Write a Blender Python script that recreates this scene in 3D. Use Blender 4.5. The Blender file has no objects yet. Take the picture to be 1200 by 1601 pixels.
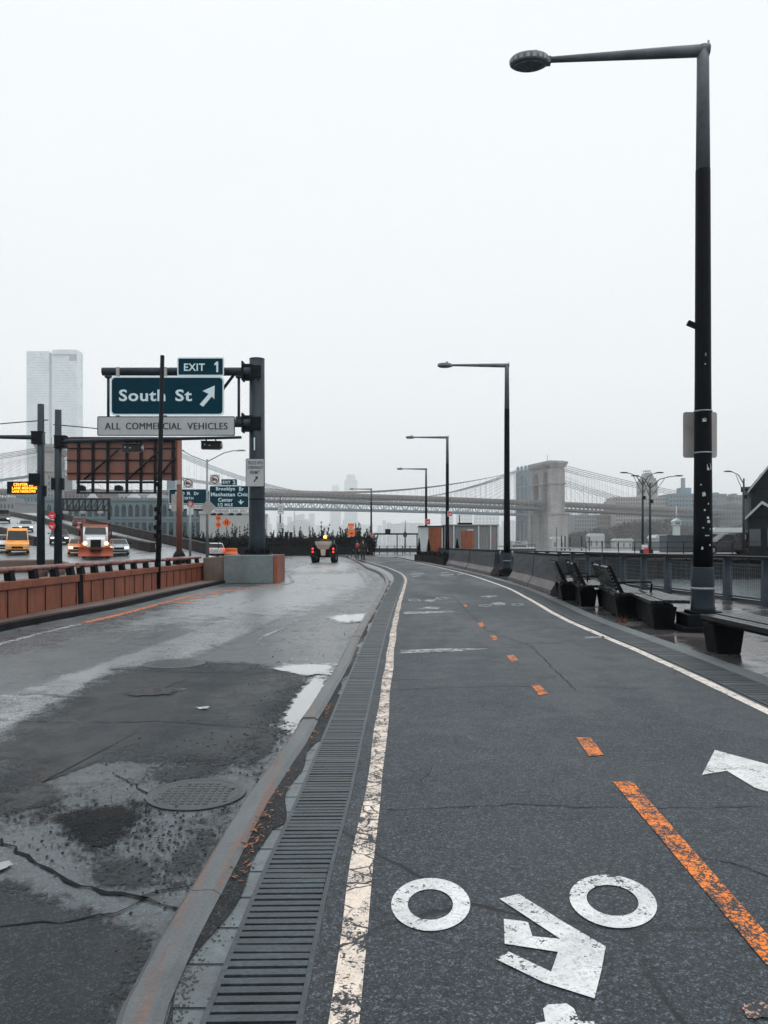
import bpy, bmesh, math, random
from mathutils import Vector, Matrix

S = bpy.context.scene
COL = S.collection
PI = math.pi
R = math.radians
random.seed(7)

# ------------------------------------------------------------------ camera, light, exposure
H = 1.35            # eye height (m)
FPX = 1200.0        # focal length in photo pixels
HY = 852.0          # horizon row in the photo
camd = bpy.data.cameras.new('camera')
cam = bpy.data.objects.new('camera', camd)
COL.objects.link(cam)
cam.location = (0, 0, H)
cam.rotation_euler = (PI / 2, 0, 0)
camd.sensor_fit = 'VERTICAL'
camd.sensor_height = 36.0
camd.sensor_width = 27.0
camd.lens = 36.0 * FPX / 1601.0
camd.shift_y = (HY - 800.5) / 1601.0
camd.clip_start = 0.05
camd.clip_end = 20000
S.camera = cam

world = bpy.data.worlds.new('World')
S.world = world
world.use_nodes = True
wn, wl = world.node_tree.nodes, world.node_tree.links
wn.clear()
w_out = wn.new('ShaderNodeOutputWorld')
w_bg = wn.new('ShaderNodeBackground')
w_sky = wn.new('ShaderNodeTexSky')
w_sky.sky_type = 'NISHITA'
w_sky.sun_disc = False
w_sky.sun_elevation = R(48)
w_sky.sun_rotation = R(150)
w_sky.dust_density = 4.0
w_tc = wn.new('ShaderNodeTexCoord')
w_map = wn.new('ShaderNodeMapping')
w_map.inputs['Scale'].default_value = (1.2, 1.2, 3.0)
w_noise = wn.new('ShaderNodeTexNoise')
w_noise.inputs['Scale'].default_value = 1.6
w_noise.inputs['Detail'].default_value = 5
w_ramp = wn.new('ShaderNodeValToRGB')          # the closed cloud deck, a little uneven
w_ramp.color_ramp.elements[0].position = 0.3
w_ramp.color_ramp.elements[0].color = (10.1, 10.55, 10.8, 1)
w_ramp.color_ramp.elements[1].position = 0.72
w_ramp.color_ramp.elements[1].color = (10.5, 10.8, 10.95, 1)
w_mix = wn.new('ShaderNodeMix')
w_mix.data_type = 'RGBA'
w_mix.inputs['Factor'].default_value = 0.97    # cloud cover over the blue sky
wl.new(w_tc.outputs['Generated'], w_map.inputs['Vector'])
wl.new(w_map.outputs['Vector'], w_noise.inputs['Vector'])
wl.new(w_noise.outputs['Fac'], w_ramp.inputs['Fac'])
wl.new(w_sky.outputs['Color'], w_mix.inputs['A'])
w_sep = wn.new('ShaderNodeSeparateXYZ')       # an overcast sky is brightest overhead
w_up = wn.new('ShaderNodeMapRange')
w_up.inputs['From Min'].default_value = 0.58
w_up.inputs['From Max'].default_value = 1.0
w_up.inputs['To Min'].default_value = 1.0
w_up.inputs['To Max'].default_value = 2.25
w_mul = wn.new('ShaderNodeVectorMath')
w_mul.operation = 'SCALE'
wl.new(w_tc.outputs['Generated'], w_sep.inputs[0])
wl.new(w_sep.outputs['Z'], w_up.inputs['Value'])
wl.new(w_ramp.outputs['Color'], w_mul.inputs[0])
wl.new(w_up.outputs['Result'], w_mul.inputs['Scale'])
wl.new(w_mul.outputs[0], w_mix.inputs['B'])
wl.new(w_mix.outputs['Result'], w_bg.inputs['Color'])
w_bg.inputs['Strength'].default_value = 0.09
wl.new(w_bg.outputs['Background'], w_out.inputs['Surface'])

sund = bpy.data.lights.new('sun', 'SUN')
sund.energy = 0.5
sund.angle = R(30)
sund.color = (1.0, 0.97, 0.93)
sun = bpy.data.objects.new('sun', sund)
COL.objects.link(sun)
sun.rotation_euler = (R(42), 0, R(150 - 180 + 60))

S.view_settings.view_transform = 'Standard'
S.view_settings.look = 'None'
S.view_settings.exposure = 0.06
S.view_settings.gamma = 1.0
S.render.engine = 'CYCLES'
S.cycles.use_denoising = True
S.cycles.max_bounces = 8
S.cycles.diffuse_bounces = 3
S.cycles.glossy_bounces = 3
S.cycles.volume_bounces = 4
S.cycles.transparent_max_bounces = 8
S.cycles.caustics_reflective = False
S.cycles.caustics_refractive = False


# ------------------------------------------------------------------ measuring
def P(px, py, Y):
    """the place at depth Y that the photograph shows at (px, py)"""
    return Vector(((px - 600) / FPX * Y, Y, H + (HY - py) / FPX * Y))


RZ = -0.12          # road level; the cycle path is 0


def G(px, py, z=0.0):
    Y = FPX * (H - z) / (py - HY)
    return Vector(((px - 600) / FPX * Y, Y, z))


KSL, KY0 = 0.075, 65.0


def hz(Y):
    return RZ + max(0.0, KSL * (Y - KY0))


def FD(px, py):
    """a point on the highway ramp"""
    Y = (H - RZ + KSL * KY0) / (KSL - (HY - py) / FPX)
    if Y < KY0:
        return G(px, py, RZ)
    return Vector(((px - 600) / FPX * Y, Y, hz(Y)))


def spline(pts):
    """smooth x(Y) through world points (Vectors or pairs), clamped tangents (PCHIP-like)"""
    pts = sorted([(p[1], p[0]) for p in pts])
    ys = [p[0] for p in pts]
    xs = [p[1] for p in pts]
    n = len(ys)
    d = [(xs[i + 1] - xs[i]) / (ys[i + 1] - ys[i]) for i in range(n - 1)]
    m = [d[0]] + [0.5 * (d[i - 1] + d[i]) if d[i - 1] * d[i] > 0 else 0.15 * (d[i - 1] + d[i]) for i in range(1, n - 1)] + [d[-1]]

    def f(Y):
        if Y <= ys[0]:
            return xs[0] + m[0] * (Y - ys[0])
        if Y >= ys[-1]:
            return xs[-1] + m[-1] * (Y - ys[-1])
        for i in range(n - 1):
            if Y <= ys[i + 1]:
                break
        h = ys[i + 1] - ys[i]
        t = (Y - ys[i]) / h
        a = 2 * t ** 3 - 3 * t * t + 1
        b = t ** 3 - 2 * t * t + t
        c = -2 * t ** 3 + 3 * t * t
        e = t ** 3 - t * t
        return a * xs[i] + b * h * m[i] + c * xs[i + 1] + e * h * m[i + 1]
    return f


# ------------------------------------------------------------------ materials
def nodes(name):
    m = bpy.data.materials.new(name)
    m.use_nodes = True
    nt = m.node_tree
    b = nt.nodes['Principled BSDF']
    return m, nt, b


class N:
    """terse node making"""
    def __init__(s, nt):
        s.nt = nt

    def put(s, v, sock):
        if hasattr(v, 'links') or hasattr(v, 'is_linked'):
            s.nt.links.new(v, sock)
        else:
            sock.default_value = v

    def pos(s, scale=(1, 1, 1), rot=(0, 0, 0)):
        t = s.nt.nodes.new('ShaderNodeTexCoord')
        mp = s.nt.nodes.new('ShaderNodeMapping')
        mp.inputs['Scale'].default_value = scale
        mp.inputs['Rotation'].default_value = rot
        s.nt.links.new(t.outputs['Object'], mp.inputs['Vector'])
        return mp.outputs['Vector']

    def noise(s, vec, scale, detail=4, rough=0.6, dist=0.0):
        n = s.nt.nodes.new('ShaderNodeTexNoise')
        s.nt.links.new(vec, n.inputs['Vector'])
        n.inputs['Scale'].default_value = scale
        n.inputs['Detail'].default_value = detail
        n.inputs['Roughness'].default_value = rough
        n.inputs['Distortion'].default_value = dist
        return n.outputs['Fac']

    def voro(s, vec, scale, feature='DISTANCE_TO_EDGE', rnd=1.0):
        n = s.nt.nodes.new('ShaderNodeTexVoronoi')
        n.feature = feature
        s.nt.links.new(vec, n.inputs['Vector'])
        n.inputs['Scale'].default_value = scale
        n.inputs['Randomness'].default_value = rnd
        return n.outputs['Distance']

    def voro_col(s, vec, scale):
        n = s.nt.nodes.new('ShaderNodeTexVoronoi')
        s.nt.links.new(vec, n.inputs['Vector'])
        n.inputs['Scale'].default_value = scale
        q = s.nt.nodes.new('ShaderNodeSeparateColor')
        s.nt.links.new(n.outputs['Color'], q.inputs[0])
        return q.outputs[0]

    def warp(s, vec, scale, amt):
        n = s.nt.nodes.new('ShaderNodeTexNoise')
        s.nt.links.new(vec, n.inputs['Vector'])
        n.inputs['Scale'].default_value = scale
        n.inputs['Detail'].default_value = 3
        a = s.nt.nodes.new('ShaderNodeVectorMath')
        a.operation = 'MULTIPLY_ADD'
        s.nt.links.new(n.outputs['Color'], a.inputs[0])
        a.inputs[1].default_value = (amt, amt, amt)
        s.nt.links.new(vec, a.inputs[2])
        return a.outputs[0]

    def ramp(s, v, a, b, lo=0.0, hi=1.0):
        n = s.nt.nodes.new('ShaderNodeMapRange')
        s.put(v, n.inputs['Value'])
        n.inputs['From Min'].default_value = a
        n.inputs['From Max'].default_value = b
        n.inputs['To Min'].default_value = lo
        n.inputs['To Max'].default_value = hi
        return n.outputs['Result']

    def mix(s, f, a, b):
        n = s.nt.nodes.new('ShaderNodeMix')
        n.data_type = 'RGBA'
        s.put(f, n.inputs['Factor'])
        for v, k in ((a, 'A'), (b, 'B')):
            if isinstance(v, (tuple, list)):
                v = tuple(v) + (1,) if len(v) == 3 else v
            s.put(v, n.inputs[k])
        return n.outputs['Result']

    def math(s, op, a, b=0.5, c=None):
        n = s.nt.nodes.new('ShaderNodeMath')
        n.operation = op
        s.put(a, n.inputs[0])
        s.put(b, n.inputs[1])
        if c is not None:
            s.put(c, n.inputs[2])
        return n.outputs[0]

    def bump(s, h, dist, strength, prev=None):
        n = s.nt.nodes.new('ShaderNodeBump')
        s.put(h, n.inputs['Height'])
        n.inputs['Distance'].default_value = dist
        n.inputs['Strength'].default_value = strength
        if prev is not None:
            s.nt.links.new(prev, n.inputs['Normal'])
        return n.outputs['Normal']

    def axis(s, vec, i):
        n = s.nt.nodes.new('ShaderNodeSeparateXYZ')
        s.nt.links.new(vec, n.inputs[0])
        return n.outputs[i]


_M = {}


def mat(name, col, rough=0.55, metal=0.0, var=0.25, scale=4.0, fine=0.15, bump=0.0, bscale=60.0, rust=None, rust_at=0.6, spec=0.5, streak=1.0):
    """a weathered plain material: colour varies softly, fine grain, optional patches of a second colour"""
    if name in _M:
        return _M[name]
    m, nt, b = nodes(name)
    n = N(nt)
    p = n.pos((1, 1, streak))
    big = n.noise(p, scale, 5)
    small = n.noise(p, scale * 12, 3)
    c2 = tuple(max(0, c * (1 - var)) for c in col)
    c1 = tuple(min(1, c * (1 + var)) for c in col)
    c = n.mix(n.ramp(big, 0.3, 0.7), c2, c1)
    c = n.mix(n.ramp(small, 0.35, 0.75, 0, fine), c, tuple(x * 0.45 for x in col))
    if rust:
        k = n.noise(p, scale * 1.7, 6, 0.65, 0.4)
        c = n.mix(n.ramp(k, rust_at, rust_at + 0.12), c, rust)
    nt.links.new(c, b.inputs['Base Color'])
    nt.links.new(n.ramp(big, 0.3, 0.7, max(0.03, rough - 0.1), min(1, rough + 0.1)), b.inputs['Roughness'])
    b.inputs['Metallic'].default_value = metal
    b.inputs['Specular IOR Level'].default_value = spec
    if bump:
        nt.links.new(n.bump(n.noise(p, bscale, 4), 0.01, bump), b.inputs['Normal'])
    _M[name] = m
    return m


def glow(name, col, strength):
    if name in _M:
        return _M[name]
    m, nt, b = nodes(name)
    n = N(nt)
    k = n.noise(n.pos(), 9, 2)
    nt.links.new(n.mix(n.ramp(k, 0.3, 0.7), col, tuple(c * 0.8 for c in col)), b.inputs['Base Color'])
    b.inputs['Emission Color'].default_value = col + (1,)
    b.inputs['Emission Strength'].default_value = strength
    _M[name] = m
    return m


def asphalt(name, dark, light, wet, scale_seam=0.32, crack_w=0.010, stretch=0.18, speck=0.5, soft=False, rough_bump=1.0, stones=0.0):
    """bitumen with stones of its own shade, fine cracks and damp streaks; wet = (roughness of damp parts, of dry parts, specular).
    soft: a patch whose ragged rim follows the mesh attribute «cover»"""
    m, nt, b = nodes(name)
    n = N(nt)
    p = n.pos()
    broad = n.noise(n.pos((1, stretch, 1)), 0.55, 5, 0.55, 0.6)
    mid = n.noise(p, 2.2, 6, 0.7, 0.3)
    g1 = n.voro_col(p, 185)
    g2 = n.voro_col(n.warp(p, 40, 0.02), 85)
    g3 = n.noise(p, 26, 5, 0.75)
    wv = n.warp(p, 0.9, 0.55)
    wv = n.warp(wv, 7.0, 0.05)
    crack = n.voro(wv, scale_seam)
    cr = n.ramp(crack, crack_w * 0.4, crack_w, 1, 0)
    cr = n.math('MULTIPLY', cr, n.ramp(n.noise(p, 0.5, 2), 0.42, 0.6))
    bm = n.math('ADD', n.math('MULTIPLY', broad, 0.6), n.math('MULTIPLY', mid, 0.4))
    c = n.mix(n.ramp(bm, 0.40, 0.60), dark, light)
    grain = n.math('ADD', n.math('MULTIPLY', g1, 0.66), n.math('MULTIPLY', g2, 0.34))
    c = n.mix(n.ramp(grain, 0.12, 0.55, 0.92, 0), c, (0.004, 0.005, 0.006))
    c = n.mix(n.ramp(grain, 0.66, 0.95, 0, speck), c, tuple(min(.5, x * 4.2) for x in light))
    c = n.mix(n.ramp(g3, 0.56, 0.70, 0, 0.75), c, (0.006, 0.007, 0.009))
    c = n.mix(n.ramp(g3, 0.42, 0.30, 0, 0.25), c, tuple(x * 1.9 for x in light))
    if stones:      # dark chippings torn out of the surface, in drifts
        big = n.voro_col(n.warp(p, 30, 0.03), 34)
        drift = n.noise(p, 1.3, 4, 0.6)
        c = n.mix(n.math('MULTIPLY', n.ramp(n.math('ADD', big, drift), 1.22, 1.30), stones), c, (0.005, 0.006, 0.007))
    c = n.mix(cr, c, (0.004, 0.005, 0.006))
    nt.links.new(c, b.inputs['Base Color'])
    w = n.ramp(n.math('ADD', n.math('MULTIPLY', broad, 0.65), n.math('MULTIPLY', mid, 0.35)), 0.42, 0.58, wet[0], wet[1])
    nt.links.new(w, b.inputs['Roughness'])
    b.inputs['Specular IOR Level'].default_value = wet[2]
    nb = n.bump(grain, 0.004, 0.6 * rough_bump)
    nb = n.bump(n.math('SUBTRACT', mid, n.math('MULTIPLY', cr, 0.6)), 0.02, 0.30 * rough_bump, nb)
    nt.links.new(nb, b.inputs['Normal'])
    if soft:
        cover_alpha(n, b, p)
    return m


def cover_alpha(n, b, p, lo=0.25, hi=0.75, sc=2.6):
    a = n.nt.nodes.new('ShaderNodeAttribute')
    a.attribute_name = 'cover'
    k = n.math('ADD', n.math('MULTIPLY', n.noise(p, sc, 7, 0.75), 2.2), n.math('MULTIPLY', n.voro_col(p, 60), 0.45))
    k = n.math('ADD', a.outputs['Fac'], n.math('SUBTRACT', k, 1.33))
    n.nt.links.new(n.ramp(k, lo, hi), b.inputs['Alpha'])


def paint(name, col, under, wear, cell=16.0, crack=0.05, rough=0.55):
    """road paint rubbed off the high stones, cracked where wear is high"""
    m, nt, b = nodes(name)
    n = N(nt)
    p = n.pos()
    v = n.voro(n.warp(n.warp(p, 9, 0.06), 45, 0.012), cell)
    cut = n.ramp(v, crack * 0.5, crack, 1, 0)
    cut = n.math('MULTIPLY', cut, n.ramp(n.noise(p, 3.5, 4), 0.62 - wear * 0.28, 0.70 - wear * 0.28))
    g1 = n.voro_col(p, 150)
    g2 = n.voro_col(p, 62)
    grain = n.math('ADD', n.math('MULTIPLY', g1, 0.55), n.math('MULTIPLY', g2, 0.45))
    rub = n.noise(p, 6.0, 6, 0.75)
    chip = n.ramp(n.math('ADD', n.math('MULTIPLY', grain, 0.35), rub), 0.80 - wear * 0.12, 0.86 - wear * 0.12)
    hole = n.math('MAXIMUM', cut, chip)
    c = n.mix(n.ramp(n.noise(p, 5, 6, 0.7), 0.35, 0.65), col, tuple(x * 0.74 for x in col))
    c = n.mix(n.ramp(grain, 0.1, 0.45, 0.38, 0.0), c, under)
    c = n.mix(hole, c, under)
    nt.links.new(c, b.inputs['Base Color'])
    b.inputs['Roughness'].default_value = rough
    b.inputs['Specular IOR Level'].default_value = 0.3
    nt.links.new(n.bump(n.math('SUBTRACT', grain, n.math('MULTIPLY', hole, 0.8)), 0.004, 0.5), b.inputs['Normal'])
    return m


# ------------------------------------------------------------------ mesh building
class MB:
    def __init__(s):
        s.v, s.f, s.sm = [], [], []

    def add(s, verts, faces, smooth=False):
        o = len(s.v)
        s.v += [tuple(v) for v in verts]
        s.f += [tuple(i + o for i in f) for f in faces]
        s.sm += [smooth] * len(faces)
        return s

    def box(s, c, d, rz=0.0, top=None, ry=0.0, rx=0.0):
        """box of size d centred at c; top=(sx,sy) scales the upper face"""
        tx, ty = top or (1, 1)
        M_ = Matrix.Rotation(rz, 3, 'Z') @ Matrix.Rotation(ry, 3, 'Y') @ Matrix.Rotation(rx, 3, 'X')
        vs = []
        for z in (-1, 1):
            for x, y in ((-1, -1), (1, -1), (1, 1), (-1, 1)):
                kx, ky = (tx, ty) if z > 0 else (1, 1)
                vs.append(M_ @ Vector((x * kx * d[0] / 2, y * ky * d[1] / 2, z * d[2] / 2)) + Vector(c))
        return s.add(vs, [(3, 2, 1, 0), (4, 5, 6, 7), (0, 1, 5, 4), (1, 2, 6, 5), (2, 3, 7, 6), (3, 0, 4, 7)])

    def tube(s, pts, r, n=10, smooth=True):
        pts = [Vector(p) for p in pts]
        rr = r if isinstance(r, (list, tuple)) else [r] * len(pts)
        vs, fs = [], []
        ref = None
        for i, p in enumerate(pts):
            a = pts[max(0, i - 1)]
            b = pts[min(len(pts) - 1, i + 1)]
            t = (b - a).normalized()
            if ref is None:
                ref = Vector((0, 0, 1)) if abs(t.z) < 0.9 else Vector((1, 0, 0))
            u = t.cross(ref)
            u.normalize()
            w = t.cross(u)
            for k in range(n):
                an = 2 * PI * k / n
                vs.append(p + (u * math.cos(an) + w * math.sin(an)) * rr[i])
        for i in range(len(pts) - 1):
            for k in range(n):
                k2 = (k + 1) % n
                fs.append((i * n + k, i * n + k2, (i + 1) * n + k2, (i + 1) * n + k))
        s.add(vs, fs, smooth)
        o = (len(pts) - 1) * n
        s.add(vs[:n], [tuple(range(n - 1, -1, -1))])
        s.add(vs[o:], [tuple(range(n))])
        return s

    def lathe(s, prof, n=20, c=(0, 0, 0), sx=1, sy=1, smooth=True):
        """prof: (r, z) from bottom to top"""
        vs, fs = [], []
        for r, z in prof:
            for k in range(n):
                a = 2 * PI * k / n
                vs.append((c[0] + r * math.cos(a) * sx, c[1] + r * math.sin(a) * sy, c[2] + z))
        for i in range(len(prof) - 1):
            for k in range(n):
                k2 = (k + 1) % n
                fs.append((i * n + k, i * n + k2, (i + 1) * n + k2, (i + 1) * n + k))
        s.add(vs, fs, smooth)
        s.add(vs[:n], [tuple(range(n - 1, -1, -1))])
        s.add(vs[-n:], [tuple(range(n))])
        return s

    def prism(s, poly, a, b, ax='z'):
        n = len(poly)
        f3 = {'z': lambda p, h: (p[0], p[1], h), 'y': lambda p, h: (p[0], h, p[1]), 'x': lambda p, h: (h, p[0], p[1])}[ax]
        vs = [f3(p, a) for p in poly] + [f3(p, b) for p in poly]
        fs = [tuple(range(n - 1, -1, -1)), tuple(range(n, 2 * n))]
        fs += [(i, (i + 1) % n, n + (i + 1) % n, n + i) for i in range(n)]
        return s.add(vs, fs)

    def sheet(s, poly):
        """a flat polygon facing up"""
        a = sum(poly[i][0] * poly[(i + 1) % len(poly)][1] - poly[(i + 1) % len(poly)][0] * poly[i][1] for i in range(len(poly)))
        if a < 0:
            poly = poly[::-1]
        return s.add(poly, [tuple(range(len(poly)))])

    def ribbon(s, fa, fb, Ys, za=0.0, zb=None):
        zb = za if zb is None else zb
        vs = []
        for Y in Ys:
            vs += [(fa(Y), Y, za(Y) if callable(za) else za), (fb(Y), Y, zb(Y) if callable(zb) else zb)]
        return s.add(vs, [(2 * i, 2 * i + 1, 2 * i + 3, 2 * i + 2) for i in range(len(Ys) - 1)])

    def sweep(s, prof, path, close=True):
        """prof: (offset, z) swept along path of (x, y, z, nx, ny)"""
        n = len(prof)
        vs, fs = [], []
        for x, y, z, nx, ny in path:
            for o, h in prof:
                vs.append((x + nx * o, y + ny * o, z + h))
        for i in range(len(path) - 1):
            for k in range(n if close else n - 1):
                k2 = (k + 1) % n
                fs.append((i * n + k, i * n + k2, (i + 1) * n + k2, (i + 1) * n + k))
        if close:
            fs += [tuple(range(n - 1, -1, -1)), tuple((len(path) - 1) * n + k for k in range(n))]
        return s.add(vs, fs)

    def holed(s, outer, holes, a, b, ax='y'):
        """a plate with holes, extruded from a to b"""
        bm = bmesh.new()
        es = []
        for loop in [outer] + holes:
            vv = [bm.verts.new((p[0], p[1], 0)) for p in loop]
            es += [bm.edges.new((vv[i], vv[(i + 1) % len(vv)])) for i in range(len(vv))]
        bmesh.ops.triangle_fill(bm, use_beauty=True, edges=es)
        bm.verts.index_update()
        f3 = {'z': lambda p, h: (p[0], p[1], h), 'y': lambda p, h: (p[0], h, p[1]), 'x': lambda p, h: (h, p[0], p[1])}[ax]
        pts = [v.co.copy() for v in bm.verts]
        tri = [[v.index for v in f.verts] for f in bm.faces]
        bm.free()
        s.add([f3(p, a) for p in pts], tri)
        s.add([f3(p, b) for p in pts], [t[::-1] for t in tri])
        for loop in [outer] + holes:
            n = len(loop)
            s.add([f3(p, a) for p in loop] + [f3(p, b) for p in loop], [(i, (i + 1) % n, n + (i + 1) % n, n + i) for i in range(n)])
        return s

    def build(s, name, m, parent=None, loc=(0, 0, 0), bevel=0.0, fix=True):
        me = bpy.data.meshes.new(name)
        me.from_pydata(s.v, [], s.f)
        me.polygons.foreach_set('use_smooth', s.sm)
        if fix:
            bm = bmesh.new()
            bm.from_mesh(me)
            bmesh.ops.remove_doubles(bm, verts=bm.verts, dist=1e-5)
            bmesh.ops.recalc_face_normals(bm, faces=bm.faces)
            bm.to_mesh(me)
            bm.free()
        me.materials.append(m)
        me.update()
        o = bpy.data.objects.new(name, me)
        COL.objects.link(o)
        o.location = loc
        if parent is not None:
            o.parent = parent
        if bevel:
            md = o.modifiers.new('bevel', 'BEVEL')
            md.width = bevel
            md.segments = 2
            md.limit_method = 'ANGLE'
            md.harden_normals = False
        return o


def tag(o, label=None, cat=None, group=None, kind=None):
    for k, v in (('label', label), ('category', cat), ('group', group), ('kind', kind)):
        if v:
            o[k] = v
    return o


def thing(name, label, cat, loc=(0, 0, 0), rz=0.0, group=None, rx=0.0):
    o = bpy.data.objects.new(name, None)
    o.empty_display_size = 0.2
    COL.objects.link(o)
    o.location = loc
    o.rotation_euler = (rx, 0, rz)
    return tag(o, label, cat, group)


def kids(o):
    return [c for c in bpy.data.objects if c.parent == o]


def copy_tree(o, parent=None):
    ch = kids(o)
    c = o.copy()
    COL.objects.link(c)
    c.parent = parent
    for k in ch:
        copy_tree(k, c)
    return c


def structure(name, mb, m, fix=False):
    return tag(mb.build(name, m, fix=fix), kind='structure')


def text(s, m, parent, name, x, z, w=None, h=None, y=0.0, bold=0.0, depth=0.006, align='C', squash=True):
    """lettering as a mesh on a plate facing -Y; (x, z) is the middle of the line"""
    cu = bpy.data.curves.new('lettering', 'FONT')
    cu.body = s
    cu.size = 1.0
    cu.offset = bold
    cu.resolution_u = 3
    cu.space_character = 1.08
    ob = bpy.data.objects.new('lettering', cu)
    me = bpy.data.meshes.new_from_object(ob)
    bpy.data.objects.remove(ob)
    bpy.data.curves.remove(cu)
    xs = [v.co.x for v in me.vertices]
    ys = [v.co.y for v in me.vertices]
    x0, x1, y0, y1 = min(xs), max(xs), min(ys), max(ys)
    kx = w / (x1 - x0) if w else None
    ky = h / (y1 - y0) if h else None
    kx = kx or ky
    ky = ky or kx
    n = len(me.vertices)
    front = [(x + (v.co.x - (x0 + x1) / 2) * kx, y - depth, z + (v.co.y - (y0 + y1) / 2) * ky) for v in me.vertices]
    back = [(a, y, c) for a, b_, c in front]
    faces = [tuple(p.vertices) for p in me.polygons]
    cnt = {}
    for f in faces:
        for i in range(len(f)):
            e = (f[i], f[(i + 1) % len(f)])
            cnt[e] = 1
    side = [(a, b_, b_ + n, a + n) for (a, b_) in cnt if (b_, a) not in cnt]
    bpy.data.meshes.remove(me)
    mb = MB()
    mb.add(front + back, faces + side)
    return mb.build(name, m, parent, fix=False)


def rounded(x0, z0, x1, z1, r, n=4):
    pts = []
    for cx, cz, a0 in ((x1 - r, z1 - r, 0), (x0 + r, z1 - r, 90), (x0 + r, z0 + r, 180), (x1 - r, z0 + r, 270)):
        for k in range(n + 1):
            a = R(a0 + 90 * k / n)
            pts.append((cx + r * math.cos(a), cz + r * math.sin(a)))
    return pts


def span(a, b, n):
    return [a + (b - a) * i / n for i in range(n + 1)]


def many(name, boxes, m, parent, tubes=()):
    """every piece a part of its own up to a hundred, the rest as one"""
    pieces = [('b',) + tuple(b) for b in boxes] + [('t',) + tuple(t) for t in tubes]
    rest = MB()
    for i, q in enumerate(pieces):
        mb = MB() if i < 100 else rest
        if q[0] == 'b':
            mb.box(*q[1:])
        else:
            mb.tube(*q[1:])
        if i < 100:
            mb.build(name, m, parent, fix=False)
    if rest.v:
        tag(rest.build(name, m, parent, fix=False), kind='stuff')


def soft_patch(name, polys, z, m, grow=1.22, core=1.0):
    """ground patches whose rim is ragged: attribute «cover» runs from 0 at the rim to 1 inside"""
    vs, fs, cv = [], [], []
    for pi_, poly in enumerate(polys):
        c = sum((Vector(p) for p in poly), Vector()) / len(poly)
        pts = []
        for i in range(len(poly)):
            a, b_ = Vector(poly[i]), Vector(poly[(i + 1) % len(poly)])
            pts += [a.lerp(b_, k / 4) for k in range(4)]
        n = len(pts)
        o = len(vs)
        for f, k in ((grow, 0.0), (1.0, 0.5), (0.72, 1.0), (0.3, 1.2)):
            vs += [(c.x + (p.x - c.x) * f, c.y + (p.y - c.y) * f, z + pi_ * 0.0005) for p in pts]
            cv += [k * core] * n
        for r_ in range(3):
            fs += [(o + r_ * n + i, o + r_ * n + (i + 1) % n, o + (r_ + 1) * n + (i + 1) % n, o + (r_ + 1) * n + i) for i in range(n)]
        fs.append(tuple(o + 3 * n + i for i in range(n)))
    me = bpy.data.meshes.new(name)
    me.from_pydata(vs, [], fs)
    at = me.attributes.new('cover', 'FLOAT', 'POINT')
    at.data.foreach_set('value', cv)
    bm = bmesh.new()
    bm.from_mesh(me)
    for f in bm.faces:
        f.normal_update()
        if f.normal.z < 0:
            f.normal_flip()
    bm.to_mesh(me)
    bm.free()
    me.materials.append(m)
    ob = bpy.data.objects.new(name, me)
    COL.objects.link(ob)
    return tag(ob, kind='structure')

# ------------------------------------------------------------------ curves measured from the photograph
KX = spline([G(px, py, 0.0) for px, py in ((181, 1601), (213, 1521), (276, 1417), (310, 1365), (372, 1260), (411, 1208), (449, 1156), (484, 1104), (519, 1052), (545, 1003), (564, 972), (585, 940),
                                             (597, 920), (602, 910), (599, 900), (588, 892), (572, 886), (563, 880), (557, 877), (549, 873))])
CL = spline([(x, y) for x, y in ((-.118, 1.6), (-.114, 2.25), (-.109, 2.63), (-.100, 3.16), (-.083, 3.55), (-.0645, 3.97), (-.050, 4.55), (-.031, 5.33), (-.003, 6.43), (.042, 8.1), (.118, 10.95), (.155, 12.2), (.38, 18.4), (.615, 23.8), (.86, 31),
                                 (.86, 34), (.574, 40.5), (-.05, 49), (-.96, 57.9), (-2.05, 68), (-3.4, 80))])


def GRR(q):
    return CL(q) - .115 + .03 * max(0, min(1, (q - 8) / 16))


def GRL(q):
    return max(GRR(q) - .29 - .10 * max(0, min(1, (q - 12) / 12)), KX(q) + .16)


WR = spline([Vector((3.02, 3.0, 0))] + [G(px, py) for px, py in ((1168, 1098), (1086, 1058.5), (1010, 1023.7), (947, 996.7), (883, 968.5), (828, 937.5),
                                                                  (787, 917), (737, 900), (690, 888), (640, 877))])
RAIL = spline([(9.7, 5), (8.5, 17.8), (7.95, 24.5), (6.4, 42), (5.75, 60), (5.5, 90), (5.3, 118)])


def Yrange(a, b, fine=0.25):
    out, y = [], a
    while y < b:
        out.append(y)
        y += fine + 0.02 * max(0, y - 3)
    return out + [b]


def wob(poly, amt, sub=6, seed=1):
    """a polygon with a ragged outline"""
    rnd = random.Random(seed)
    out = []
    for i in range(len(poly)):
        a, b = poly[i], poly[(i + 1) % len(poly)]
        for k in range(sub):
            t = k / sub
            sc = amt * (0.4 + 0.6 * math.sin(PI * t)) if k else amt * 0.5
            out.append((a[0] + (b[0] - a[0]) * t + rnd.uniform(-sc, sc), a[1] + (b[1] - a[1]) * t + rnd.uniform(-sc, sc), a[2]))
    return out


def gp(pts, z=0.0):
    return [G(x, y, z) for x, y in pts]


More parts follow.
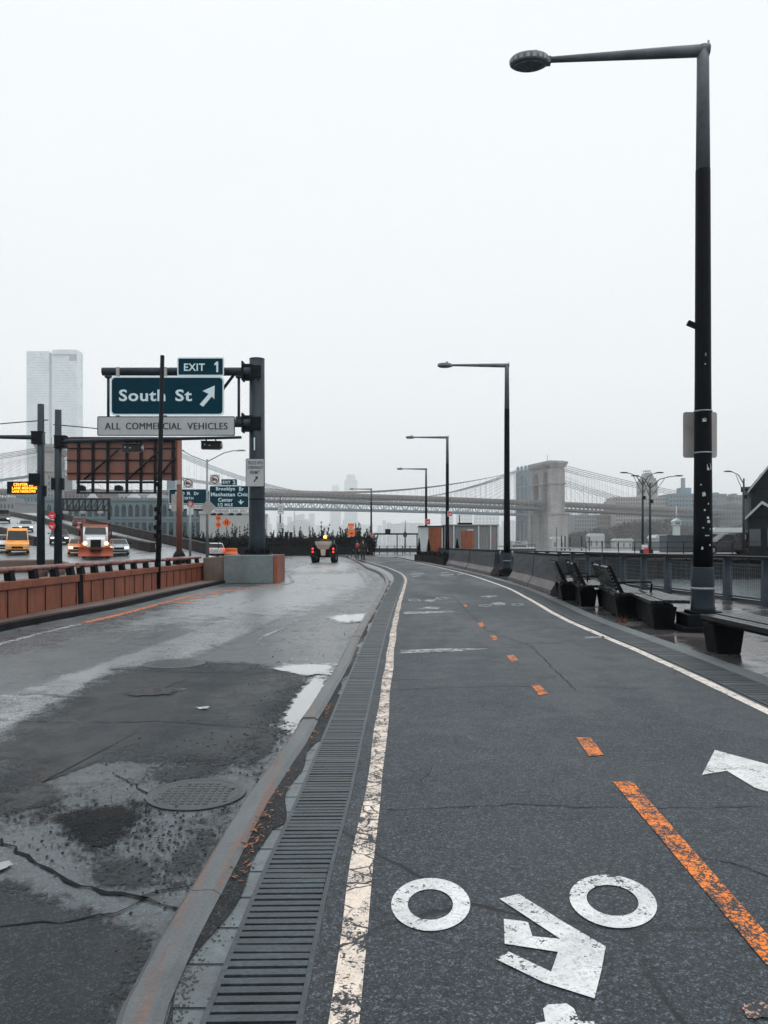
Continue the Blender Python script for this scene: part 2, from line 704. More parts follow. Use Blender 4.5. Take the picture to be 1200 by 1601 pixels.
ROAD_UNDER = (0.022, 0.027, 0.032)
PATH_UNDER = (0.022, 0.027, 0.033)
M_road = asphalt('wet_road_asphalt', (0.0125, 0.0215, 0.0275), (0.034, 0.050, 0.060), (0.22, 0.42, 0.9), stretch=0.12, speck=0.6, rough_bump=.35, stones=.85)
M_roadnew = asphalt('patched_road_asphalt', (0.003, 0.0058, 0.0085), (0.0115, 0.0165, 0.0205), (0.34, 0.68, 0.25), crack_w=0.014, stretch=0.5, speck=0.95, soft=True, rough_bump=.8)
M_tar = asphalt('loose_tar', (0.002, 0.003, 0.004), (0.005, 0.007, 0.009), (0.5, 0.8, 0.10), crack_w=0.014, stretch=0.8, speck=0.3, soft=True)
M_wornsheen = asphalt('wheel_track_sheen', (0.13, 0.152, 0.166), (0.24, 0.268, 0.285), (0.25, 0.36, 1.0), stretch=0.3, speck=0.2, soft=True, rough_bump=.10)  # worn wheel track; base colour lightened to carry the wet sheen of the sky
M_path = asphalt('cycle_path_asphalt', (0.0195, 0.0255, 0.0315), (0.033, 0.041, 0.049), (0.48, 0.70, 0.28), scale_seam=0.22, crack_w=0.004, stretch=0.25, speck=0.8, rough_bump=.8)
M_seam = mat('dark_seam', (0.006, 0.008, 0.010), 0.65, var=0.3, spec=.08)
M_white = paint('white_road_paint', (0.66, 0.68, 0.68), PATH_UNDER, 0.15, cell=14, crack=0.02)
M_cream = paint('worn_cream_paint', (0.74, 0.63, 0.54), PATH_UNDER, 0.85, cell=9, crack=0.05)
M_cream2 = paint('cream_edge_paint', (0.70, 0.64, 0.58), PATH_UNDER, 0.35, cell=9, crack=0.03)
M_orange = paint('worn_orange_paint', (0.90, 0.235, 0.022), PATH_UNDER, 1.05, cell=26, crack=0.06)
M_orange2 = paint('orange_road_paint', (0.85, 0.21, 0.03), ROAD_UNDER, 1.0, cell=9, crack=0.06)
M_faint = paint('faded_white_paint', (0.50, 0.53, 0.54), ROAD_UNDER, 1.3, cell=9, crack=0.06)
M_pink = paint('faded_pink_paint', (0.60, 0.36, 0.28), PATH_UNDER, 1.5, cell=14, crack=0.06)
M_concrete = mat('grey_concrete', (0.085, 0.102, 0.11), 0.5, var=0.3, scale=2.2, fine=0.5, bump=0.4)
M_apron = mat('wet_gutter_concrete', (0.085, 0.105, 0.115), 0.34, var=0.45, scale=3.0, fine=0.6, bump=0.3)
M_iron = mat('dark_cast_iron', (0.040, 0.054, 0.063), 0.45, metal=0.2, var=0.55, scale=4, fine=0.8, bump=0.35, rust=(0.075, 0.055, 0.045), rust_at=0.62)
M_black = mat('slot_black', (0.006, 0.008, 0.010), 0.8)
M_dirt = asphalt('gutter_grit', (0.006, 0.008, 0.010), (0.018, 0.020, 0.021), (0.5, 0.8, 0.2), speck=0.9, stretch=1.0, rough_bump=1.4)


def kerb_material():
    m, nt, b = nodes('stained_kerb_stone')
    n = N(nt)
    p = n.pos()
    big = n.noise(n.pos((1, 0.35, 1)), 3.2, 6, 0.65, 0.5)
    k2 = n.noise(n.pos((3, 0.25, 1)), 2.2, 6, 0.7, 0.3)
    fine = n.noise(p, 85, 3, 0.7)
    c = n.mix(n.ramp(big, 0.35, 0.68), (0.060, 0.074, 0.082), (0.150, 0.168, 0.176))
    c = n.mix(n.ramp(k2, 0.51, 0.63), c, (0.165, 0.088, 0.064))
    c = n.mix(n.ramp(n.noise(n.pos((4, 0.3, 1)), 3.1, 6, 0.75), 0.61, 0.68), c, (0.12, 0.050, 0.030))
    c = n.mix(n.ramp(fine, 0.35, 0.7, 0.45, 0), c, (0.03, 0.032, 0.035))
    nt.links.new(c, b.inputs['Base Color'])
    nt.links.new(n.ramp(big, 0.3, 0.7, 0.35, 0.65), b.inputs['Roughness'])
    nb = n.bump(fine, 0.006, 0.6)
    nt.links.new(n.bump(big, 0.03, 0.4, nb), b.inputs['Normal'])
    return m


M_kerb = kerb_material()


def water_material():
    m, nt, b = nodes('river_water')
    n = N(nt)
    p = n.pos((1, 2.2, 1))
    b.inputs['Base Color'].default_value = (0.10, 0.125, 0.135, 1)
    b.inputs['Roughness'].default_value = 0.16
    b.inputs['IOR'].default_value = 1.33
    nb = n.bump(n.noise(p, 0.55, 5, 0.6, 0.5), 0.22, 0.45)
    nt.links.new(n.bump(n.noise(p, 3.1, 4), 0.05, 0.4, nb), b.inputs['Normal'])
    return m


def puddle_material():
    m, nt, b = nodes('standing_puddle')
    n = N(nt)
    p = n.pos()
    k = n.noise(p, 5, 3)
    nt.links.new(n.mix(k, (0.10, 0.115, 0.12), (0.17, 0.185, 0.19)), b.inputs['Base Color'])
    b.inputs['Roughness'].default_value = 0.03
    b.inputs['IOR'].default_value = 1.5
    b.inputs['Coat Weight'].default_value = 1.0
    b.inputs['Coat IOR'].default_value = 1.5
    b.inputs['Coat Roughness'].default_value = 0.02
    cover_alpha(n, b, p, .40, .56, 7.0)
    return m


def paver_material():
    m, nt, b = nodes('wet_promenade_pavers')
    n = N(nt)
    p = n.pos()
    br = nt.nodes.new('ShaderNodeTexBrick')
    nt.links.new(p, br.inputs['Vector'])
    br.inputs['Scale'].default_value = 1.0
    br.inputs['Brick Width'].default_value = 0.42
    br.inputs['Row Height'].default_value = 0.21
    br.inputs['Mortar Size'].default_value = 0.007
    br.inputs['Color1'].default_value = (0.035, 0.042, 0.047, 1)
    br.inputs['Color2'].default_value = (0.055, 0.062, 0.067, 1)
    br.inputs['Mortar'].default_value = (0.015, 0.018, 0.02, 1)
    big = n.noise(p, 0.7, 5, 0.6, 0.5)
    c = n.mix(n.ramp(big, 0.35, 0.7), br.outputs['Color'], (0.075, 0.062, 0.058))
    nt.links.new(c, b.inputs['Base Color'])
    nt.links.new(n.ramp(n.noise(p, 1.1, 5, 0.6), 0.42, 0.62, 0.07, 0.38), b.inputs['Roughness'])
    nb = n.bump(br.outputs['Fac'], 0.006, -0.5)
    nt.links.new(n.bump(n.noise(p, 6, 4), 0.012, 0.3, nb), b.inputs['Normal'])
    return m


M_water = water_material()
M_puddle = puddle_material()
M_paver = paver_material()
M_land = mat('bank_soil', (0.10, 0.11, 0.11), 0.8, var=0.3, scale=0.2)

# ------------------------------------------------------------------ ground, river, road, path
WZ = -1.5
structure('river_water', MB().sheet([(-6500, -600, WZ), (6500, -600, WZ), (6500, 6500, WZ), (-6500, 6500, WZ)]), M_water)
bank = [(RAIL(y) + 0.35, y) for y in (-40, 5, 12, 18, 25, 34, 42, 60, 90, 119)] + [(-34, 131), (-60, 190), (-118, 420), (-300, 700), (-520, 1100), (-1500, 3000), (-2600, 6000), (-6000, 6000), (-6000, -40)]
structure('ground', MB().prism(bank, -2.4, -0.2), M_land, fix=True)
far_bank = [(186, 772), (330, 806), (520, 860), (900, 950), (2600, 1500), (5200, 3000), (5200, 6000), (-700, 6000), (-520, 3300), (-60, 2300), (120, 1300), (150, 900)]
structure('far_shore', MB().prism(far_bank, -2.4, -0.6), M_land, fix=True)
road_edge = [(KX(y) + 0.06, y, RZ) for y in Yrange(-6, 86, 0.4)]
structure('road', MB().add([(-170, -6, RZ), *road_edge, (-3.5, 92, RZ), (-6, 100, RZ), (-12, 104, RZ), (-170, 104, RZ)], [tuple(range(len(road_edge) + 5))]), M_road)
YY = Yrange(0.6, 86)
structure('cycle_path', MB().ribbon(lambda y: GRR(y), lambda y: WR(y) + 0.10, YY), M_path)
structure('gutter_apron', MB().ribbon(lambda y: KX(y) + 0.135, lambda y: GRL(y) + .002, YY, -0.006), M_apron)
structure('gutter_dirt', MB().ribbon(lambda y: KX(y) + 0.14, lambda y: KX(y) + 0.185 + 0.035 * math.sin(y * 2.3) + 0.02 * math.sin(y * 7.1) + (0.05 if 3.7 < y < 6.9 else 0), Yrange(0.6, 30, 0.06), -0.001), M_dirt)
joints = MB()
y = 1.3
while y < 30:
    joints.sheet([(KX(y) + 0.142, y, -0.003), (GRL(y), y, -0.003), (GRL(y), y + 0.007, -0.003), (KX(y) + 0.142, y + 0.007, -0.003)])
    y += 0.235
structure('apron_joints', joints, M_seam)
structure('concrete_strip', MB().ribbon(lambda y: WR(y) + 0.52, lambda y: WR(y) + 0.74, YY, 0.002), M_concrete)
pa = [(WR(y) + 0.735, y, 0) for y in Yrange(-2, 70, 0.5)]
pb = [(RAIL(y) + 0.33, y, 0) for y in Yrange(-2, 118, 1)]
structure('promenade', MB().sheet(pa + [(1.5, 86, 0), (-3, 93, 0), (-3, 118, 0)] + pb[::-1]), M_paver)
structure('plaza', MB().sheet([(KX(86) + 0.1, 86, -0.004), (1.55, 85.9, -0.004), (-2.9, 93, -0.004), (-2.9, 112, -0.004), (-7, 108, -0.004)]), M_path)

kerb_prof = [(-0.02, -0.2), (0.0, -0.01), (0.025, 0.018), (0.11, 0.022), (0.14, 0.004), (0.145, -0.2)]
kerb = MB()
cuts = [0.5, 2.965, 5.9, 8.4, 11.2, 14.0, 17.0, 20, 23, 26, 29, 32, 35, 38, 41, 44, 47, 50, 55, 60, 66, 72, 79, 86]
for a, b in zip(cuts, cuts[1:]):
    ys = Yrange(a + 0.006, b - 0.006, 0.35)
    dz = random.uniform(-0.006, 0.006)
    kerb.sweep(kerb_prof, [(KX(q) + 0.003 * math.sin(q * 5) + random.uniform(-0.003, 0.003), q, dz, 1, 0) for q in ys])
structure('kerb', kerb, M_kerb, fix=True)


def trench_drain(label, left, right, y0, y1, pitch, barw, z, skew=0.0):
    t = thing('trench_drain', label, 'drain', (0, 0, 0))
    ys = Yrange(y0, y1, 0.4)
    MB().ribbon(left, right, ys, -0.055).build('channel', M_black, t, fix=False)
    fr = MB()
    w = 0.018
    for f, o in ((left, 0.0), (right, -w)):
        fr.sweep([(o, -0.06), (o, z), (o + w, z), (o + w, -0.06)], [(f(q), q, 0, 1, 0) for q in ys])
    fr.build('frame', M_iron, t)
    g = MB()
    q = y0
    i = 0
    while q < y1 - pitch:
        a, b = left(q) + w, right(q) - w
        j = random.uniform(-0.0015, 0.0015)
        if i % 12 == 11:
            g.box(((a + b) / 2, q + pitch / 2 - 0.002, z - 0.011), (b - a, pitch - 0.004, 0.02))
        else:
            s_ = skew * (b - a)
            v = [(a, q, z + j), (b, q + s_, z + j), (b, q + s_ + barw, z + j), (a, q + barw, z + j)]
            lo = [(x_, y_, z - 0.022) for x_, y_, _ in v]
            g.add(v + lo, [(0, 1, 2, 3), (4, 5, 1, 0), (3, 2, 6, 7)])
        q += pitch * (1 + 0.012 * max(0, q - 8))
        i += 1
    g.build('grating', M_iron, t, fix=False)
    return t


trench_drain('slotted iron trench drain running along the kerb beside the cracked cream line', GRL, GRR, 0.9, 60, 0.047, 0.032, 0.003, 0.02)
trench_drain('slotted iron trench drain between the white edge line and the benches', lambda q: WR(q) + 0.115, lambda q: WR(q) + 0.515, 2.5, 60, 0.052, 0.033, 0.002, 0.02)

# ------------------------------------------------------------------ marks on the path
MZ = 0.004
structure('cream_line', MB().ribbon(lambda q: CL(q) - .044 + 0.005 * math.sin(q * 3.1), lambda q: CL(q) + .047 + 0.006 * math.sin(q * 2.3 + 1), Yrange(0.6, 84, 0.12), MZ), M_cream)
structure('white_line', MB().ribbon(lambda q: WR(q) - 0.05 + 0.004 * math.sin(q * 4), lambda q: WR(q) + 0.055 + 0.005 * math.sin(q * 2.7), Yrange(0.6, 80, 0.12), MZ), M_cream2)


def Z5(pts):       # pixels of one enlarged view of the foreground
    return [(560 + x / 1.875, 1150 + y / 1.875) for x, y in pts]


def Z6(x, y):
    return (560 + x / 3.529, 870 + y / 3.529)


def ring(mb, c, ro, ri, z=MZ, tilt=0.0, ci=None, n=40):
    ci = ci or c
    vo, vi = [], []
    for k in range(n):
        a = 2 * PI * k / n
        for (cc, rr, dst) in ((c, ro, vo), (ci, ri, vi)):
            ex, ey = rr[0] * math.cos(a), rr[1] * math.sin(a)
            dst.append(G(cc[0] + ex * math.cos(tilt) - ey * math.sin(tilt), cc[1] + ex * math.sin(tilt) + ey * math.cos(tilt), z))
    mb.add(vo + vi, [(k, (k + 1) % n, n + (k + 1) % n, n + k) for k in range(n)])


def Zc(x, y):
    return (560 + x / 1.875, 1150 + y / 1.875)


sym = MB()
ring(sym, Zc(212, 495), (116 / 1.875, 77.5 / 1.875), (66.5 / 1.875, 45 / 1.875), ci=Zc(211, 495))
ring(sym, Zc(747, 486), (130 / 1.875, 76 / 1.875), (77 / 1.875, 44 / 1.875), tilt=R(10), ci=Zc(745, 483))
sym.sheet(gp(Z5([(413, 478), (470, 464), (600, 545), (725, 618), (712, 690), (692, 770), (545, 724), (403, 655), (440, 633), (565, 692), (585, 634), (429, 610), (426, 537), (497, 546), (510, 588), (592, 596)]), MZ))
sym.sheet(gp(Z5([(541, 800), (556, 788), (610, 785), (632, 800), (648, 836), (690, 838), (712, 900), (490, 900), (520, 843), (548, 838)]), MZ))
structure('bike_marking', sym, M_white)
structure('arrow_marking', MB().sheet(gp(Z5([(1045, 42), (1200, 84), (1320, 118), (1330, 200), (1165, 154), (1080, 103), (1007, 115)]), MZ)), M_white)
ol = MB()
l0, l1, r0, r1 = G(958, 1222, MZ), G(1200, 1510, MZ), G(988, 1221, MZ), G(1200, 1461, MZ)
a, b, c, d = l0, l0 + (l1 - l0) * 1.25, r0 + (r1 - r0) * 1.35, r0
NN = 26
for i in range(NN):
    t0, t1 = i / NN, (i + 1) / NN
    q = [a.lerp(b, t0), d.lerp(c, t0), d.lerp(c, t1), a.lerp(b, t1)]
    ol.add(q, [(0, 1, 2, 3)])
dash = [[(900, 1153), (922, 1152), (943, 1180), (920, 1182)], [(829, 1071), (842, 1070), (857, 1084), (842, 1087)], [(791, 1024.5), (803, 1024), (810, 1033), (799, 1034.5)],
        [(765, 993.5), (774, 993), (779, 1000), (771, 1001)], [(746, 973.5), (754, 973), (757, 979), (750, 980)], [(723, 945), (729, 945), (730, 948.5), (726, 948.5)]]
for q in dash:
    ol.sheet(wob(gp(q, MZ), 0.006, 4, 3))
structure('orange_line', ol, M_orange)
structure('pink_patch', MB().sheet(wob(gp(((1162, 1570), (1230, 1566), (1235, 1590), (1168, 1592)), MZ), 0.008, 5, 5)), M_pink)
far = MB()
for wx, wy in ((310, 241), (460, 231), (700, 270), (878, 264)):
    ring(far, Z6(wx, wy), (10.5, 1.8), (6, 0.9), n=24)
for poly in ([(358, 243), (385, 236), (425, 235), (432, 243), (400, 251), (372, 248)], [(325, 287), (360, 282), (395, 275), (420, 279), (460, 281), (440, 289), (390, 292)],
             [(722, 262), (770, 250), (812, 256), (812, 266), (770, 270), (745, 266)], [(668, 222), (715, 214), (780, 216), (720, 227)],
             [(250, 306), (500, 300), (536, 306), (440, 314), (250, 317)], [(230, 517), (480, 506), (745, 508), (640, 516), (480, 527), (230, 534)],
             [(285, 97), (362, 91), (360, 97), (300, 101)], [(290, 108), (345, 104), (345, 109), (300, 112)], [(452, 100), (525, 95), (528, 101), (460, 106)], [(455, 88), (495, 85), (497, 89), (460, 92)], [(545, 97), (580, 94), (580, 99), (550, 102)]):
    far.sheet(wob([G(*Z6(x, y), MZ) for x, y in poly], 0.02, 4, 9))
far.sheet(gp(((913, 996), (944, 994.5), (945, 997), (914, 998.5)), MZ))
structure('white_markings', far, M_faint)


def crack(pts, z, w, seed):
    rnd = random.Random(seed)
    P_ = [G(x, y, z) for x, y in pts]
    out = []
    for a_, b_ in zip(P_, P_[1:]):
        n = max(2, int((b_ - a_).length / 0.07))
        for k in range(n):
            t = a_.lerp(b_, k / n)
            out.append(Vector((t.x + rnd.uniform(-.018, .018), t.y + rnd.uniform(-.018, .018), z)))
    out.append(P_[-1])
    mb = MB()
    vs = []
    for i, p in enumerate(out):
        t = (out[min(i + 1, len(out) - 1)] - out[max(0, i - 1)]).normalized()
        nn = Vector((-t.y, t.x, 0)) * w * rnd.uniform(0.25, 1.0) * 0.5
        vs += [p + nn, p - nn]
    mb.add(vs, [(2 * i, 2 * i + 1, 2 * i + 3, 2 * i + 2) for i in range(len(out) - 1)])
    return mb


cr = MB()
for i, (pts, w) in enumerate([([(600, 1266), (700, 1262), (800, 1258), (950, 1263), (1200, 1262)], 0.008), ([(1085, 1340), (1140, 1348), (1200, 1370)], 0.008), ([(655, 1225), (675, 1200)], 0.006),
                              ([(615, 1078), (760, 1073), (860, 1074), (1010, 1076)], 0.012), ([(700, 925), (760, 985), (830, 1010), (900, 1080)], 0.012), ([(780, 1008), (880, 1005)], 0.02)]):
    m_ = crack(pts, 0.0025, w, i)
    cr.add(m_.v, m_.f)
structure('path_cracks', cr, M_seam)

# ------------------------------------------------------------------ marks, patches and puddles on the road
RM = RZ + 0.004
soft_patch('road_patch', [gp([(178, 1046), (250, 1038), (330, 1036), (428, 1042), (490, 1056), (470, 1100), (425, 1160), (395, 1205), (330, 1190), (240, 1190), (160, 1186), (60, 1225), (-40, 1280), (-60, 1190), (60, 1115)], RM)], RM, M_roadnew, 1.10)
soft_patch('tar_patch', [gp([(70, 1280), (120, 1262), (195, 1256), (226, 1275), (205, 1303), (165, 1330), (110, 1318)], RM)], RM + .003, M_tar, 1.9, .72)
soft_patch('grit_drift', [gp([(130, 1335), (175, 1325), (235, 1345), (245, 1385), (190, 1400), (140, 1375)], RM), gp([(235, 1215), (290, 1196), (360, 1190), (380, 1205), (310, 1222), (255, 1232)], RM), gp([(-20, 1240), (60, 1215), (110, 1232), (70, 1262), (-10, 1275)], RM),
                          gp([(270, 1320), (330, 1290), (350, 1310), (310, 1360), (265, 1375)], RM), gp([(395, 1160), (430, 1120), (450, 1130), (420, 1185), (390, 1205)], RM)], RM + .0005, M_roadnew, 2.2, .58)
soft_patch('lower_patch', [gp([(-60, 1420), (20, 1395), (95, 1412), (160, 1440), (240, 1462), (205, 1545), (130, 1680), (-200, 1700)], RM)], RM, M_roadnew, 1.45)
soft_patch('worn_sheen_track', [gp([(-30, 1100), (-30, 1170), (100, 1110), (240, 1052), (400, 985), (505, 935), (485, 922), (380, 955), (200, 1022)], RM), gp([(160, 985), (330, 985), (470, 962), (545, 935), (585, 912), (570, 893), (520, 884), (470, 890), (440, 905), (380, 922), (300, 936)], RM), gp([(440, 890), (500, 878), (540, 877), (560, 885), (545, 895), (460, 897)], RM)], RM - .002, M_wornsheen, 1.25)  # worn streak, then far lanes painted pale for their wet sheen
soft_patch('puddles', [gp(q, RM) for q in ([(432, 1047), (452, 1040), (521, 1039), (514, 1055), (470, 1055)], [(508, 1060), (500, 1088), (482, 1120), (458, 1146), (446, 1138), (444, 1122), (462, 1092), (480, 1070), (494, 1060)],
                                            [(515, 966), (532, 962), (571, 960), (566, 973), (530, 973)], [(-14, 1351), (8, 1349), (21, 1353), (6, 1360), (-14, 1366)],
                                            [(200, 1084), (238, 1076), (276, 1079), (266, 1086), (214, 1089)], [(307, 1107), (326, 1105.5), (325, 1110), (312, 1110)])], RM + .006, M_puddle, 1.5)
rc = MB()
for i, (pts, w) in enumerate([([(0, 1312), (60, 1350), (120, 1383), (180, 1398), (235, 1403), (275, 1421), (300, 1430)], 0.03), ([(222, 1400), (285, 1388), (325, 1372)], 0.02), ([(0, 1445), (90, 1440), (190, 1425), (228, 1402)], 0.016),
                              ([(0, 1126), (120, 1130), (260, 1128), (420, 1140)], 0.012), ([(180, 1046), (250, 1050), (460, 1053)], 0.02), ([(250, 1080), (290, 1062)], 0.02),
                              ([(494, 920), (556, 923)], 0.08), ([(535, 942), (590, 941)], 0.05), ([(180, 1210), (240, 1245), (228, 1270)], 0.014)]):
    m_ = crack(pts, RM + 0.002, w, 40 + i)
    rc.add(m_.v, m_.f)
structure('road_cracks', rc, M_seam)
oline = MB()
oc = [G(px, py, RM) for px, py in ((130, 974), (190, 960), (250, 944), (300, 931), (350, 924.5), (395, 919), (436, 914))]
wl_ = [G(px, py, RM) for px, py in ((-140, 1044), (-60, 1023), (0, 1007), (60, 991), (126, 975))]


def strip(mb, pts, w):
    vs = []
    for i, p in enumerate(pts):
        t = (pts[min(i + 1, len(pts) - 1)] - pts[max(0, i - 1)]).normalized()
        nn = Vector((-t.y, t.x, 0)) * w / 2
        vs += [p + nn, p - nn]
    mb.add(vs, [(2 * i, 2 * i + 1, 2 * i + 3, 2 * i + 2) for i in range(len(pts) - 1)])


strip(oline, oc, 0.17)
for x0, x1, yy in ((272, 300, 942), (297, 322, 935), (317, 345, 928.3), (337, 366, 924), (358, 398, 919)):
    strip(oline, [G(x0, yy, RM + 0.001), G(x1, yy + 0.3, RM + 0.001)], 0.26)
structure('orange_edge_line', oline, M_orange2)
wline = MB()
strip(wline, wl_, 0.13)


def Z7(x, y):
    return (400 + x / 5, 860 + y / 5)


for pts, w in (([(140, 185), (240, 166)], 0.22), ([(238, 166), (288, 252)], 0.16), ([(288, 254), (240, 268), (150, 280)], 0.16), ([(250, 162), (320, 135), (356, 112)], 0.18), ([(735, 128), (800, 170), (850, 220), (878, 276)], 0.22),
               ([(290, 570), (340, 548)], 0.1), ([(60, 672), (230, 608)], 0.08), ([(0, 740), (50, 680)], 0.06), ([(220, 630), (360, 634)], 0.05)):
    strip(wline, [G(*Z7(x, y), RM) for x, y in pts], w)
structure('road_lines', wline, M_faint)
M_manhole = mat('worn_manhole_iron', (0.042, 0.050, 0.055), 0.36, metal=0.2, var=0.35, scale=9, fine=0.5)


def manhole(label, px, py, rad):
    c = G(px, py, RZ)
    t = thing('manhole_cover', label, 'manhole cover', (c.x, c.y, RM - .001))
    MB().lathe([(rad, 0.0), (rad * .99, 0.006), (rad * 0.88, 0.006), (rad * 0.87, 0.003)], 40).build('rim', M_manhole, t)
    MB().lathe([(rad * 0.85, 0.0), (rad * 0.85, 0.002)], 40).build('lid', M_seam, t)
    g = MB()
    st = rad * 0.155
    for i in range(-6, 7):
        for j in range(-6, 7):
            if math.hypot(i * st, j * st) < rad * 0.77:
                g.box((i * st, j * st, 0.004), (st * 0.66, st * 0.66, 0.006), rz=PI / 4 * 0 + 0.6, top=(0.8, 0.8))
    g.build('tread_pattern', M_manhole, t)


manhole('round iron manhole cover with a studded lid beside the kerb', 307, 1242, 0.29)
manhole('flat manhole cover on the far edge of the dark road patch', 272, 1038, 0.38)

# loose asphalt crumbs and gravel
def crumbs(name, spots, m):
    mb = MB()
    for (x, y_, z, s_) in spots:
        a_ = random.uniform(0, PI)
        h_ = s_ * random.uniform(0.25, 0.6)
        n = 5
        lo = [(x + s_ * random.uniform(.6, 1.1) * math.cos(a_ + 2 * PI * k / n), y_ + s_ * random.uniform(.6, 1.1) * math.sin(a_ + 2 * PI * k / n), z) for k in range(n)]
        hi = [(x + (p[0] - x) * .55, y_ + (p[1] - y_) * .55, z + h_) for p in lo]
        mb.add(lo + hi, [(k, (k + 1) % n, n + (k + 1) % n, n + k) for k in range(n)] + [tuple(range(n, 2 * n))])
    return tag(mb.build(name, m, fix=False), kind='stuff')


M_crumb = mat('asphalt_crumb', (0.008, 0.010, 0.012), 0.75, var=0.5, scale=20)
sp = []
for cx, cy, sx, sy, n in ((215, 1300, 75, 38, 300), (300, 1290, 55, 30, 110), (430, 1140, 40, 50, 260), (470, 1085, 40, 40, 200), (350, 1190, 90, 28, 200), (140, 1290, 60, 25, 160), (280, 1350, 60, 40, 90), (500, 1010, 60, 30, 120), (560, 955, 20, 10, 50)):
    for _ in range(int(n * 1.7)):
        g_ = G(random.gauss(cx, sx), max(930, random.gauss(cy, sy)), RZ)
        if g_.x < KX(g_.y) - 0.03:
            sp.append((g_.x, g_.y, RM, random.choice((0.003, 0.004, 0.005, 0.006, 0.008, 0.012)) * (0.75 + g_.y * 0.04)))
crumbs('asphalt_rubble', sp, M_crumb)
sp = []
for _ in range(2600):
    q = 1.2 + 9 * random.random() ** 1.6
    sp.append((KX(q) + 0.145 + abs(random.gauss(0, 0.035)), q, -0.005, random.uniform(0.002, 0.0065)))
for _ in range(900):
    q = 1.4 + 7 * random.random() ** 1.5
    sp.append((CL(q) - .08 + random.gauss(0, 0.018), q, 0.0, random.uniform(0.0015, 0.004)))
crumbs('gutter_gravel', sp, mat('gutter_gravel', (0.05, 0.052, 0.052), 0.6, var=0.7, scale=30))
leaf = MB()
for _ in range(130):
    q = random.choice((3.75, 3.6, 3.3, 4.3, 5.4, 6.2)) + random.gauss(0, 0.14)
    x_ = KX(q) + 0.165 + random.gauss(0, 0.022)
    a_, s_ = random.uniform(0, 6.3), random.uniform(0.008, 0.02)
    dx, dy = math.cos(a_) * s_, math.sin(a_) * s_
    z_ = random.uniform(0.002, 0.014)
    leaf.add([(x_ - dx, q - dy, z_), (x_ + dy * .4, q - dx * .4, z_ + .004), (x_ + dx, q + dy, z_ + random.uniform(0, .012)), (x_ - dy * .4, q + dx * .4, z_ + .003)], [(0, 1, 2, 3)])
tag(leaf.build('leaf_litter', mat('rusty_leaf', (0.22, 0.07, 0.025), 0.6, var=0.5, scale=20), fix=False), kind='stuff')

# ------------------------------------------------------------------ street lamps
M_pblack = mat('black_paint_pole', (0.005, 0.007, 0.009), 0.5, var=0.4, scale=3, fine=0.4, spec=0.07)
M_pgrey = mat('blue_grey_paint_pole', (0.019, 0.029, 0.038), 0.5, spec=.12, var=0.35, scale=2.5, fine=0.5)
M_parm = mat('slate_paint_pole', (0.115, 0.132, 0.148), 0.45, spec=.35, var=0.3, scale=2.5, fine=0.4)
M_glass = mat('lamp_lens', (0.10, 0.13, 0.15), 0.15, var=0.4, scale=18)
M_alu = mat('dull_aluminium', (0.36, 0.345, 0.335), 0.5, metal=0.15, var=0.2, scale=3, fine=0.3)
M_steel = mat('galvanised_steel', (0.22, 0.25, 0.27), 0.45, metal=0.5, var=0.3, scale=6, fine=0.4)
M_sticker = mat('pale_sticker', (0.45, 0.48, 0.48), 0.6, var=0.5, scale=40, fine=0.8)


def make_lamp():
    t = thing('street_lamp', '', 'street lamp')
    b = MB()
    b.box((0, 0, 0.04), (0.86, 0.86, 0.08)).box((0, 0, 0.17), (0.66, 0.66, 0.19)).box((0, 0, 0.285), (0.46, 0.46, 0.05))
    b.build('base', M_pblack, t, bevel=0.012)
    MB().lathe([(0.185, 0.28), (0.185, 0.36), (0.175, 0.38), (0.17, 0.66), (0.163, 0.98), (0.155, 1.0)], 24).build('sleeve', M_pgrey, t)
    MB().lathe([(0.176, 0.64), (0.178, 0.66), (0.176, 0.68)], 24).build('sleeve_band', M_steel, t)
    MB().lathe([(0.150, 0.99), (0.143, 1.6), (0.124, 4.0), (0.112, 7.3), (0.111, 7.305)], 24).build('shaft', M_pblack, t)
    MB().lathe([(0.108, 7.30), (0.093, 9.0), (0.092, 9.27)], 24).build('upper_shaft', M_parm, t)
    a = MB().tube([(0.095, 0, 9.205), (-0.4, 0, 9.21), (-2.45, 0, 9.22)], [0.095, 0.088, 0.045], 16)
    a.build('arm', M_parm, t)
    MB().tube([(0.085, 0, 9.2), (0.085, 0, 9.36)], 0.018, 8).build('cap_pin', M_steel, t)
    hd = MB().lathe([(0.20, 9.14), (0.29, 9.15), (0.315, 9.17), (0.315, 9.255), (0.28, 9.29), (0.12, 9.31)], 28, (-2.72, 0, 0), 1, 0.62)
    hd.box((-2.45, 0, 9.2), (0.14, 0.12, 0.1))
    lh = hd.build('lamp_head', M_parm, t)
    MB().lathe([(0.24, 9.125), (0.25, 9.142)], 28, (-2.72, 0, 0), 1, 0.62).build('lens', M_glass, lh)
    teeth = [(-2.72 + (0.322 if k % 4 < 2 else 0.31) * math.cos(2 * PI * k / 72), (0.322 if k % 4 < 2 else 0.31) * 0.62 * math.sin(2 * PI * k / 72)) for k in range(72)]
    MB().prism(teeth, 9.18, 9.245, 'z').build('cooling_fins', M_steel, lh)
    MB().lathe([(0.045, 9.29), (0.05, 9.36), (0.03, 9.385)], 14, (-2.62, 0, 0)).build('photocell', M_steel, lh)
    return t


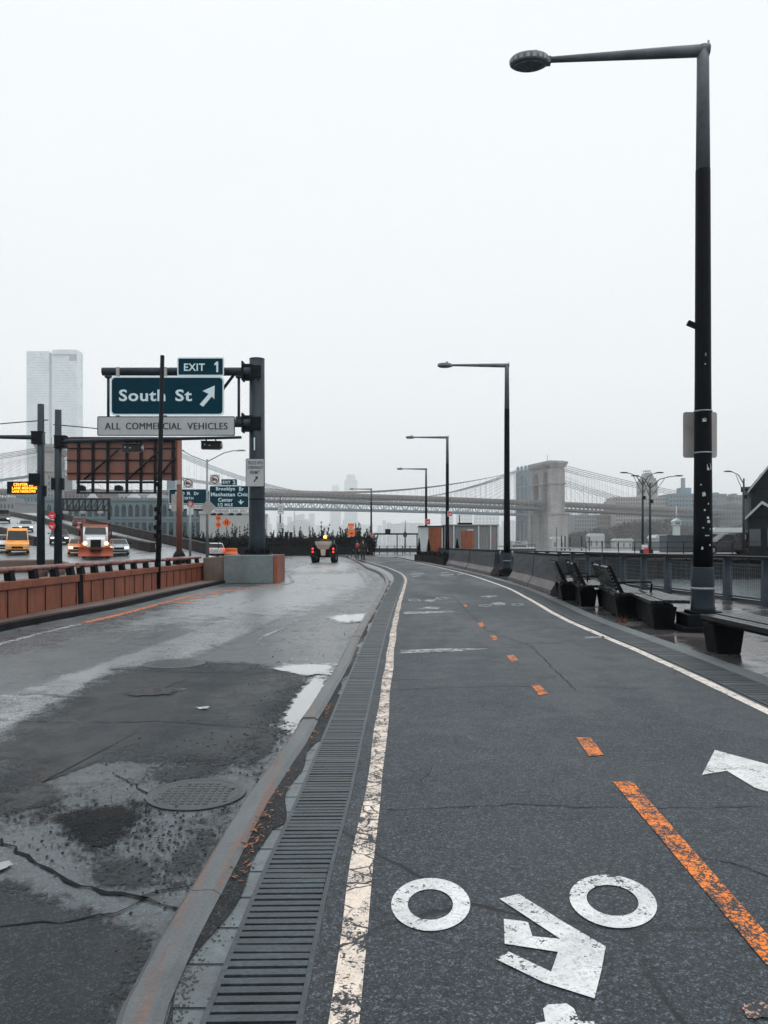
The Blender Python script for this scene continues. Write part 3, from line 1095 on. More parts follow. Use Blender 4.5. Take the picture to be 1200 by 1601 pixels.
lamp0 = make_lamp()
lamp_spots = [((5.07, 12.2), -R(6), 'tall black lamp post with a sign plate strapped on, at the end of the benches'),
              ((5.38, 33.6), 0, 'black lamp post standing in the gap between the dark jersey barriers'),
              ((4.63, 56.1), 0, 'black lamp post at the planters beside the rusty shed, third from the camera'),
              ((4.36, 79.5), R(3), 'thin lamp post in front of the white end of the rusty shed'),
              ((-1.8, 108), 0, 'lamp post beside the orange board at the end of the dark shrubs'),
              ((-16.9, 125), R(6), 'small lamp post among the dark shrubs carrying pale notice plates')]
for i, ((x, y_), rz, lab) in enumerate(lamp_spots):
    o = lamp0 if i == 0 else copy_tree(lamp0)
    o.location = (x, y_, 0)
    o.rotation_euler = (0, 0, rz)
    tag(o, lab, group='lamp posts along the waterfront path')
lx, ly = 5.07, 12.2
for a, z_, w, h_ in ((-62, 2.58, .09, .11), (-100, 2.15, .05, .07), (-75, 1.78, .04, .04), (-70, 1.72, .05, .05), (-95, 1.9, .03, .03), (-88, 4.35, .02, .06), (-96, 3.32, .06, .06), (-60, 1.6, .02, .02), (-118, 2.3, .025, .025), (-80, 1.5, .07, .02), (-105, 1.62, .03, .02), (-72, 2.0, .02, .03), (-90, 4.2, .02, .02), (-110, 1.3, .03, .05), (-62, 1.35, .025, .03)):
    an = R(a)
    rr = 0.155 - 0.0082 * z_ + 0.003
    MB().add([(rr * math.cos(an + sx * w / rr / 2), rr * math.sin(an + sx * w / rr / 2), z_ + sz * h_ / 2) for sx, sz in ((-1, -1), (-.3, -1), (1, -.8), (.9, .4), (.3, 1), (-1, .7))], [(0, 1, 2, 3, 4, 5)]).build('sticker', M_sticker, lamp0, fix=False)
MB().box((-0.17, -0.02, 4.85), (0.16, 0.08, 0.07), ry=R(25)).build('camera_bracket', M_pblack, lamp0)


def plate_sign(name, label, cat, p, w, h, face, back, legend=None, group=None, r=0.04, rz=0.0, th=0.006):
    t = thing(name, label, cat, p, rz, group)
    MB().prism(rounded(-w / 2, -h / 2, w / 2, h / 2, r), -th / 2, th / 2, 'y').build('panel', face, t)
    return t


def plates(name, label, cat, p, w, h, face, border=None, bw=0.03, r=0.04, group=None, rz=0.0, th=0.02):
    """a sign plate facing -Y with a border line standing 3 mm proud"""
    t = thing(name, label, cat, p, rz, group)
    MB().prism(rounded(-w / 2, -h / 2, w / 2, h / 2, r), -th, 0, 'y').build('panel', face, t)
    if border:
        MB().holed(rounded(-w / 2, -h / 2, w / 2, h / 2, r), [rounded(-w / 2 + bw, -h / 2 + bw, w / 2 - bw, h / 2 - bw, max(0.01, r - bw / 2))], -th - 0.004, -th - 0.0005, 'y').build('border', border, t)
    return t


bs = plate_sign('traffic_sign', 'blank metal back of a sign plate strapped to the nearest lamp post', 'sign', P(1094, 680, 12.42), 0.55, 0.74, M_alu, M_alu)
for dz_ in (0.34, -0.32):
    MB().lathe([(0.142, -0.012), (0.142, 0.012)], 24, (lx - bs.location.x, ly - bs.location.y, dz_)).build('strap', M_steel, bs)
M_red = mat('red_sign_paint', (0.45, 0.035, 0.04), 0.45, var=0.2)
M_whitep = mat('white_sign_paint', (0.62, 0.64, 0.64), 0.45, var=0.12)
for (x, y_, rr_), z_, w, lab in (((4.63, 56.1, .13), 3.62, 0.34, 'small red sign on the lamp post beside the rusty shed'), ((4.36, 79.5, .13), 3.75, 0.5, 'small red sign on the thin lamp post by the white shed end'), ((-1.8, 108, .13), 2.7, 0.5, 'small red sign on the lamp post by the orange board')):
    t = plates('red_sign', lab, 'sign', (x + 0.17, y_ - rr_ - 0.05, z_), w, w * 1.15, M_red, M_whitep, 0.03)
    MB().box((0, -0.023, 0), (w * .5, .006, .05)).box((0, -0.023, -.09), (w * .4, .006, .04)).build('legend', M_whitep, t)
for z_, h_, lab in ((7.2, 1.7, 'upper pale notice plate on the small lamp post in the shrubs'), (4.15, 1.5, 'lower pale notice plate on the small lamp post in the shrubs')):
    t = plates('notice_plate', lab, 'sign', (-16.8, 124.8, z_), 0.95, h_, M_whitep, M_steel, 0.05)
    lg = MB()
    for k in range(4):
        lg.box((0, -0.024, 0.45 - k * 0.28), (0.6, 0.006, 0.09))
    lg.build('legend', M_pblack, t)

# ------------------------------------------------------------------ benches
M_bleg = mat('black_cast_bench', (0.005, 0.0065, 0.008), 0.55, spec=.07, var=0.3, scale=5, fine=0.5)
M_slat = mat('wet_dark_bench_timber', (0.007, 0.009, 0.011), 0.30, spec=.25, var=0.5, scale=6, fine=0.6, streak=0.2)
XB = 4.47


def bench(label, y0, y1, back, arm, x=XB, z_seat=0.47, rz=-9):
    t = thing('bench', label, 'bench', (x, y0, 0), R(rz), 'benches beside the cycle path')
    L = y1 - y0
    n_leg = 2
    for q in (0.0, L - 0.34):
        MB().prism([(-0.145, 0.0), (0.145, 0.0), (0.20, 0.36), (-0.20, 0.36)], q, q + 0.34, 'y').build('leg', M_bleg, t, bevel=0.012)
    MB().box((0.0, L / 2, 0.215 if rz else 0.385), (0.28, L, 0.37 if rz else 0.05)).build('bearer', M_bleg, t)
    s_ = MB()
    n = 6
    w = 0.62 / n
    for k in range(n):
        s_.box((-0.22 + w * (k + .5), L / 2, z_seat - 0.025 - 0.012 * (k < 2)), (w - 0.012, L + 0.06, 0.055))
    s_.build('seat', M_slat, t, bevel=0.004)
    if back:
        b_ = MB()
        for k in range(7):
            z_ = z_seat + 0.04 + k * 0.066
            b_.box((-0.10 - 0.026 * k - 0.02, L * 0.52, z_), (0.05, L * 0.78, 0.056), ry=R(-20))
        b_.build('backrest', M_slat, t, bevel=0.004)
        for q in (0.1, L * 0.5, L - 0.12):
            MB().prism([(-0.10, z_seat - .02), (-0.02, z_seat - .02), (-0.265, z_seat + 0.49), (-0.325, z_seat + 0.49)], q, q + 0.05, 'y').build('back_bracket', M_bleg, t)
    if arm:
        MB().tube([(-0.16, 0.12, 0.64), (0.16, 0.12, 0.665), (0.46, 0.12, 0.665), (0.47, 0.12, 0.62), (0.45, 0.12, 0.46)], 0.018, 8).build('armrest', M_bleg, t)
    return t


bench('low black backless bench cut off by the photo edge, in front of the tall lamp', 7.0, 9.85, False, False, 4.28, rz=0)
bench('backless black bench at the near end of the row behind the tall lamp', 12.25, 14.9, False, False)
bench('black bench with a leaning back and armrest, next to the backless bench of the row', 14.15, 17.2, True, True)
bench('black bench with a leaning slatted back in the middle of the row', 16.8, 19.2, True, True)
bench('farthest black bench of the row, with its back tight against the jersey barrier', 18.5, 20.6, True, True, 4.45)
weed = MB()
for _ in range(26):
    a = random.uniform(0, 6.3)
    r = random.uniform(.02, .16)
    h_ = random.uniform(.05, .17)
    x_, y_ = 4.14 + random.gauss(0, .03), 13.3 + random.gauss(0, .08)
    weed.add([(x_ - .006, y_, 0.002), (x_ + .006, y_, 0.002), (x_ + r * math.cos(a) * .6, y_ + r * math.sin(a), h_)], [(0, 1, 2)])
tag(weed.build('weed_tuft', mat('dry_red_weed', (0.20, 0.06, 0.035), 0.7, var=0.4, scale=20), fix=False), 'dry reddish weed tuft growing at the foot of the black benches', 'weed')

# ------------------------------------------------------------------ jersey barriers
def barrier_material():
    m, nt, b = nodes('sheeted_barrier_steel')
    n = N(nt)
    p = n.pos()
    z = n.axis(p, 2)
    big = n.noise(n.pos((0.5, 0.4, 1.2)), 1.1, 5, 0.6, 1.2)
    st = n.noise(n.pos((3, 3, 0.25)), 3.0, 5, 0.65)
    c = n.mix(n.ramp(big, 0.36, 0.64), (0.007, 0.013, 0.019), (0.042, 0.056, 0.066))
    low = n.ramp(n.math('ADD', z, n.math('MULTIPLY', n.math('SUBTRACT', big, 0.5), 0.9)), 0.50, 0.36)
    c = n.mix(n.math('MULTIPLY', low, 0.8), c, (0.075, 0.060, 0.060))
    c = n.mix(n.ramp(st, 0.55, 0.75, 0, 0.6), c, (0.02, 0.025, 0.03))
    nt.links.new(c, b.inputs['Base Color'])
    nt.links.new(n.ramp(big, 0.3, 0.7, 0.35, 0.55), b.inputs['Roughness'])
    b.inputs['Specular IOR Level'].default_value = .3
    nt.links.new(n.bump(big, 0.06, 0.6), b.inputs['Normal'])
    return m


M_barr = barrier_material()
BAR = spline([(4.50, 20.8), (4.74, 27.5), (4.80, 31), (4.70, 36), (4.42, 46), (4.2, 52), (2.75, 67)])


def barrier(label, y0, y1, sheetd=True):
    x0, x1 = BAR(y0), BAR(y1)
    t = thing('jersey_barrier', label, 'barrier', (x0, y0, 0), 0, 'dark barriers along the path')
    ys = span(y0, y1, max(2, int(y1 - y0)))
    prof = [(0.0, 0), (0.62, 0), (0.60, 0.12), (0.46, 0.34), (0.40, 1.05), (0.22, 1.05), (0.16, 0.34), (0.02, 0.12)]
    path = []
    for q in ys:
        sl = (BAR(q + .1) - BAR(q - .1)) / .2
        path.append((BAR(q) - x0, q - y0, 0, 1 / math.hypot(1, sl), -sl / math.hypot(1, sl)))
    MB().sweep(prof, path).build('body', M_barr, t, bevel=0.015)
    MB().sweep([(0.19, 1.055), (0.43, 1.055), (0.43, 1.10), (0.19, 1.10)], path).build('cap_rail', M_seam, t)
    return t


barrier('near dark jersey barrier with a slanted end against the last bench', 20.8, 24.9)
barrier('dark jersey barrier just in front of the second lamp post', 25.0, 29.6)
barrier('dark jersey barrier just beyond the second lamp post', 34.3, 42.4)
barrier('far dark jersey barrier beside the black planters', 42.6, 52.0)

# planters with dark winter plants
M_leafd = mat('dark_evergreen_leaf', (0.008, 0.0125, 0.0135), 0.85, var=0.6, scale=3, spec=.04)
M_box = mat('black_planter_timber', (0.006, 0.008, 0.010), 0.7, var=0.3, spec=.07)


def leafmass(mb, c, rad, n, size, rnd, up=0.0):
    for _ in range(n):
        while True:
            v = Vector((rnd.uniform(-1, 1), rnd.uniform(-1, 1), rnd.uniform(-1, 1)))
            if v.length < 1:
                break
        v *= 0.55 + 0.45 * rnd.random()
        p = Vector(c) + Vector((v.x * rad[0], v.y * rad[1], v.z * rad[2]))
        a, b = rnd.uniform(0, 6.3), rnd.uniform(-1, 1) + up
        u = Vector((math.cos(a), math.sin(a), b)).normalized()
        w = u.cross(Vector((rnd.uniform(-1, 1), rnd.uniform(-1, 1), 1))).normalized()
        L, W = size * rnd.uniform(.6, 1.4), size * rnd.uniform(.25, .5)
        mb.add([p - u * L, p + w * W, p + u * L, p - w * W], [(0, 1, 2, 3)])


for k, (y0, y1, lab) in enumerate(((52.4, 57.0, 'black planter of low winter plants next to the far barrier'), (57.3, 62.0, 'middle black planter of low winter plants'), (62.3, 67.0, 'farthest black planter at the bend of the path'))):
    x0, x1 = BAR(y0), BAR(y1)
    t = thing('planter', lab, 'planter', ((x0 + x1) / 2, (y0 + y1) / 2, 0), math.atan2(-(x1 - x0), y1 - y0), 'black planters along the path')
    L = math.hypot(x1 - x0, y1 - y0)
    MB().holed([(-.1, -L / 2), (1.0, -L / 2), (1.0, L / 2), (-.1, L / 2)], [[(-.02, -L / 2 + .08), (.92, -L / 2 + .08), (.92, L / 2 - .08), (-.02, L / 2 - .08)]], 0.0, 0.52, 'z').build('trough', M_box, t)
    rnd = random.Random(k)
    lm = MB()
    for q in span(-L / 2 + .3, L / 2 - .3, 7):
        leafmass(lm, (.45, q, .62), (.4, .4, rnd.uniform(.2, .38)), 60, .09, rnd, .5)
    lm.build('foliage', M_leafd, t, fix=False)


def cone_shrub(label, p, h_, r, seed):
    t = thing('conifer_shrub', label, 'shrub', p)
    rnd = random.Random(seed)
    MB().tube([(0, 0, 0), (0, 0, h_ * .8)], [0.06, 0.02], 6).build('stem', M_box, t)
    lm = MB()
    for k in range(14):
        z_ = h_ * (0.12 + 0.86 * k / 13)
        leafmass(lm, (0, 0, z_), (r * (1.05 - k / 13), r * (1.05 - k / 13), .14), 46, .09, rnd, .6)
    lm.build('foliage', M_leafd, t, fix=False)


cone_shrub('pointed dark conifer in front of the rusty shed door', (3.95, 68.0, 0), 1.75, .42, 3)
cone_shrub('pointed dark conifer behind the barrier in front of the grey shed', (6.3, 66, 0), 1.8, .5, 4)
cone_shrub('slim pointed dark conifer beside the white shed wall', (3.25, 71, 0), 1.9, .32, 5)

# ------------------------------------------------------------------ promenade railing
M_rail = mat('blue_grey_railing_steel', (0.046, 0.065, 0.083), 0.45, spec=.3, var=0.3, scale=4, fine=0.4)
M_railtop = mat('wet_dark_handrail_timber', (0.008, 0.010, 0.013), 0.35, spec=.15, var=0.4, scale=4, fine=0.5, streak=0.3)
rail = thing('railing', 'blue grey steel railing with a broad dark timber top along the river edge', 'railing', (RAIL(20), 20, 0))
ys = span(4, 118, 76)
rp = [(RAIL(q) - RAIL(20), q - 20, 0, 1, 0) for q in ys]
MB().sweep([(-0.17, 1.03), (0.15, 1.03), (0.15, 1.09), (-0.17, 1.09)], rp).build('handrail', M_railtop, rail)
MB().sweep([(-0.02, 0.86), (0.02, 0.86), (0.02, 0.91), (-0.02, 0.91)], rp).build('mid_bar', M_rail, rail)
MB().sweep([(-0.02, 0.10), (0.02, 0.10), (0.02, 0.14), (-0.02, 0.14)], rp).build('bottom_bar', M_rail, rail)
post = MB().prism([(-0.10, 0.0), (0.07, 0.0), (0.05, 1.03), (-0.05, 1.03)], -0.085, 0.085, 'x')
post.box((0, 0, 0.02), (0.22, 0.2, 0.04))
p0 = post.build('post', M_rail, rail)
for i, q in enumerate([4.2 + 1.62 * k for k in range(70)]):
    o = p0 if i == 0 else p0.copy()
    if i:
        COL.objects.link(o)
        o.parent = rail
    o.location = (RAIL(q) - RAIL(20) - 0.02, q - 20, 0)
wires = MB()
q = 8.0
while q < 60:
    x_ = RAIL(q) - RAIL(20)
    wires.box((x_, q - 20, 0.5), (0.0045, 0.0045, 0.72))
    q += 0.075 if q < 30 else 0.15
for z_ in (0.22, 0.34, 0.46, 0.58, 0.70, 0.80):
    wires.sweep([(-0.002, z_), (0.002, z_), (0.002, z_ + .004), (-0.002, z_ + .004)], [p for p in rp if p[1] < 40])
wires.build('wire_mesh', M_steel, rail, fix=False)
structure('promenade_edge', MB().sweep([(0.05, -2.3), (0.36, -2.3), (0.36, 0.075), (0.05, 0.075)], [(RAIL(q), q, 0, 1, 0) for q in ys]), M_concrete, fix=True)

# ------------------------------------------------------------------ sheds behind the barriers
M_rust = mat('rusty_shed_steel', (0.26, 0.075, 0.035), 0.7, var=0.5, scale=1.4, fine=0.5, streak=0.25, rust=(0.10, 0.045, 0.03), rust_at=0.55)
M_shed = mat('grey_shed_sheet', (0.17, 0.175, 0.18), 0.6, var=0.25, scale=0.8, fine=0.3, streak=0.2, rust=(0.24, 0.13, 0.10), rust_at=0.60)
M_white = mat('white_wall_panel', (0.42, 0.46, 0.47), 0.55, var=0.15, scale=1.0)


def corrug(mb, x0, x1, y_, z0, z1, pitch=0.14, d=0.05):
    n = max(2, int((x1 - x0) / pitch)) * 2
    pts = []
    for i in range(n + 1):
        x_ = x0 + (x1 - x0) * i / n
        pts.append((x_, y_ - (d if i % 2 else 0)))
    vs = [(x_, yy, z0) for x_, yy in pts] + [(x_, yy, z1) for x_, yy in pts]
    mb.add(vs, [(i, i + 1, n + 2 + i, n + 1 + i) for i in range(n)])


YS = 76.0
t = thing('shed', 'flat roofed site shed with a rust red corrugated wall and white end panels', 'shed', (P(680, 862, YS).x, YS, 0))
xo = t.location.x


def sx(px):
    return (px - 600) / FPX * YS - xo


zt = P(0, 823.5, YS).z
MB().box(((sx(655) + sx(692)) / 2, 1.3, zt / 2), (sx(692) - sx(655), 2.5, zt)).build('wall', M_white, t)
w = MB()
corrug(w, sx(669.5), sx(690), -0.02, 0.1, zt - .05)
w.build('rusty_wall', M_rust, t, fix=False)
MB().box(((sx(655) + sx(693)) / 2, 1.3, zt + .05), (sx(693) - sx(654), 2.8, .1)).build('roof', M_seam, t)
t = thing('shed', 'long grey panelled site shed with one rusty red door, behind the dark barrier', 'shed', (P(735, 862, YS).x, YS, 0))
xo = t.location.x
zt = P(0, 822, YS).z
MB().box(((sx(694) + sx(778)) / 2, 1.5, zt / 2), (sx(778) - sx(694), 3.0, zt)).build('wall', M_shed, t)
w = MB()
for a, b in ((695, 708), (710, 719.5), (741, 747), (749, 765), (768, 777.5)):
    corrug(w, sx(a), sx(b), -0.02, 0.1, zt - 0.1, 0.25)
w.build('cladding', M_shed, t, fix=False)
w = MB()
corrug(w, sx(720.5), sx(740), -0.04, 0.1, zt - .5, 0.3)
w.build('door', M_rust, t, fix=False)
for a in (709, 747.8, 766.5, 778):
    MB().box((sx(a), -0.08, zt / 2), (.13, .12, zt)).build('post', M_white, t)
MB().box(((sx(694) + sx(779)) / 2, 1.5, zt + .06), (sx(779) - sx(693), 3.3, .12)).build('roof', M_shed, t)
MB().box((sx(735), -0.1, zt - .42), (sx(742) - sx(733), .06, .1)).build('notice', M_whitep, t)
MB().box((sx(728), 1.0, zt + .22), (1.4, .8, .2)).tube([(sx(719.5), 1, zt), (sx(719.5), 1, zt + 1.1)], .05, 8).build('roof_unit', M_seam, t)

# ------------------------------------------------------------------ parapet wall on the left
def rust_concrete():
    m, nt, b = nodes('rust_brown_parapet_concrete')
    n = N(nt)
    p = n.pos()
    big = n.noise(p, 1.3, 6, 0.65, 0.4)
    st = n.noise(n.pos((2.5, 2.5, 0.18)), 3.0, 6, 0.7)
    fine = n.noise(p, 40, 4, 0.7)
    c = n.mix(n.ramp(big, 0.32, 0.68), (0.165, 0.036, 0.014), (0.30, 0.075, 0.027))
    c = n.mix(n.ramp(st, 0.52, 0.70, 0, 0.75), c, (0.07, 0.033, 0.026))
    c = n.mix(n.ramp(n.noise(p, 2.1, 6, 0.7), 0.60, 0.68, 0, 0.6), c, (0.34, 0.115, 0.04))
    c = n.mix(n.ramp(fine, 0.35, 0.7, 0.4, 0), c, (0.04, 0.025, 0.02))
    nt.links.new(c, b.inputs['Base Color'])
    b.inputs['Roughness'].default_value = 0.55
    nt.links.new(n.bump(fine, 0.01, 0.5), b.inputs['Normal'])
    return m


M_rustc = rust_concrete()
M_brownc = mat('stained_brown_concrete', (0.125, 0.090, 0.075), 0.6, var=0.4, scale=1.4, fine=0.6, bump=0.3)
M_railrust = mat('painted_brown_rail_tube', (0.20, 0.085, 0.065), 0.3, var=0.3, scale=3, fine=0.4)
M_dkerb = mat('dark_stained_kerb', (0.020, 0.018, 0.020), 0.6, spec=.07, var=0.5, scale=3, fine=0.6, bump=0.4)
XW = -7.06
par = thing('parapet_wall', 'rust brown concrete parapet wall with a tube rail along the left of the road', 'wall', (XW, 17, RZ))
ZT = 0.66 - RZ
yj = [4.0, 7.0, 10.0, 12.6, 15.35, 17.75]
for a, b, off in [(a, b, 0.0) for a, b in zip(yj, yj[1:])] + [(17.98, 21.2, 0.04), (21.2, 24.6, 0.04), (24.6, 27.6, 0.04), (27.6, 30.1, 0.04)]:
    sec = MB().prism([(-.30, 0), (off, 0), (off - .02, ZT - .17), (off + .025, ZT - .15), (off + .025, ZT), (-.30, ZT)], a - 17 + .006, b - 17 - .006, 'y')
    sec.build('wall_section', M_rustc, par, bevel=0.008)
gr = MB()
q = 8.0
while q < 30:
    gr.box((0.022 + (0.04 if q > 17.9 else 0) - 0.018, q - 17, 0.32), (0.012, 0.018, 0.6))
    q += 0.8
gr.build('panel_joint', M_seam, par)
MB().box((-.14, 17.865 - 17, ZT / 2), (.30, .22, ZT)).build('expansion_joint', M_seam, par)
rl = 0.87 - RZ
for a, b in ((3.5, 14.55), (14.57, 16.7), (16.72, 17.7), (18.0, 19.9), (19.92, 21.95), (21.97, 25.2), (25.22, 30.0)):
    MB().tube([(-.13, a - 17, rl), (-.13, b - 17, rl)], 0.062, 14).build('rail', M_railrust, par)
pp = MB().prism([(-.17, ZT - .004), (-.03, ZT - .004), (-.07, rl), (-.19, rl)], -0.09, 0.09, 'y')
p0 = pp.build('rail_post', M_seam, par)
for i, q in enumerate((5.0, 6.5, 8.0, 9.5, 11, 12.4, 13.5, 14.7, 15.7, 16.7, 17.55, 18.15, 19, 20, 21, 22, 23.1, 24.3, 25.5, 26.8, 28.1, 29.4)):
    o = p0 if i == 0 else p0.copy()
    if i:
        COL.objects.link(o)
        o.parent = par
    o.location = (0, q - 17, 0)
ks = [G(px, py, RZ) for px, py in ((-90, 1014), (0, 988), (88, 970), (180, 952), (260, 933), (320, 919), (362, 910))]
kf = spline(ks)
structure('left_kerb', MB().sweep([(-.18, -.05), (0, -.05), (0, .115), (-.18, .12)], [(kf(q), q, RZ, 1, 0) for q in span(5, 30.4, 50)]), M_dkerb, fix=True)
structure('left_footway', MB().ribbon(lambda q: XW - .02, lambda q: kf(q) - .178, span(5, 30.4, 50), RZ + .10), M_brownc)
structure('left_gutter_silt', MB().ribbon(lambda q: kf(q) + .002, lambda q: kf(q) + .2 + .06 * math.sin(q * 3), span(6, 30, 80), RZ + .0025), M_apron)

# thin dark pole in front of the wall
t = thing('signal_pole', 'thin dark leaning pole standing in front of the brown parapet wall', 'pole', G(246, 926, RZ))
top = P(253.5, 556, 24.3) - t.location
MB().tube([(0, 0, 0), top * .33, top], [.088, .078, .066], 12).build('shaft', M_pblack, t)
MB().lathe([(.13, 0), (.13, .05), (.1, .08)], 12).build('base', M_pblack, t)
for fz, d in ((.27, .26), (.31, .20), (.345, .24), (.45, .16), (.235, .22)):
    q = top * fz
    MB().box((q.x - .02, q.y - .07, q.z), (d * .72, .2, .14)).build('clamp', M_pblack, t)

# ------------------------------------------------------------------ gantry and its signs
YG = 30.4
M_gpost = mat('blue_grey_gantry_steel', (0.024, 0.037, 0.048), 0.45, spec=.2, var=0.45, scale=1.6, fine=0.4, streak=0.4)
M_gdark = mat('dark_gantry_bracket', (0.008, 0.011, 0.014), 0.5, spec=.07, var=0.3)
M_green = mat('dark_teal_sign_sheeting', (0.0003, 0.030, 0.049), 0.5, var=0.12, scale=0.8, fine=0.1, spec=0.05)
M_legend = mat('pale_reflective_legend', (0.60, 0.74, 0.78), 0.4, var=0.08)
M_greysign = mat('silver_grey_sign_sheeting', (0.36, 0.39, 0.40), 0.4, var=0.12, scale=1.2)
M_ink = mat('black_sign_ink', (0.010, 0.012, 0.014), 0.45)
M_pedc = mat('blue_grey_painted_concrete', (0.125, 0.155, 0.160), 0.55, var=0.25, scale=1.1, fine=0.4, bump=0.3, rust=(0.17, 0.15, 0.13), rust_at=0.62)
M_brownc = mat('stained_brown_concrete', (0.17, 0.125, 0.105), 0.6, var=0.35, scale=1.4, fine=0.5, bump=0.3)
t = thing('gantry_plinth', 'blue grey concrete plinth under the thick gantry post at the end of the parapet', 'plinth', (-5.2, YG, RZ))
zt = 0.96 - RZ
MB().box((0.03, 0, zt / 2), (1.90, 2.2, zt)).build('block', M_pedc, t, bevel=0.02)
MB().box((1.06, 0, zt / 2 + .005), (.14, 2.22, zt + .01)).build('brown_end', M_rustc, t, bevel=0.01)
MB().prism([(-1.75, 0), (-.93, 0), (-.93, zt), (-1.0, zt - .06), (-1.75, zt - .1)], -.9, .9, 'y').build('low_block', M_brownc, t, bevel=0.02)

gx = (401.5 - 600) / FPX * (YG + .3)
t = thing('sign_gantry', 'thick blue grey gantry post with a cantilever arm carrying the green exit sign', 'gantry', (gx, YG + .3, 0.96))
zt = 8.76 - .96
MB().lathe([(.335, 0.02), (.32, .7), (.315, 2.2), (.30, zt)], 28).build('post', M_gpost, t)
MB().lathe([(.306, zt - .002), (.306, zt + .03), (.2, zt + .05)], 28).build('cap', M_gdark, t)
MB().box((0, 0, .03), (1.15, 1.15, .06)).build('base_plate', M_gdark, t)
bl = MB()
for k in range(12):
    a = 2 * PI * k / 12
    bl.lathe([(.045, .06), (.045, .25), (.02, .27)], 8, (.47 * math.cos(a), .47 * math.sin(a), 0))
bl.build('anchor_bolts', M_gdark, t)
MB().lathe([(.323, 2.18), (.325, 2.2), (.322, 2.24)], 28).build('weld_band', M_gdark, t)
za, zb = P(0, 581, YG).z - .96, P(0, 661.5, YG).z - .96
xl = (160 - 600) / FPX * YG - gx
for z_, nm in ((za, 'upper_arm'), (zb, 'lower_arm')):
    MB().tube([(-.2, -.3, z_), (-.6, -.3, z_), (xl, -.3, z_)], [.17, .165, .16], 16).build(nm, M_gpost, t)
    MB().box((-.30, -.16, z_), (.34, .30, .62)).box((-.50, -.3, z_), (.06, .5, .74)).box((-.10, -.30, z_), (.62, .08, .5)).build('bracket', M_gdark, t)
for px in (169, 373):
    x_ = (px - 600) / FPX * YG - gx
    MB().tube([(x_, -.3, zb), (x_, -.3, za)], .055, 10).box((x_, -.3, za - .2), (.22, .22, .1)).box((x_, -.3, zb + .2), (.22, .22, .1)).build('strut', M_gpost, t)
x0, x1 = (351 - 600) / FPX * YG - gx, (366 - 600) / FPX * YG - gx
MB().tube([(x0 - .3, -.3, za - 1.0), (x1, -.3, za - .1)], .06, 8).build('diagonal', M_gdark, t)
for px in (187.5, 261):
    x_ = (px - 600) / FPX * YG - gx
    MB().box((x_, -.56, P(0, 618, YG).z - .96), (.12, .1, 2.1)).build('sign_hanger', M_alu, t)
MB().box((-.05, -.325, 5.0 - .96 + .35), (.05, .02, .5)).build('marking_tape', M_legend, t)


def sgn(name, label, px0, py0, px1, py1, Y, face, border, bw, r=.1, cat='road sign', group=None):
    c = P((px0 + px1) / 2, (py0 + py1) / 2, Y)
    w, h = (px1 - px0) / FPX * Y, (py1 - py0) / FPX * Y
    t = plates(name, label, cat, c, w, h, face, border, bw, r, group)

    def put(s, a, b, c_, d, m=M_legend, nm='legend', bold=.012):
        """s between photo pixels a..b (columns) and c_..d (rows)"""
        return text(s, m, t, nm, ((a + b) / 2 - (px0 + px1) / 2) / FPX * Y, ((py0 + py1) / 2 - (c_ + d) / 2) / FPX * Y, (b - a) / FPX * Y, (d - c_) / FPX * Y, y=-.021, bold=bold)

    def shape(pts, m=M_legend, nm='arrow'):
        q = [((x - (px0 + px1) / 2) / FPX * Y, ((py0 + py1) / 2 - y_) / FPX * Y) for x, y_ in pts]
        return MB().prism(q, -.028, -.021, 'y').build(nm, m, t)
    return t, put, shape


t, put, shp = sgn('exit_sign', 'large dark green overhead sign reading South St with a diagonal arrow', 172.5, 588.5, 350, 649.5, YG - .5, M_green, M_legend, .055, .16)
put('South', 186, 258.5, 609, 627.5, bold=.022)
put('St', 274, 300, 609, 627.5, bold=.022)
shp([(312, 632.5), (326, 616), (316.5, 611.5), (335.5, 603), (335, 624), (331, 620), (317.5, 636)])
t, put, shp = sgn('exit_sign', 'small dark green plate reading EXIT 1 above the South St sign', 277, 559, 350, 588, YG - .5, M_green, M_legend, .045, .06)
put('EXIT', 287.5, 320, 568.5, 580, bold=.02)
shp([(338.2, 565.5), (341, 565.5), (341, 582), (338, 582), (338, 570.5), (335, 571.5), (335, 569)], nm='legend')
t, put, shp = sgn('vehicle_sign', 'wide silver sign reading ALL COMMERCIAL VEHICLES below the South St sign', 152, 651, 367, 681.5, YG - .52, M_greysign, M_ink, .035, .05)
for dx_, dy_ in ((-.35, 0), (.35, .0015)):      # a heavy stroke laid twice
    for s_, a, b in (('ALL', 164, 188), ('COMMERCIAL', 197, 283), ('VEHICLES', 293, 355.5)):
        o = put(s_, a + dx_, b + dx_, 661, 671.5, M_ink, bold=0)
        o.location.y -= dy_
t, put, shp = sgn('permit_sign', 'silver sign on the gantry post reading trucks with overweight permit', 384, 717, 413, 761, YG - .08, M_greysign, M_ink, .018, .04)
put('TRUCKS WITH', 387, 412 - 1.5, 721, 726.5, M_ink)
put('OVERWEIGHT', 387, 411, 728.5, 733.5, M_ink)
put('PERMIT', 391, 406, 736, 741.5, M_ink)
shp([(396, 752.5), (400, 747.5), (398, 745.5), (403, 744.5), (402.5, 750), (401, 749), (397.5, 754)], M_ink)

# ------------------------------------------------------------------ two blue grey masts with camera arms
YM = 33.0
M_cam = mat('camera_housing', (0.015, 0.018, 0.021), 0.4, var=0.3)


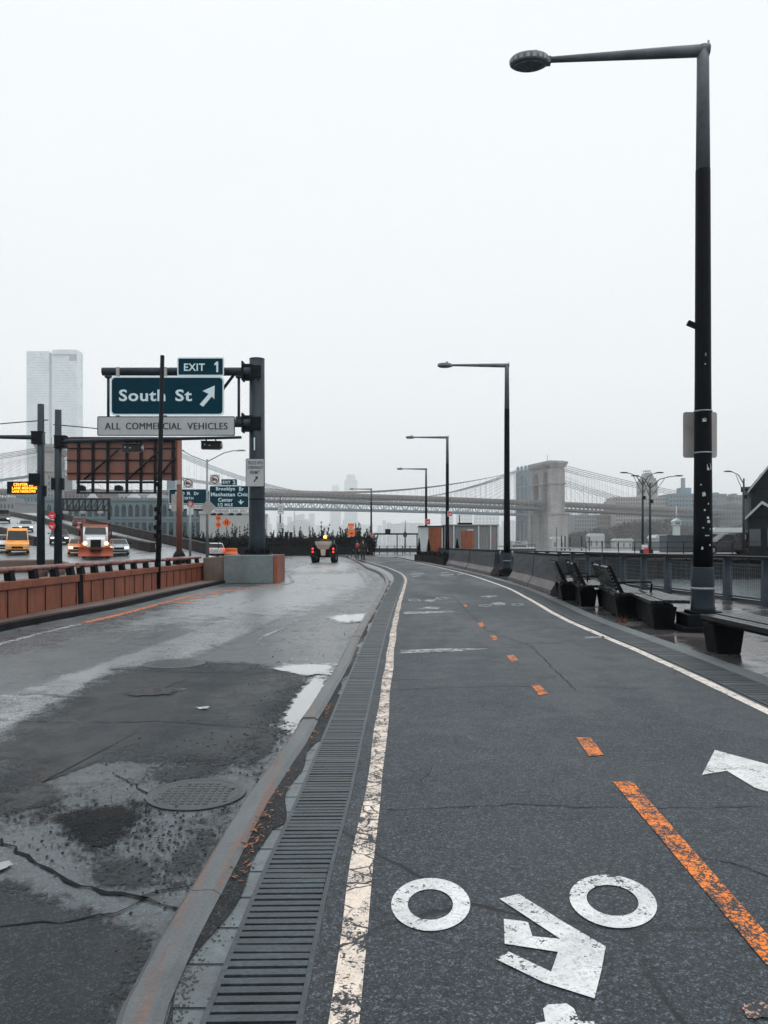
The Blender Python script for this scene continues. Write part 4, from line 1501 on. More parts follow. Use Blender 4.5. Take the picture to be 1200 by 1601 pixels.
def mast(label, px, pytop, arm_px, arm_py, arm_py2):
    x_ = (px - 600) / FPX * YM
    t = thing('camera_mast', label, 'mast', (x_, YM, RZ), 0, 'masts behind the parapet')
    zt = P(0, pytop, YM).z - RZ
    MB().tube([(0, 0, 0), (0, 0, zt)], [.175, .135], 18).build('shaft', M_gpost, t)
    MB().lathe([(.28, 0), (.28, .5), (.2, .6)], 16).build('base', M_brownc, t)
    z_ = P(0, arm_py, YM).z - RZ
    z2 = P(0, arm_py2, YM).z - RZ
    xe = (arm_px - px) / FPX * YM
    s_ = 1 if xe > 0 else -1
    MB().tube([(s_ * .1, -.1, z_), (s_ * .6, -.14, z_ + (z2 - z_) * .1), (xe, -.14, z2)], [.10, .095, .06], 12).build('arm', M_gpost, t)
    MB().box((s_ * .12, 0, z_), (.42, .42, .40)).box((s_ * .12, 0, z_ + .24), (.48, .36, .06)).box((s_ * .12, 0, z_ - .24), (.48, .36, .06)).build('bracket', M_gdark, t)
    return t


m1 = mast('left blue grey mast whose arm leaves the photo beside the lit message board', 63.5, 632, -60, 684.5, 683)
MB().box((-.19, -.22, P(0, 750, YM).z - RZ), (.40, .18, .5)).build('cabinet', M_gdark, m1)
MB().box((.21, -.1, P(0, 768, YM).z - RZ), (.10, .18, .45)).build('junction_box', M_pblack, m1)
m2 = mast('right blue grey mast with a long arm holding two camera boxes', 90.5, 641, 378, 691, 684.5)
for px in (84.5, 98.5):
    MB().box(((px - 90.5) / FPX * YM, -.1, P(0, 757, YM).z - RZ), (.12, .2, .5)).build('junction_box', M_gdark, m2)
for px, py, lab in ((206, 701, 'camera box hanging from the long mast arm in front of the brown sign back'), (329.5, 697, 'camera box hanging at the far end of the long mast arm')):
    c = P(px, py, YM - .14)
    t = thing('traffic_camera', lab, 'camera', c, R(8), 'camera boxes on the mast arm')
    MB().box((0, 0, 0), (.80, .36, .30)).box((0.02, -.02, .17), (.88, .44, .035)).build('housing', M_cam, t, bevel=0.02)
    MB().lathe([(.13, 0), (.13, .07), (.1, .09)], 16).build('lens_hood', M_alu, t).rotation_euler = (0, PI / 2, 0)
    kids(t)[-1].location = (.40, -.05, 0)
    MB().tube([(-.2, 0, .18), (-.2, 0, .36)], .03, 8).tube([(.2, 0, .18), (.2, 0, .36)], .03, 8).build('hanger', M_gdark, t)
    MB().box((-.25, -.185, .03), (.04, .012, .06)).box((-.05, -.185, .0), (.08, .012, .03)).build('markings', M_legend, t)


def wire(label, pts, r, m=M_pblack):
    p0 = Vector(pts[0])
    t = MB().tube([Vector(p) - p0 for p in pts], r, 6).build('cable', m, None, p0)
    return tag(t, label, 'cable')


wire('overhead cable running left from the left mast out of the photo', [P(-40, 666, YM), P(20, 661, YM), P(75, 656.5, YM)], .022)
wire('overhead cable running right from the right mast to the silver sign', [P(83, 664, YM), P(120, 667, YM), P(160, 671, YM)], .022)

# lit message board
YL = 40.0
c = P(36, 762.5, YL)
t = thing('message_board', 'dark roadside message board with glowing amber letters beside the left mast', 'message board', c, R(0))
w, h = 48 / FPX * YL, 19 / FPX * YL
MB().box((0, 0, 0), (w, .25, h)).build('housing', M_gdark, t, bevel=0.02)
M_amber = glow('amber_led', (1.0, 0.36, 0.02), 3.0)
for s_, a, b, y_ in (('CENTER BL', 22.5, 53, 757.8), ('LANE MERGING', 20.5, 59.5, 763.2), ('LANE NARROWS', 20.5, 57, 768.4)):
    text(s_, M_amber, t, 'led_text', ((a + b) / 2 - 36) / FPX * YL, (762.5 - y_) / FPX * YL, (b - a) / FPX * YL, 4.4 / FPX * YL, y=-.13, bold=.022)
MB().tube([(.9, .3, -h / 2 + .05), (.9, .3, -c.z + RZ)], .09, 10).box((.85, .2, -.05), (.34, .3, .14)).build('post', M_gpost, t)
M_reddisc = mat('bright_red_sign', (0.65, 0.02, 0.03), 0.35, var=0.15)  # plain red paint, no emission
for py, lab in ((806, 'upper red disc sign on the right mast'), (822.5, 'lower red disc sign on the right mast')):
    c = P(81, py, YM - .4)
    t = thing('red_disc', lab, 'sign', c, 0, 'red discs on the mast')
    MB().prism([(.15 * math.cos(2 * PI * k / 8 + .39), .17 * math.sin(2 * PI * k / 8 + .39)) for k in range(8)], -.03, .03, 'y').build('face', M_reddisc, t)
    MB().box((0, -.033, .0), (.18, .008, .04)).box((0.02, -.033, -.07), (.10, .008, .03)).build('legend', M_whitep, t)
    MB().box((.14, .06, 0), (.3, .06, .06)).build('bracket', M_gdark, t)

# ------------------------------------------------------------------ brown back of a highway sign
YT = 50.0
M_sback = mat('brown_sign_back', (0.185, 0.072, 0.052), 0.55, var=0.22, scale=0.8, fine=0.25, streak=0.3)
M_truss = mat('dark_truss_steel', (0.010, 0.013, 0.016), 0.5, spec=.07, var=0.35, scale=3)
M_rustpost = mat('rust_red_sign_post', (0.19, 0.055, 0.036), 0.5, var=0.4, scale=2, fine=0.5, streak=0.4)
c = P(190, 719, YT)
t = thing('highway_sign', 'brown back of a big highway sign on a dark truss behind the masts', 'road sign', c)


def T(px, py):
    return ((px - 190) / FPX * YT, (719 - py) / FPX * YT)


MB().prism([T(109, 683), T(276, 683), T(276, 751), T(106, 751), T(104.5, 748), T(104.5, 687)], .0, .06, 'y').build('panel', M_sback, t)
fr = MB()
for px in (123.5, 146, 169, 199, 221, 243, 271):
    a, b = T(px, 690), T(px, 771 if px < 265 else 752)
    fr.box((a[0], -.12, (a[1] + b[1]) / 2), (.16, .12, a[1] - b[1]))
for py, d in ((701, .06), (719.5, .06), (740, .06), (754.5, .14), (771, .10)):
    a, b = T(104 if py < 750 else 122, py), T(275 if py < 750 else 246, py)
    fr.box(((a[0] + b[0]) / 2, -.05 if py < 750 else -.26, a[1]), (b[0] - a[0], .08 if py < 750 else .16, d))
for a, b in ((T(134, 750), T(187, 704)), (T(200, 752), T(252, 704)), (T(246, 752), T(275, 715))):
    fr.tube([(a[0], -.27, a[1]), (b[0], -.27, b[1])], .07, 6)
fr.box((T(190, 0)[0], -.20, T(0, 688)[1]), (T(275, 0)[0] - T(106, 0)[0], .2, .26))
fr.build('truss', M_truss, t)
for px in (129.5, 187.5):
    a = T(px, 764)
    MB().prism([(-.22, -.16), (.22, -.16), (.24, .1), (.1, .2), (-.2, .16)], -.5, -.1, 'y').build('lamp', M_gdark, t).location = (a[0], 0, a[1])
t2 = thing('sign_post', 'rust red round post at the right end of the brown sign back', 'post', ((280.5 - 600) / FPX * YT, YT - .1, RZ))
zt = P(0, 688, YT).z - RZ
MB().tube([(0, 0, 0), (0, 0, zt)], [.19, .17], 16).build('shaft', M_rustpost, t2)
MB().box((.02, -.15, P(0, 754.5, YT).z - RZ), (.22, .16, .3)).build('clamp', M_alu, t2)
MB().lathe([(.42, 0), (.40, .8), (.22, 1.1)], 14).build('base', M_seam, t2)

# ------------------------------------------------------------------ signs over the highway ahead
YA = 76.0
gm = dict(group='overhead signs on the highway')
t, put, shp = sgn('guide_sign', 'dark green sign reading Brooklyn Br Manhattan Civic Center with a down arrow', 327, 759.5, 389, 794, YA, M_green, M_legend, .05, .12)
put('Brooklyn', 337.5, 367, 761.5, 768.5, bold=.02)
put('Br', 373.5, 381, 761.5, 767.5, bold=.02)
put('Manhattan', 329.5, 367, 770, 776, bold=.02)
put('Civic', 371, 387, 770, 776, bold=.02)
put('Center', 341, 363.5, 778.5, 784.5, bold=.02)
put('1/2', 340.5, 348, 786.5, 792, bold=.02)
put('MILE', 351, 363.5, 787, 791.5, bold=.02)
shp([(371.5, 783), (375, 785), (375, 781.5), (377, 781.5), (377, 785), (381.5, 783), (376.3, 789)])
t, put, shp = sgn('exit_sign', 'small green plate reading EXIT 2 above the Brooklyn Br sign', 345.5, 749, 370.5, 759, YA, M_green, M_legend, .03, .06)
put('EXIT', 348, 360, 751.8, 756, bold=.02)
put('2', 363.5, 368, 751, 757, bold=.022)
t, put, shp = sgn('vehicle_sign', 'white strip sign reading PASSENGER CARS ONLY under the Brooklyn Br sign', 330, 795, 389, 802, YA, M_whitep, M_ink, .025, .04)
put('PASSENGER', 335, 357.5, 796.7, 800.6, M_ink)
put('CARS', 360, 372, 796.7, 800.6, M_ink)
put('ONLY', 375, 386, 796.7, 800.6, M_ink)
t, put, shp = sgn('guide_sign', 'dark green sign reading F D R Dr North partly behind the rust red post', 263.5, 764.5, 325, 788, YA + 4, M_green, M_legend, .05, .12)
put('F D R', 274, 298, 769, 774, bold=.02)
put('Dr', 303, 310.5, 769, 774, bold=.02)
put('NORTH', 281, 302, 777, 781, bold=.02)
t, put, shp = sgn('vehicle_sign', 'white strip sign reading CARS ONLY under the F D R Dr sign', 264, 789, 318, 796, YA + 4, M_whitep, M_ink, .025, .04)
put('CARS ONLY', 299, 313.5, 790.5, 794.5, M_ink)


def no_truck(label, px, py, Y, s_):
    t, put, shp = sgn('no_truck_sign', label, px - s_, py - s_, px + s_, py + s_, Y, M_whitep, M_ink, .03, .05)
    k = s_ / FPX * Y
    MB().holed([(k * .9 * math.cos(2 * PI * i / 28), k * .9 * math.sin(2 * PI * i / 28)) for i in range(28)], [[(k * .72 * math.cos(2 * PI * i / 28), k * .72 * math.sin(2 * PI * i / 28)) for i in range(28)]], -.031, -.026, 'y').build('ring', M_ink, t)
    shp([(px - .55 * s_, py - .3 * s_), (px + .15 * s_, py - .3 * s_), (px + .15 * s_, py - .1 * s_), (px + .5 * s_, py - .05 * s_), (px + .55 * s_, py + .3 * s_), (px + .35 * s_, py + .42 * s_), (px + .1 * s_, py + .28 * s_), (px - .2 * s_, py + .25 * s_), (px - .38 * s_, py + .42 * s_), (px - .55 * s_, py + .25 * s_)], M_ink, 'truck_symbol')
    MB().box((0, -.034, 0), (k * 1.7, .006, k * .16), ry=R(45)).build('slash', M_red, t)


no_truck('square no trucks sign above the left corner of the Brooklyn Br sign', 335.5, 749.5, YA, 7.3)
no_truck('square no trucks sign above the F D R Dr sign', 294, 755.5, YA + 4, 7.3)
t = thing('sign_gantry', 'dark steel frame carrying the Brooklyn Br and F D R Dr signs across the highway', 'gantry', P(330, 790, YA + 4.6))
gf = MB()
for py in (770, 785, 797.5):
    gf.box(((325 - 330) / FPX * YA, 0, (790 - py) / FPX * YA), (8.4, .14, .14))
gf.build('beam', M_truss, t)
for px in (250, 392):
    x_ = (px - 330) / FPX * (YA + 4.6)
    MB().tube([(x_, 0, -t.location.z + RZ), (x_, 0, 2.0)], .16, 10).build('leg', M_gpost, t)
lt = MB()
for px in (337, 348, 366, 379):
    lt.box(((px - 330) / FPX * YA, -1.0, (790 - 806) / FPX * YA), (.5, .5, .16)).box(((px - 330) / FPX * YA, -.5, (790 - 804) / FPX * YA), (.08, 1.2, .08))
lt.build('sign_lights', M_truss, t)

# round arm street lamp of the highway
t = thing('twin_lamp', 'tall grey twin arm highway lamp in front of the Brooklyn Br sign', 'street lamp', ((323.5 - 600) / FPX * 55, 55, RZ))
zt = P(0, 718, 55).z - RZ


def LZ(px, py):
    return ((px - 323.5) / FPX * 55, 0, P(0, py, 55).z - RZ)


MB().tube([(0, 0, 0), (0, 0, zt)], [.11, .07], 12).build('pole', M_steel, t)
for sd in (((323.5, 722), (300, 713), (285, 704.5)), ((323.5, 722), (350, 708), (365, 704.5), (372, 705))):
    MB().tube([LZ(*q) for q in sd], .035, 8).build('arm', M_steel, t)
for px, sx_ in ((281, -1), (377, 1)):
    q = LZ(px, 704.3)
    MB().lathe([(.02, -.06), (.2, -.04), (.24, .02), (.1, .07)], 12, q, 1.4, .6).build('lamp_head', M_alu, t)
c = P(325, 793, 54.8)
d_ = 12.3 / FPX * 55
t = plate_sign('warning_sign', 'blank grey back of a diamond sign on the twin arm lamp pole', 'sign', c, .1, .1, M_alu, M_alu)
for k in kids(t):
    bpy.data.objects.remove(k)
MB().prism([(0, -d_), (d_, 0), (0, d_), (-d_, 0)], -.01, .01, 'y').build('panel', M_alu, t)

# road work signs
M_osign = mat('orange_work_sign', (0.85, 0.16, 0.02), 0.4, var=0.1)
YO = 84.0
c = P(354, 817, YO)
d_ = 7.4 / FPX * YO
t = thing('work_sign', 'orange diamond road work sign on a post by the orange drum', 'road sign', c)
MB().prism([(0, -d_), (d_, 0), (0, d_), (-d_, 0)], -.01, .01, 'y').build('panel', M_osign, t)
MB().prism([(-.16, -.2), (-.06, -.2), (-.03, .2), (-.13, .2)], -.02, -.011, 'y').prism([(.03, -.2), (.13, -.2), (.16, .1), (.2, .2), (.08, .22), (.06, .1)], -.02, -.011, 'y').build('symbol', M_ink, t)
MB().tube([(0, .04, -c.z + RZ), (0, .04, 0)], .04, 8).build('post', M_truss, t)
for py, lab in ((810, 'upper round orange work sign beside the orange diamond'), (820.5, 'lower round orange work sign beside the orange diamond')):
    c = P(341, py, YO)
    t = thing('work_sign', lab, 'road sign', c)
    r_ = 4.6 / FPX * YO
    MB().prism([(r_ * math.cos(2 * PI * k / 8 + .39), r_ * math.sin(2 * PI * k / 8 + .39)) for k in range(8)], -.01, .01, 'y').build('panel', M_osign, t)
    MB().box((-.05, -.016, .02), (.28, .01, .06)).box((.05, -.016, -.08), (.2, .01, .05)).build('symbol', M_ink, t)
    MB().tube([(0, .04, (-c.z + RZ) if py > 815 else -.5), (0, .04, 0)], .035, 8).build('post', M_truss, t)
c = P(297, 788, 62)
t = thing('stop_sign', 'red octagonal stop sign over a white plate beside the rust red post', 'road sign', c)
r_ = 5.4 / FPX * 62
MB().prism([(r_ * math.cos(2 * PI * k / 8 + .39), r_ * math.sin(2 * PI * k / 8 + .39)) for k in range(8)], -.012, .012, 'y').build('panel', M_red, t)
MB().box((0, -.018, .05), (.3, .008, .05)).box((0, -.018, -.05), (.3, .008, .05)).build('legend', M_whitep, t)
MB().box((0, 0, -.62), (.52, .02, .5)).build('lower_plate', M_whitep, t)
MB().tube([(-.02, .06, -c.z + RZ), (-.02, .06, .2)], .10, 10).build('post', M_steel, t)
c = P(277, 786, 60)
t = plate_sign('traffic_sign', 'tall blank grey back of a sign beside the rust red post', 'sign', c, .96, 1.35, M_alu, M_alu)
MB().tube([(.3, .06, -c.z + RZ), (.3, .06, .5)], .05, 8).build('post', M_steel, t)

# orange board at the end of the road
YB = 82.0
c = P(549, 830, YB)
t = thing('work_sign', 'tall orange board with a white band on a stand in front of the shrubs', 'road sign', c)
k = YB / FPX
MB().box((0, 0, -2.6 * k), (11.5 * k, .03, 11 * k)).build('lower_panel', M_osign, t)
MB().box((-.04, 0, 9 * k), (9.5 * k, .03, 5.5 * k)).build('upper_panel', M_osign, t)
MB().box((-.04, 0, 4.5 * k), (9.5 * k, .03, 3.2 * k)).build('white_band', M_whitep, t)
MB().box((0, -.02, -4 * k), (4.5 * k, .01, 2 * k)).box((-.04, -.02, 4.5 * k), (6 * k, .01, 1.2 * k)).build('legend', M_ink, t)
st_ = MB().tube([(-.02, .03, 11 * k), (-.02, .03, -c.z + .3)], .04, 8)
for dx, dy in ((-.5, -.4), (.5, -.4), (0, .6)):
    st_.tube([(-.02, .03, -c.z + .6), (dx, dy, -c.z - .0)], .03, 6)
st_.build('stand', M_truss, t)

# ------------------------------------------------------------------ vehicles
M_tyre = mat('tyre_rubber', (0.006, 0.007, 0.008), 0.8, var=0.3, spec=.07)
M_rim = mat('wheel_rim', (0.25, 0.26, 0.27), 0.35, metal=0.7, var=0.2)
M_cglass = mat('car_glass', (0.008, 0.013, 0.016), 0.08, var=0.3, scale=1.2, fine=0.1, spec=.22)
M_trim = mat('black_car_trim', (0.006, 0.007, 0.008), 0.5, spec=.07, var=0.3)
M_plate = mat('number_plate', (0.45, 0.45, 0.42), 0.4, var=0.2)
M_headl = glow('lit_headlight', (1.0, 0.96, 0.88), 3.0)
M_heady = glow('lit_amber_headlight', (1.0, 0.62, 0.28), 3.0)
M_headoff = mat('headlight_glass', (0.35, 0.38, 0.40), 0.1, var=0.3, scale=8)
M_tail = mat('tail_light', (0.35, 0.015, 0.015), 0.2, var=0.2)
M_tailon = glow('lit_tail_light', (1.0, 0.05, 0.04), 1.2)
M_beacon = glow('lit_amber_beacon', (1.0, 0.40, 0.05), 9.0)


def carpaint(name, c, rough=0.28):
    return mat(name, c, rough, var=0.2, scale=1.5, fine=0.5)


PROFILES = {   # body outline (y, z) nose at +y, then the glasshouse (y, z) and its windows along y, for length 4.6 height 1.5
    'sedan': ([(-2.3, .45), (-2.25, .95), (-1.6, 1.02), (.75, .98), (1.9, .82), (2.25, .68), (2.3, .42), (2.2, .22), (-2.2, .24)], [(-1.75, 1.0), (-1.05, 1.46), (.05, 1.48), (.95, .96)], .78),
    'suv': ([(-2.3, .5), (-2.28, 1.05), (-2.1, 1.12), (.85, 1.08), (2.0, .98), (2.27, .80), (2.3, .45), (2.2, .26), (-2.2, .28)], [(-2.18, 1.1), (-1.95, 1.64), (-1.2, 1.70), (.2, 1.68), (1.0, 1.06)], .80),
    'pickup': ([(-2.6, .55), (-2.6, 1.12), (-.7, 1.12), (1.0, 1.12), (2.2, 1.05), (2.5, .9), (2.55, .5), (2.4, .32), (-2.5, .36)], [(-.75, 1.1), (-.62, 1.74), (.35, 1.76), (1.15, 1.10)], .82),
    'van': ([(-2.7, .45), (-2.7, 1.35), (1.2, 1.30), (2.1, 1.12), (2.6, .92), (2.68, .45), (2.5, .28), (-2.6, .3)], [(-2.68, 1.3), (-2.62, 2.35), (-2.4, 2.45), (.75, 2.42), (1.0, 2.25), (1.95, 1.16)], .90),
}


def car(name, label, cat, p, rz, kind, paint_m, W=1.85, lights=M_headoff, tails=M_tail, group='vehicles on the highway', rx=0.0, roof_m=None):
    body, cab, taper = PROFILES[kind]
    t = thing(name, label, cat, p, rz, group, rx)
    hw = W / 2
    # lower body: the side outline lofted over five widths, tucked in at the sills and shoulders
    mb = MB()
    n = len(body)
    rings = []
    cy, cz = 0.0, 0.7
    for x, k in ((-hw, .93), (-hw * .96, 1.0), (0, 1.015), (hw * .96, 1.0), (hw, .93)):
        rings.append([(x, y_ * (k if abs(x) > .9 * hw else 1.01), cz + (z_ - cz) * k) for y_, z_ in body])
    vs = [v for r_ in rings for v in r_]
    fs = [tuple(range(n - 1, -1, -1)), tuple(4 * n + i for i in range(n))]
    for a in range(4):
        fs += [(a * n + i, a * n + (i + 1) % n, (a + 1) * n + (i + 1) % n, (a + 1) * n + i) for i in range(n)]
    mb.add(vs, fs)
    mb.build('body', paint_m, t, bevel=0.05)
    m_ = len(cab)
    zlo = cab[0][1]
    zhi = max(z_ for _, z_ in cab)

    def wd(z_):
        return hw * .93 - (hw * .93 - hw * taper * .95) * max(0, min(1, (z_ - zlo) / (zhi - zlo)))
    vs = [(-wd(z_), y_, z_) for y_, z_ in cab] + [(wd(z_), y_, z_) for y_, z_ in cab]
    fs = [tuple(range(m_ - 1, -1, -1)), tuple(range(m_, 2 * m_))] + [(i, (i + 1) % m_, m_ + (i + 1) % m_, m_ + i) for i in range(m_)]
    MB().add(vs, fs).build('cabin', roof_m or paint_m, t, bevel=0.04)

    def pane(a, b, nm):      # windscreen or rear window between two outline points, set 6 mm proud
        (ya, za), (yb, zb) = a, b
        d = Vector((0, -(zb - za), yb - ya)).normalized()
        if d.z < 0:
            d = -d
        va = Vector((0, ya + (yb - ya) * .10, za + (zb - za) * .10)) + d * .008
        vb = Vector((0, ya + (yb - ya) * .92, za + (zb - za) * .92)) + d * .008
        wa, wb = wd(va.z) * .93, wd(vb.z) * .90
        MB().add([(-wa, va.y, va.z), (wa, va.y, va.z), (wb, vb.y, vb.z), (-wb, vb.y, vb.z)], [(0, 1, 2, 3)]).build(nm, M_cglass, t, fix=False)
    pane(cab[-1], cab[-2], 'windscreen')
    pane(cab[0], cab[1], 'rear_window')
    ztop = zhi - .10
    for s_ in (-1, 1):
        yf0, yf1 = cab[-1][0] - .22, cab[-2][0] - .05
        yr0, yr1 = cab[0][0] + .2, cab[1][0] + .12
        ym = (yf1 + yr1) / 2
        z0 = zlo + .05
        if kind == 'van':
            yr0 = yr1 = .1
            ym = None
            zt_ = 2.0
        else:
            zt_ = ztop
        spans = [((yr0, ym - .04), (yr1, ym - .04)), ((ym + .04, yf0), (ym + .04, yf1))] if ym is not None else [((.15, yf0 - .1), (.15, yf1 - .05))]
        for (a0, a1), (b0, b1) in spans:
            x0, x1 = s_ * (wd(z0) + .006), s_ * (wd(zt_) + .006)
            MB().add([(x0, a0, z0), (x0, a1, z0), (x1, b1, zt_), (x1, b0, zt_)], [(0, 1, 2, 3)]).build('side_window', M_cglass, t, fix=False)
        for y_ in (1.38, -1.38):
            r_ = .34
            yy = y_ * (1.12 if kind in ('van', 'pickup') else 1.0)
            o = MB().lathe([(r_ * .8, -.11), (r_, -.09), (r_, .09), (r_ * .8, .11)], 20).build('wheel', M_tyre, t, (s_ * (hw - .10), yy, r_))
            o.rotation_euler = (0, PI / 2, 0)
            MB().lathe([(r_ * .62, -.115), (r_ * .6, .115), (r_ * .2, .12)], 14).build('rim', M_rim, o)
            MB().prism([(yy + .42 * math.cos(a), .34 + .42 * math.sin(a)) for a in [PI * k / 10 for k in range(11)]], s_ * (hw - .02), s_ * (hw + .008), 'x').build('wheel_arch', M_trim, t)
        yn = body[[i for i, q in enumerate(body) if q[0] == max(b[0] for b in body)][0]]
        MB().box((s_ * hw * .72, yn[0] - .045, yn[1] + .24), (hw * .36, .12, .15)).build('headlight', lights, t, bevel=0.02)
        MB().box((s_ * hw * .80, body[0][0] + .01, body[1][1] - .12), (hw * .26, .08, .26 if kind in ('suv', 'van') else .14)).build('tail_light', tails, t, bevel=0.015)
        MB().box((s_ * (hw + .09), cab[-1][0] - .25, zlo + .1), (.2, .1, .14)).build('mirror', M_trim, t, bevel=0.02)
    yn = max(b[0] for b in body)
    MB().box((0, yn - .01, .60), (hw * .95, .08, .20)).build('grille', M_trim, t, bevel=0.02)
    MB().box((0, yn - .02, .36), (hw * 1.7, .12, .12)).build('front_bumper', M_trim, t, bevel=0.03)
    MB().box((0, body[0][0] + .01, .42), (hw * 1.75, .12, .18)).build('rear_bumper', M_trim, t, bevel=0.03)
    MB().box((0, body[0][0] - .02, .78), (.5, .05, .2)).build('number_plate', M_plate, t)
    return t


def on_ramp(px, py):
    q = FD(px, py)
    q.z += .012
    return q


def heading(q, frac=1.0):
    """turned to face the eye, shared with the run of the carriageway"""
    d = Vector((-q.x, -q.y, 0)).normalized().lerp(Vector((.42, -.9, 0)).normalized(), 1 - frac)
    return math.atan2(-d.x, d.y)


M_cwhite = carpaint('white_car_paint', (0.62, 0.65, 0.66))
M_csilver = carpaint('silver_car_paint', (0.30, 0.36, 0.39))
M_cdark = carpaint('dark_car_paint', (0.016, 0.019, 0.022))
M_cred = carpaint('dark_red_car_paint', (0.14, 0.014, 0.012))
M_cyel = carpaint('yellow_van_paint', (0.80, 0.30, 0.025))
M_ctaxi = carpaint('orange_taxi_paint', (0.78, 0.27, 0.06))
M_plough = carpaint('scuffed_plough_paint', (0.36, 0.060, 0.018), 0.5)
M_corange = carpaint('orange_truck_paint', (0.62, 0.12, 0.03), 0.4)

q = on_ramp(40, 832)
car('suv', 'pale SUV coming down the ramp alone in the far lane with lit headlights', 'car', q, heading(q, .5), 'suv', M_csilver, 1.9, M_headl)
q = on_ramp(10, 863)
q.x -= .6
car('hatchback', 'white car at the left edge of the photo beside the yellow van', 'car', q, heading(q, .4), 'suv', M_cwhite, 1.85, M_headoff)
q = on_ramp(92, 851)
car('suv', 'dark SUV coming down the ramp behind the right mast', 'car', q, heading(q, .5), 'suv', M_cdark, 1.95, M_headl)
q = on_ramp(122, 867)
car('taxi', 'orange taxi with lit headlights just left of the snow plough truck', 'taxi', q, heading(q, .8), 'sedan', M_ctaxi, 1.85, M_headl)
MB().box((0, -.4, 1.56), (.7, .25, .16)).build('roof_sign', M_headoff, bpy.data.objects['taxi'])
q = on_ramp(184.5, 867.5)
car('sedan', 'silver car with lit headlights just right of the snow plough truck', 'car', q, heading(q, .7), 'sedan', M_csilver, 1.85, M_headl)
q = on_ramp(123, 826)
car('pickup', 'dark red pickup driving away up the right hand ramp', 'car', q, heading(q, .6) + PI, 'suv', M_cred, 1.9, M_headoff, M_tail)
q = on_ramp(131, 835)
car('sedan', 'dark red car with lit tail lights driving away behind the snow plough truck', 'car', q, heading(q, .6) + PI, 'sedan', M_cred, 1.85, M_headoff, M_tailon)
q = on_ramp(27, 866)
v = car('van', 'yellow high roofed van at the left below the message board', 'van', q, heading(q, .55), 'van', M_cyel, 2.0, M_headoff)
MB().box((0, -.6, 2.50), (.9, .5, .12)).build('roof_box', M_trim, v, bevel=0.02)
q = on_ramp(5, 818)
v = car('pickup', 'dark truck with lit headlights coming over the crest of the ramp', 'truck', q, heading(q, .5), 'pickup', M_cdark, 2.1, M_headl)
MB().box((0, -.9, 1.75), (1.7, 2.6, 1.2)).build('cargo_box', M_trim, v, bevel=0.05)
car('suv', 'white SUV seen from behind beyond the concrete plinth', 'car', Vector(((331 - 600) / FPX * 86, 86, RZ + .01)), R(24), 'suv', M_cwhite, 2.0, M_headoff, M_tailon)

# snow plough truck
q = on_ramp(149, 873)
t = thing('snow_plough', 'snow plough truck with a raised orange blade and lit headlights on the highway', 'truck', q, heading(q, .85), 'vehicles on the highway')
MB().box((0, -3.4, .75), (2.2, 6.4, .5)).build('chassis', M_trim, t)
MB().prism([(-1.7, 1.0), (-1.7, 2.75), (-1.45, 2.9), (-.35, 2.85), (0.05, 2.05), (0.05, 1.0)], -1.05, 1.05, 'x').build('cab', M_cwhite, t, bevel=0.06)
MB().box((0, -.95, 2.93), (2.15, 1.3, .16)).build('cab_visor', M_corange, t, bevel=0.03)
MB().add([(-.92, .055 - .02, 2.12), (.92, .055 - .02, 2.12), (.84, -.33, 2.76), (-.84, -.33, 2.76)], [(0, 1, 2, 3)]).build('windscreen', M_cglass, t, fix=False).location = (0, .03, .02)
MB().prism([(-.1, .95), (-.1, 2.02), (1.1, 1.86), (1.35, 1.7), (1.4, .95)], -.80, .80, 'x').build('bonnet', M_cwhite, t, bevel=0.08)
MB().box((0, 1.41, 1.32), (.86, .08, .66)).build('grille', M_seam, t, bevel=0.03)
for s_ in (-1, 1):
    MB().box((s_ * .98, .75, 1.15), (.42, 1.25, .5)).build('mudguard', M_corange, t, bevel=0.1)
    MB().lathe([(.15, -.04), (.17, .03), (.08, .06)], 16).build('headlight', M_heady, t, (s_ * .88, 1.44, 1.32)).rotation_euler = (-PI / 2, 0, 0)
    o = MB().box((0, 0, 0), (.12, .1, .5)).build('mirror', M_trim, t, (s_ * 1.32, -.1, 2.2))
    o = MB().lathe([(.42, -.16), (.5, -.12), (.5, .12), (.42, .16)], 20).build('wheel', M_tyre, t, (s_ * .98, .72, .5))
    o.rotation_euler = (0, PI / 2, 0)
    MB().lathe([(.25, -.17), (.25, .17)], 14).build('rim', M_rim, o)
    o = MB().lathe([(.42, -.3), (.5, -.25), (.5, .25), (.42, .3)], 20).build('wheel', M_tyre, t, (s_ * .95, -4.6, .5))
    o.rotation_euler = (0, PI / 2, 0)
MB().prism([(-1.25, 1.0), (1.25, 1.0), (1.3, 2.95), (1.2, 3.05), (-1.2, 3.05), (-1.3, 2.95)], -6.8, -1.9, 'y').build('dump_body', M_cred, t, bevel=0.04)
MB().box((0, -1.85, 3.05), (2.6, .5, .12)).build('body_canopy', M_trim, t, bevel=0.03)
pl = []
for k in range(9):
    a = R(-60 + 110 * k / 8)
    pl.append((2.45 - .45 * math.cos(a), .62 + .48 * math.sin(a)))
MB().prism(pl + [(y_ - .05, z_) for y_, z_ in pl[::-1]], -1.42, 1.42, 'x').build('plough_blade', M_plough, t)
MB().box((0, 1.85, .7), (.9, .9, .2)).box((0, 1.52, 1.0), (.7, .2, .5)).build('plough_frame', M_trim, t)
for x_ in (-.6, -.3, 0, .3, .6):
    MB().box((x_, -.42, 2.92), (.14, .1, .08)).build('roof_light', M_heady, t)
MB().tube([(-1.4, 2.3, .9), (-1.4, 2.3, 1.5)], .02, 6).tube([(1.4, 2.3, .9), (1.4, 2.3, 1.5)], .02, 6).build('blade_marker', M_osign, t)

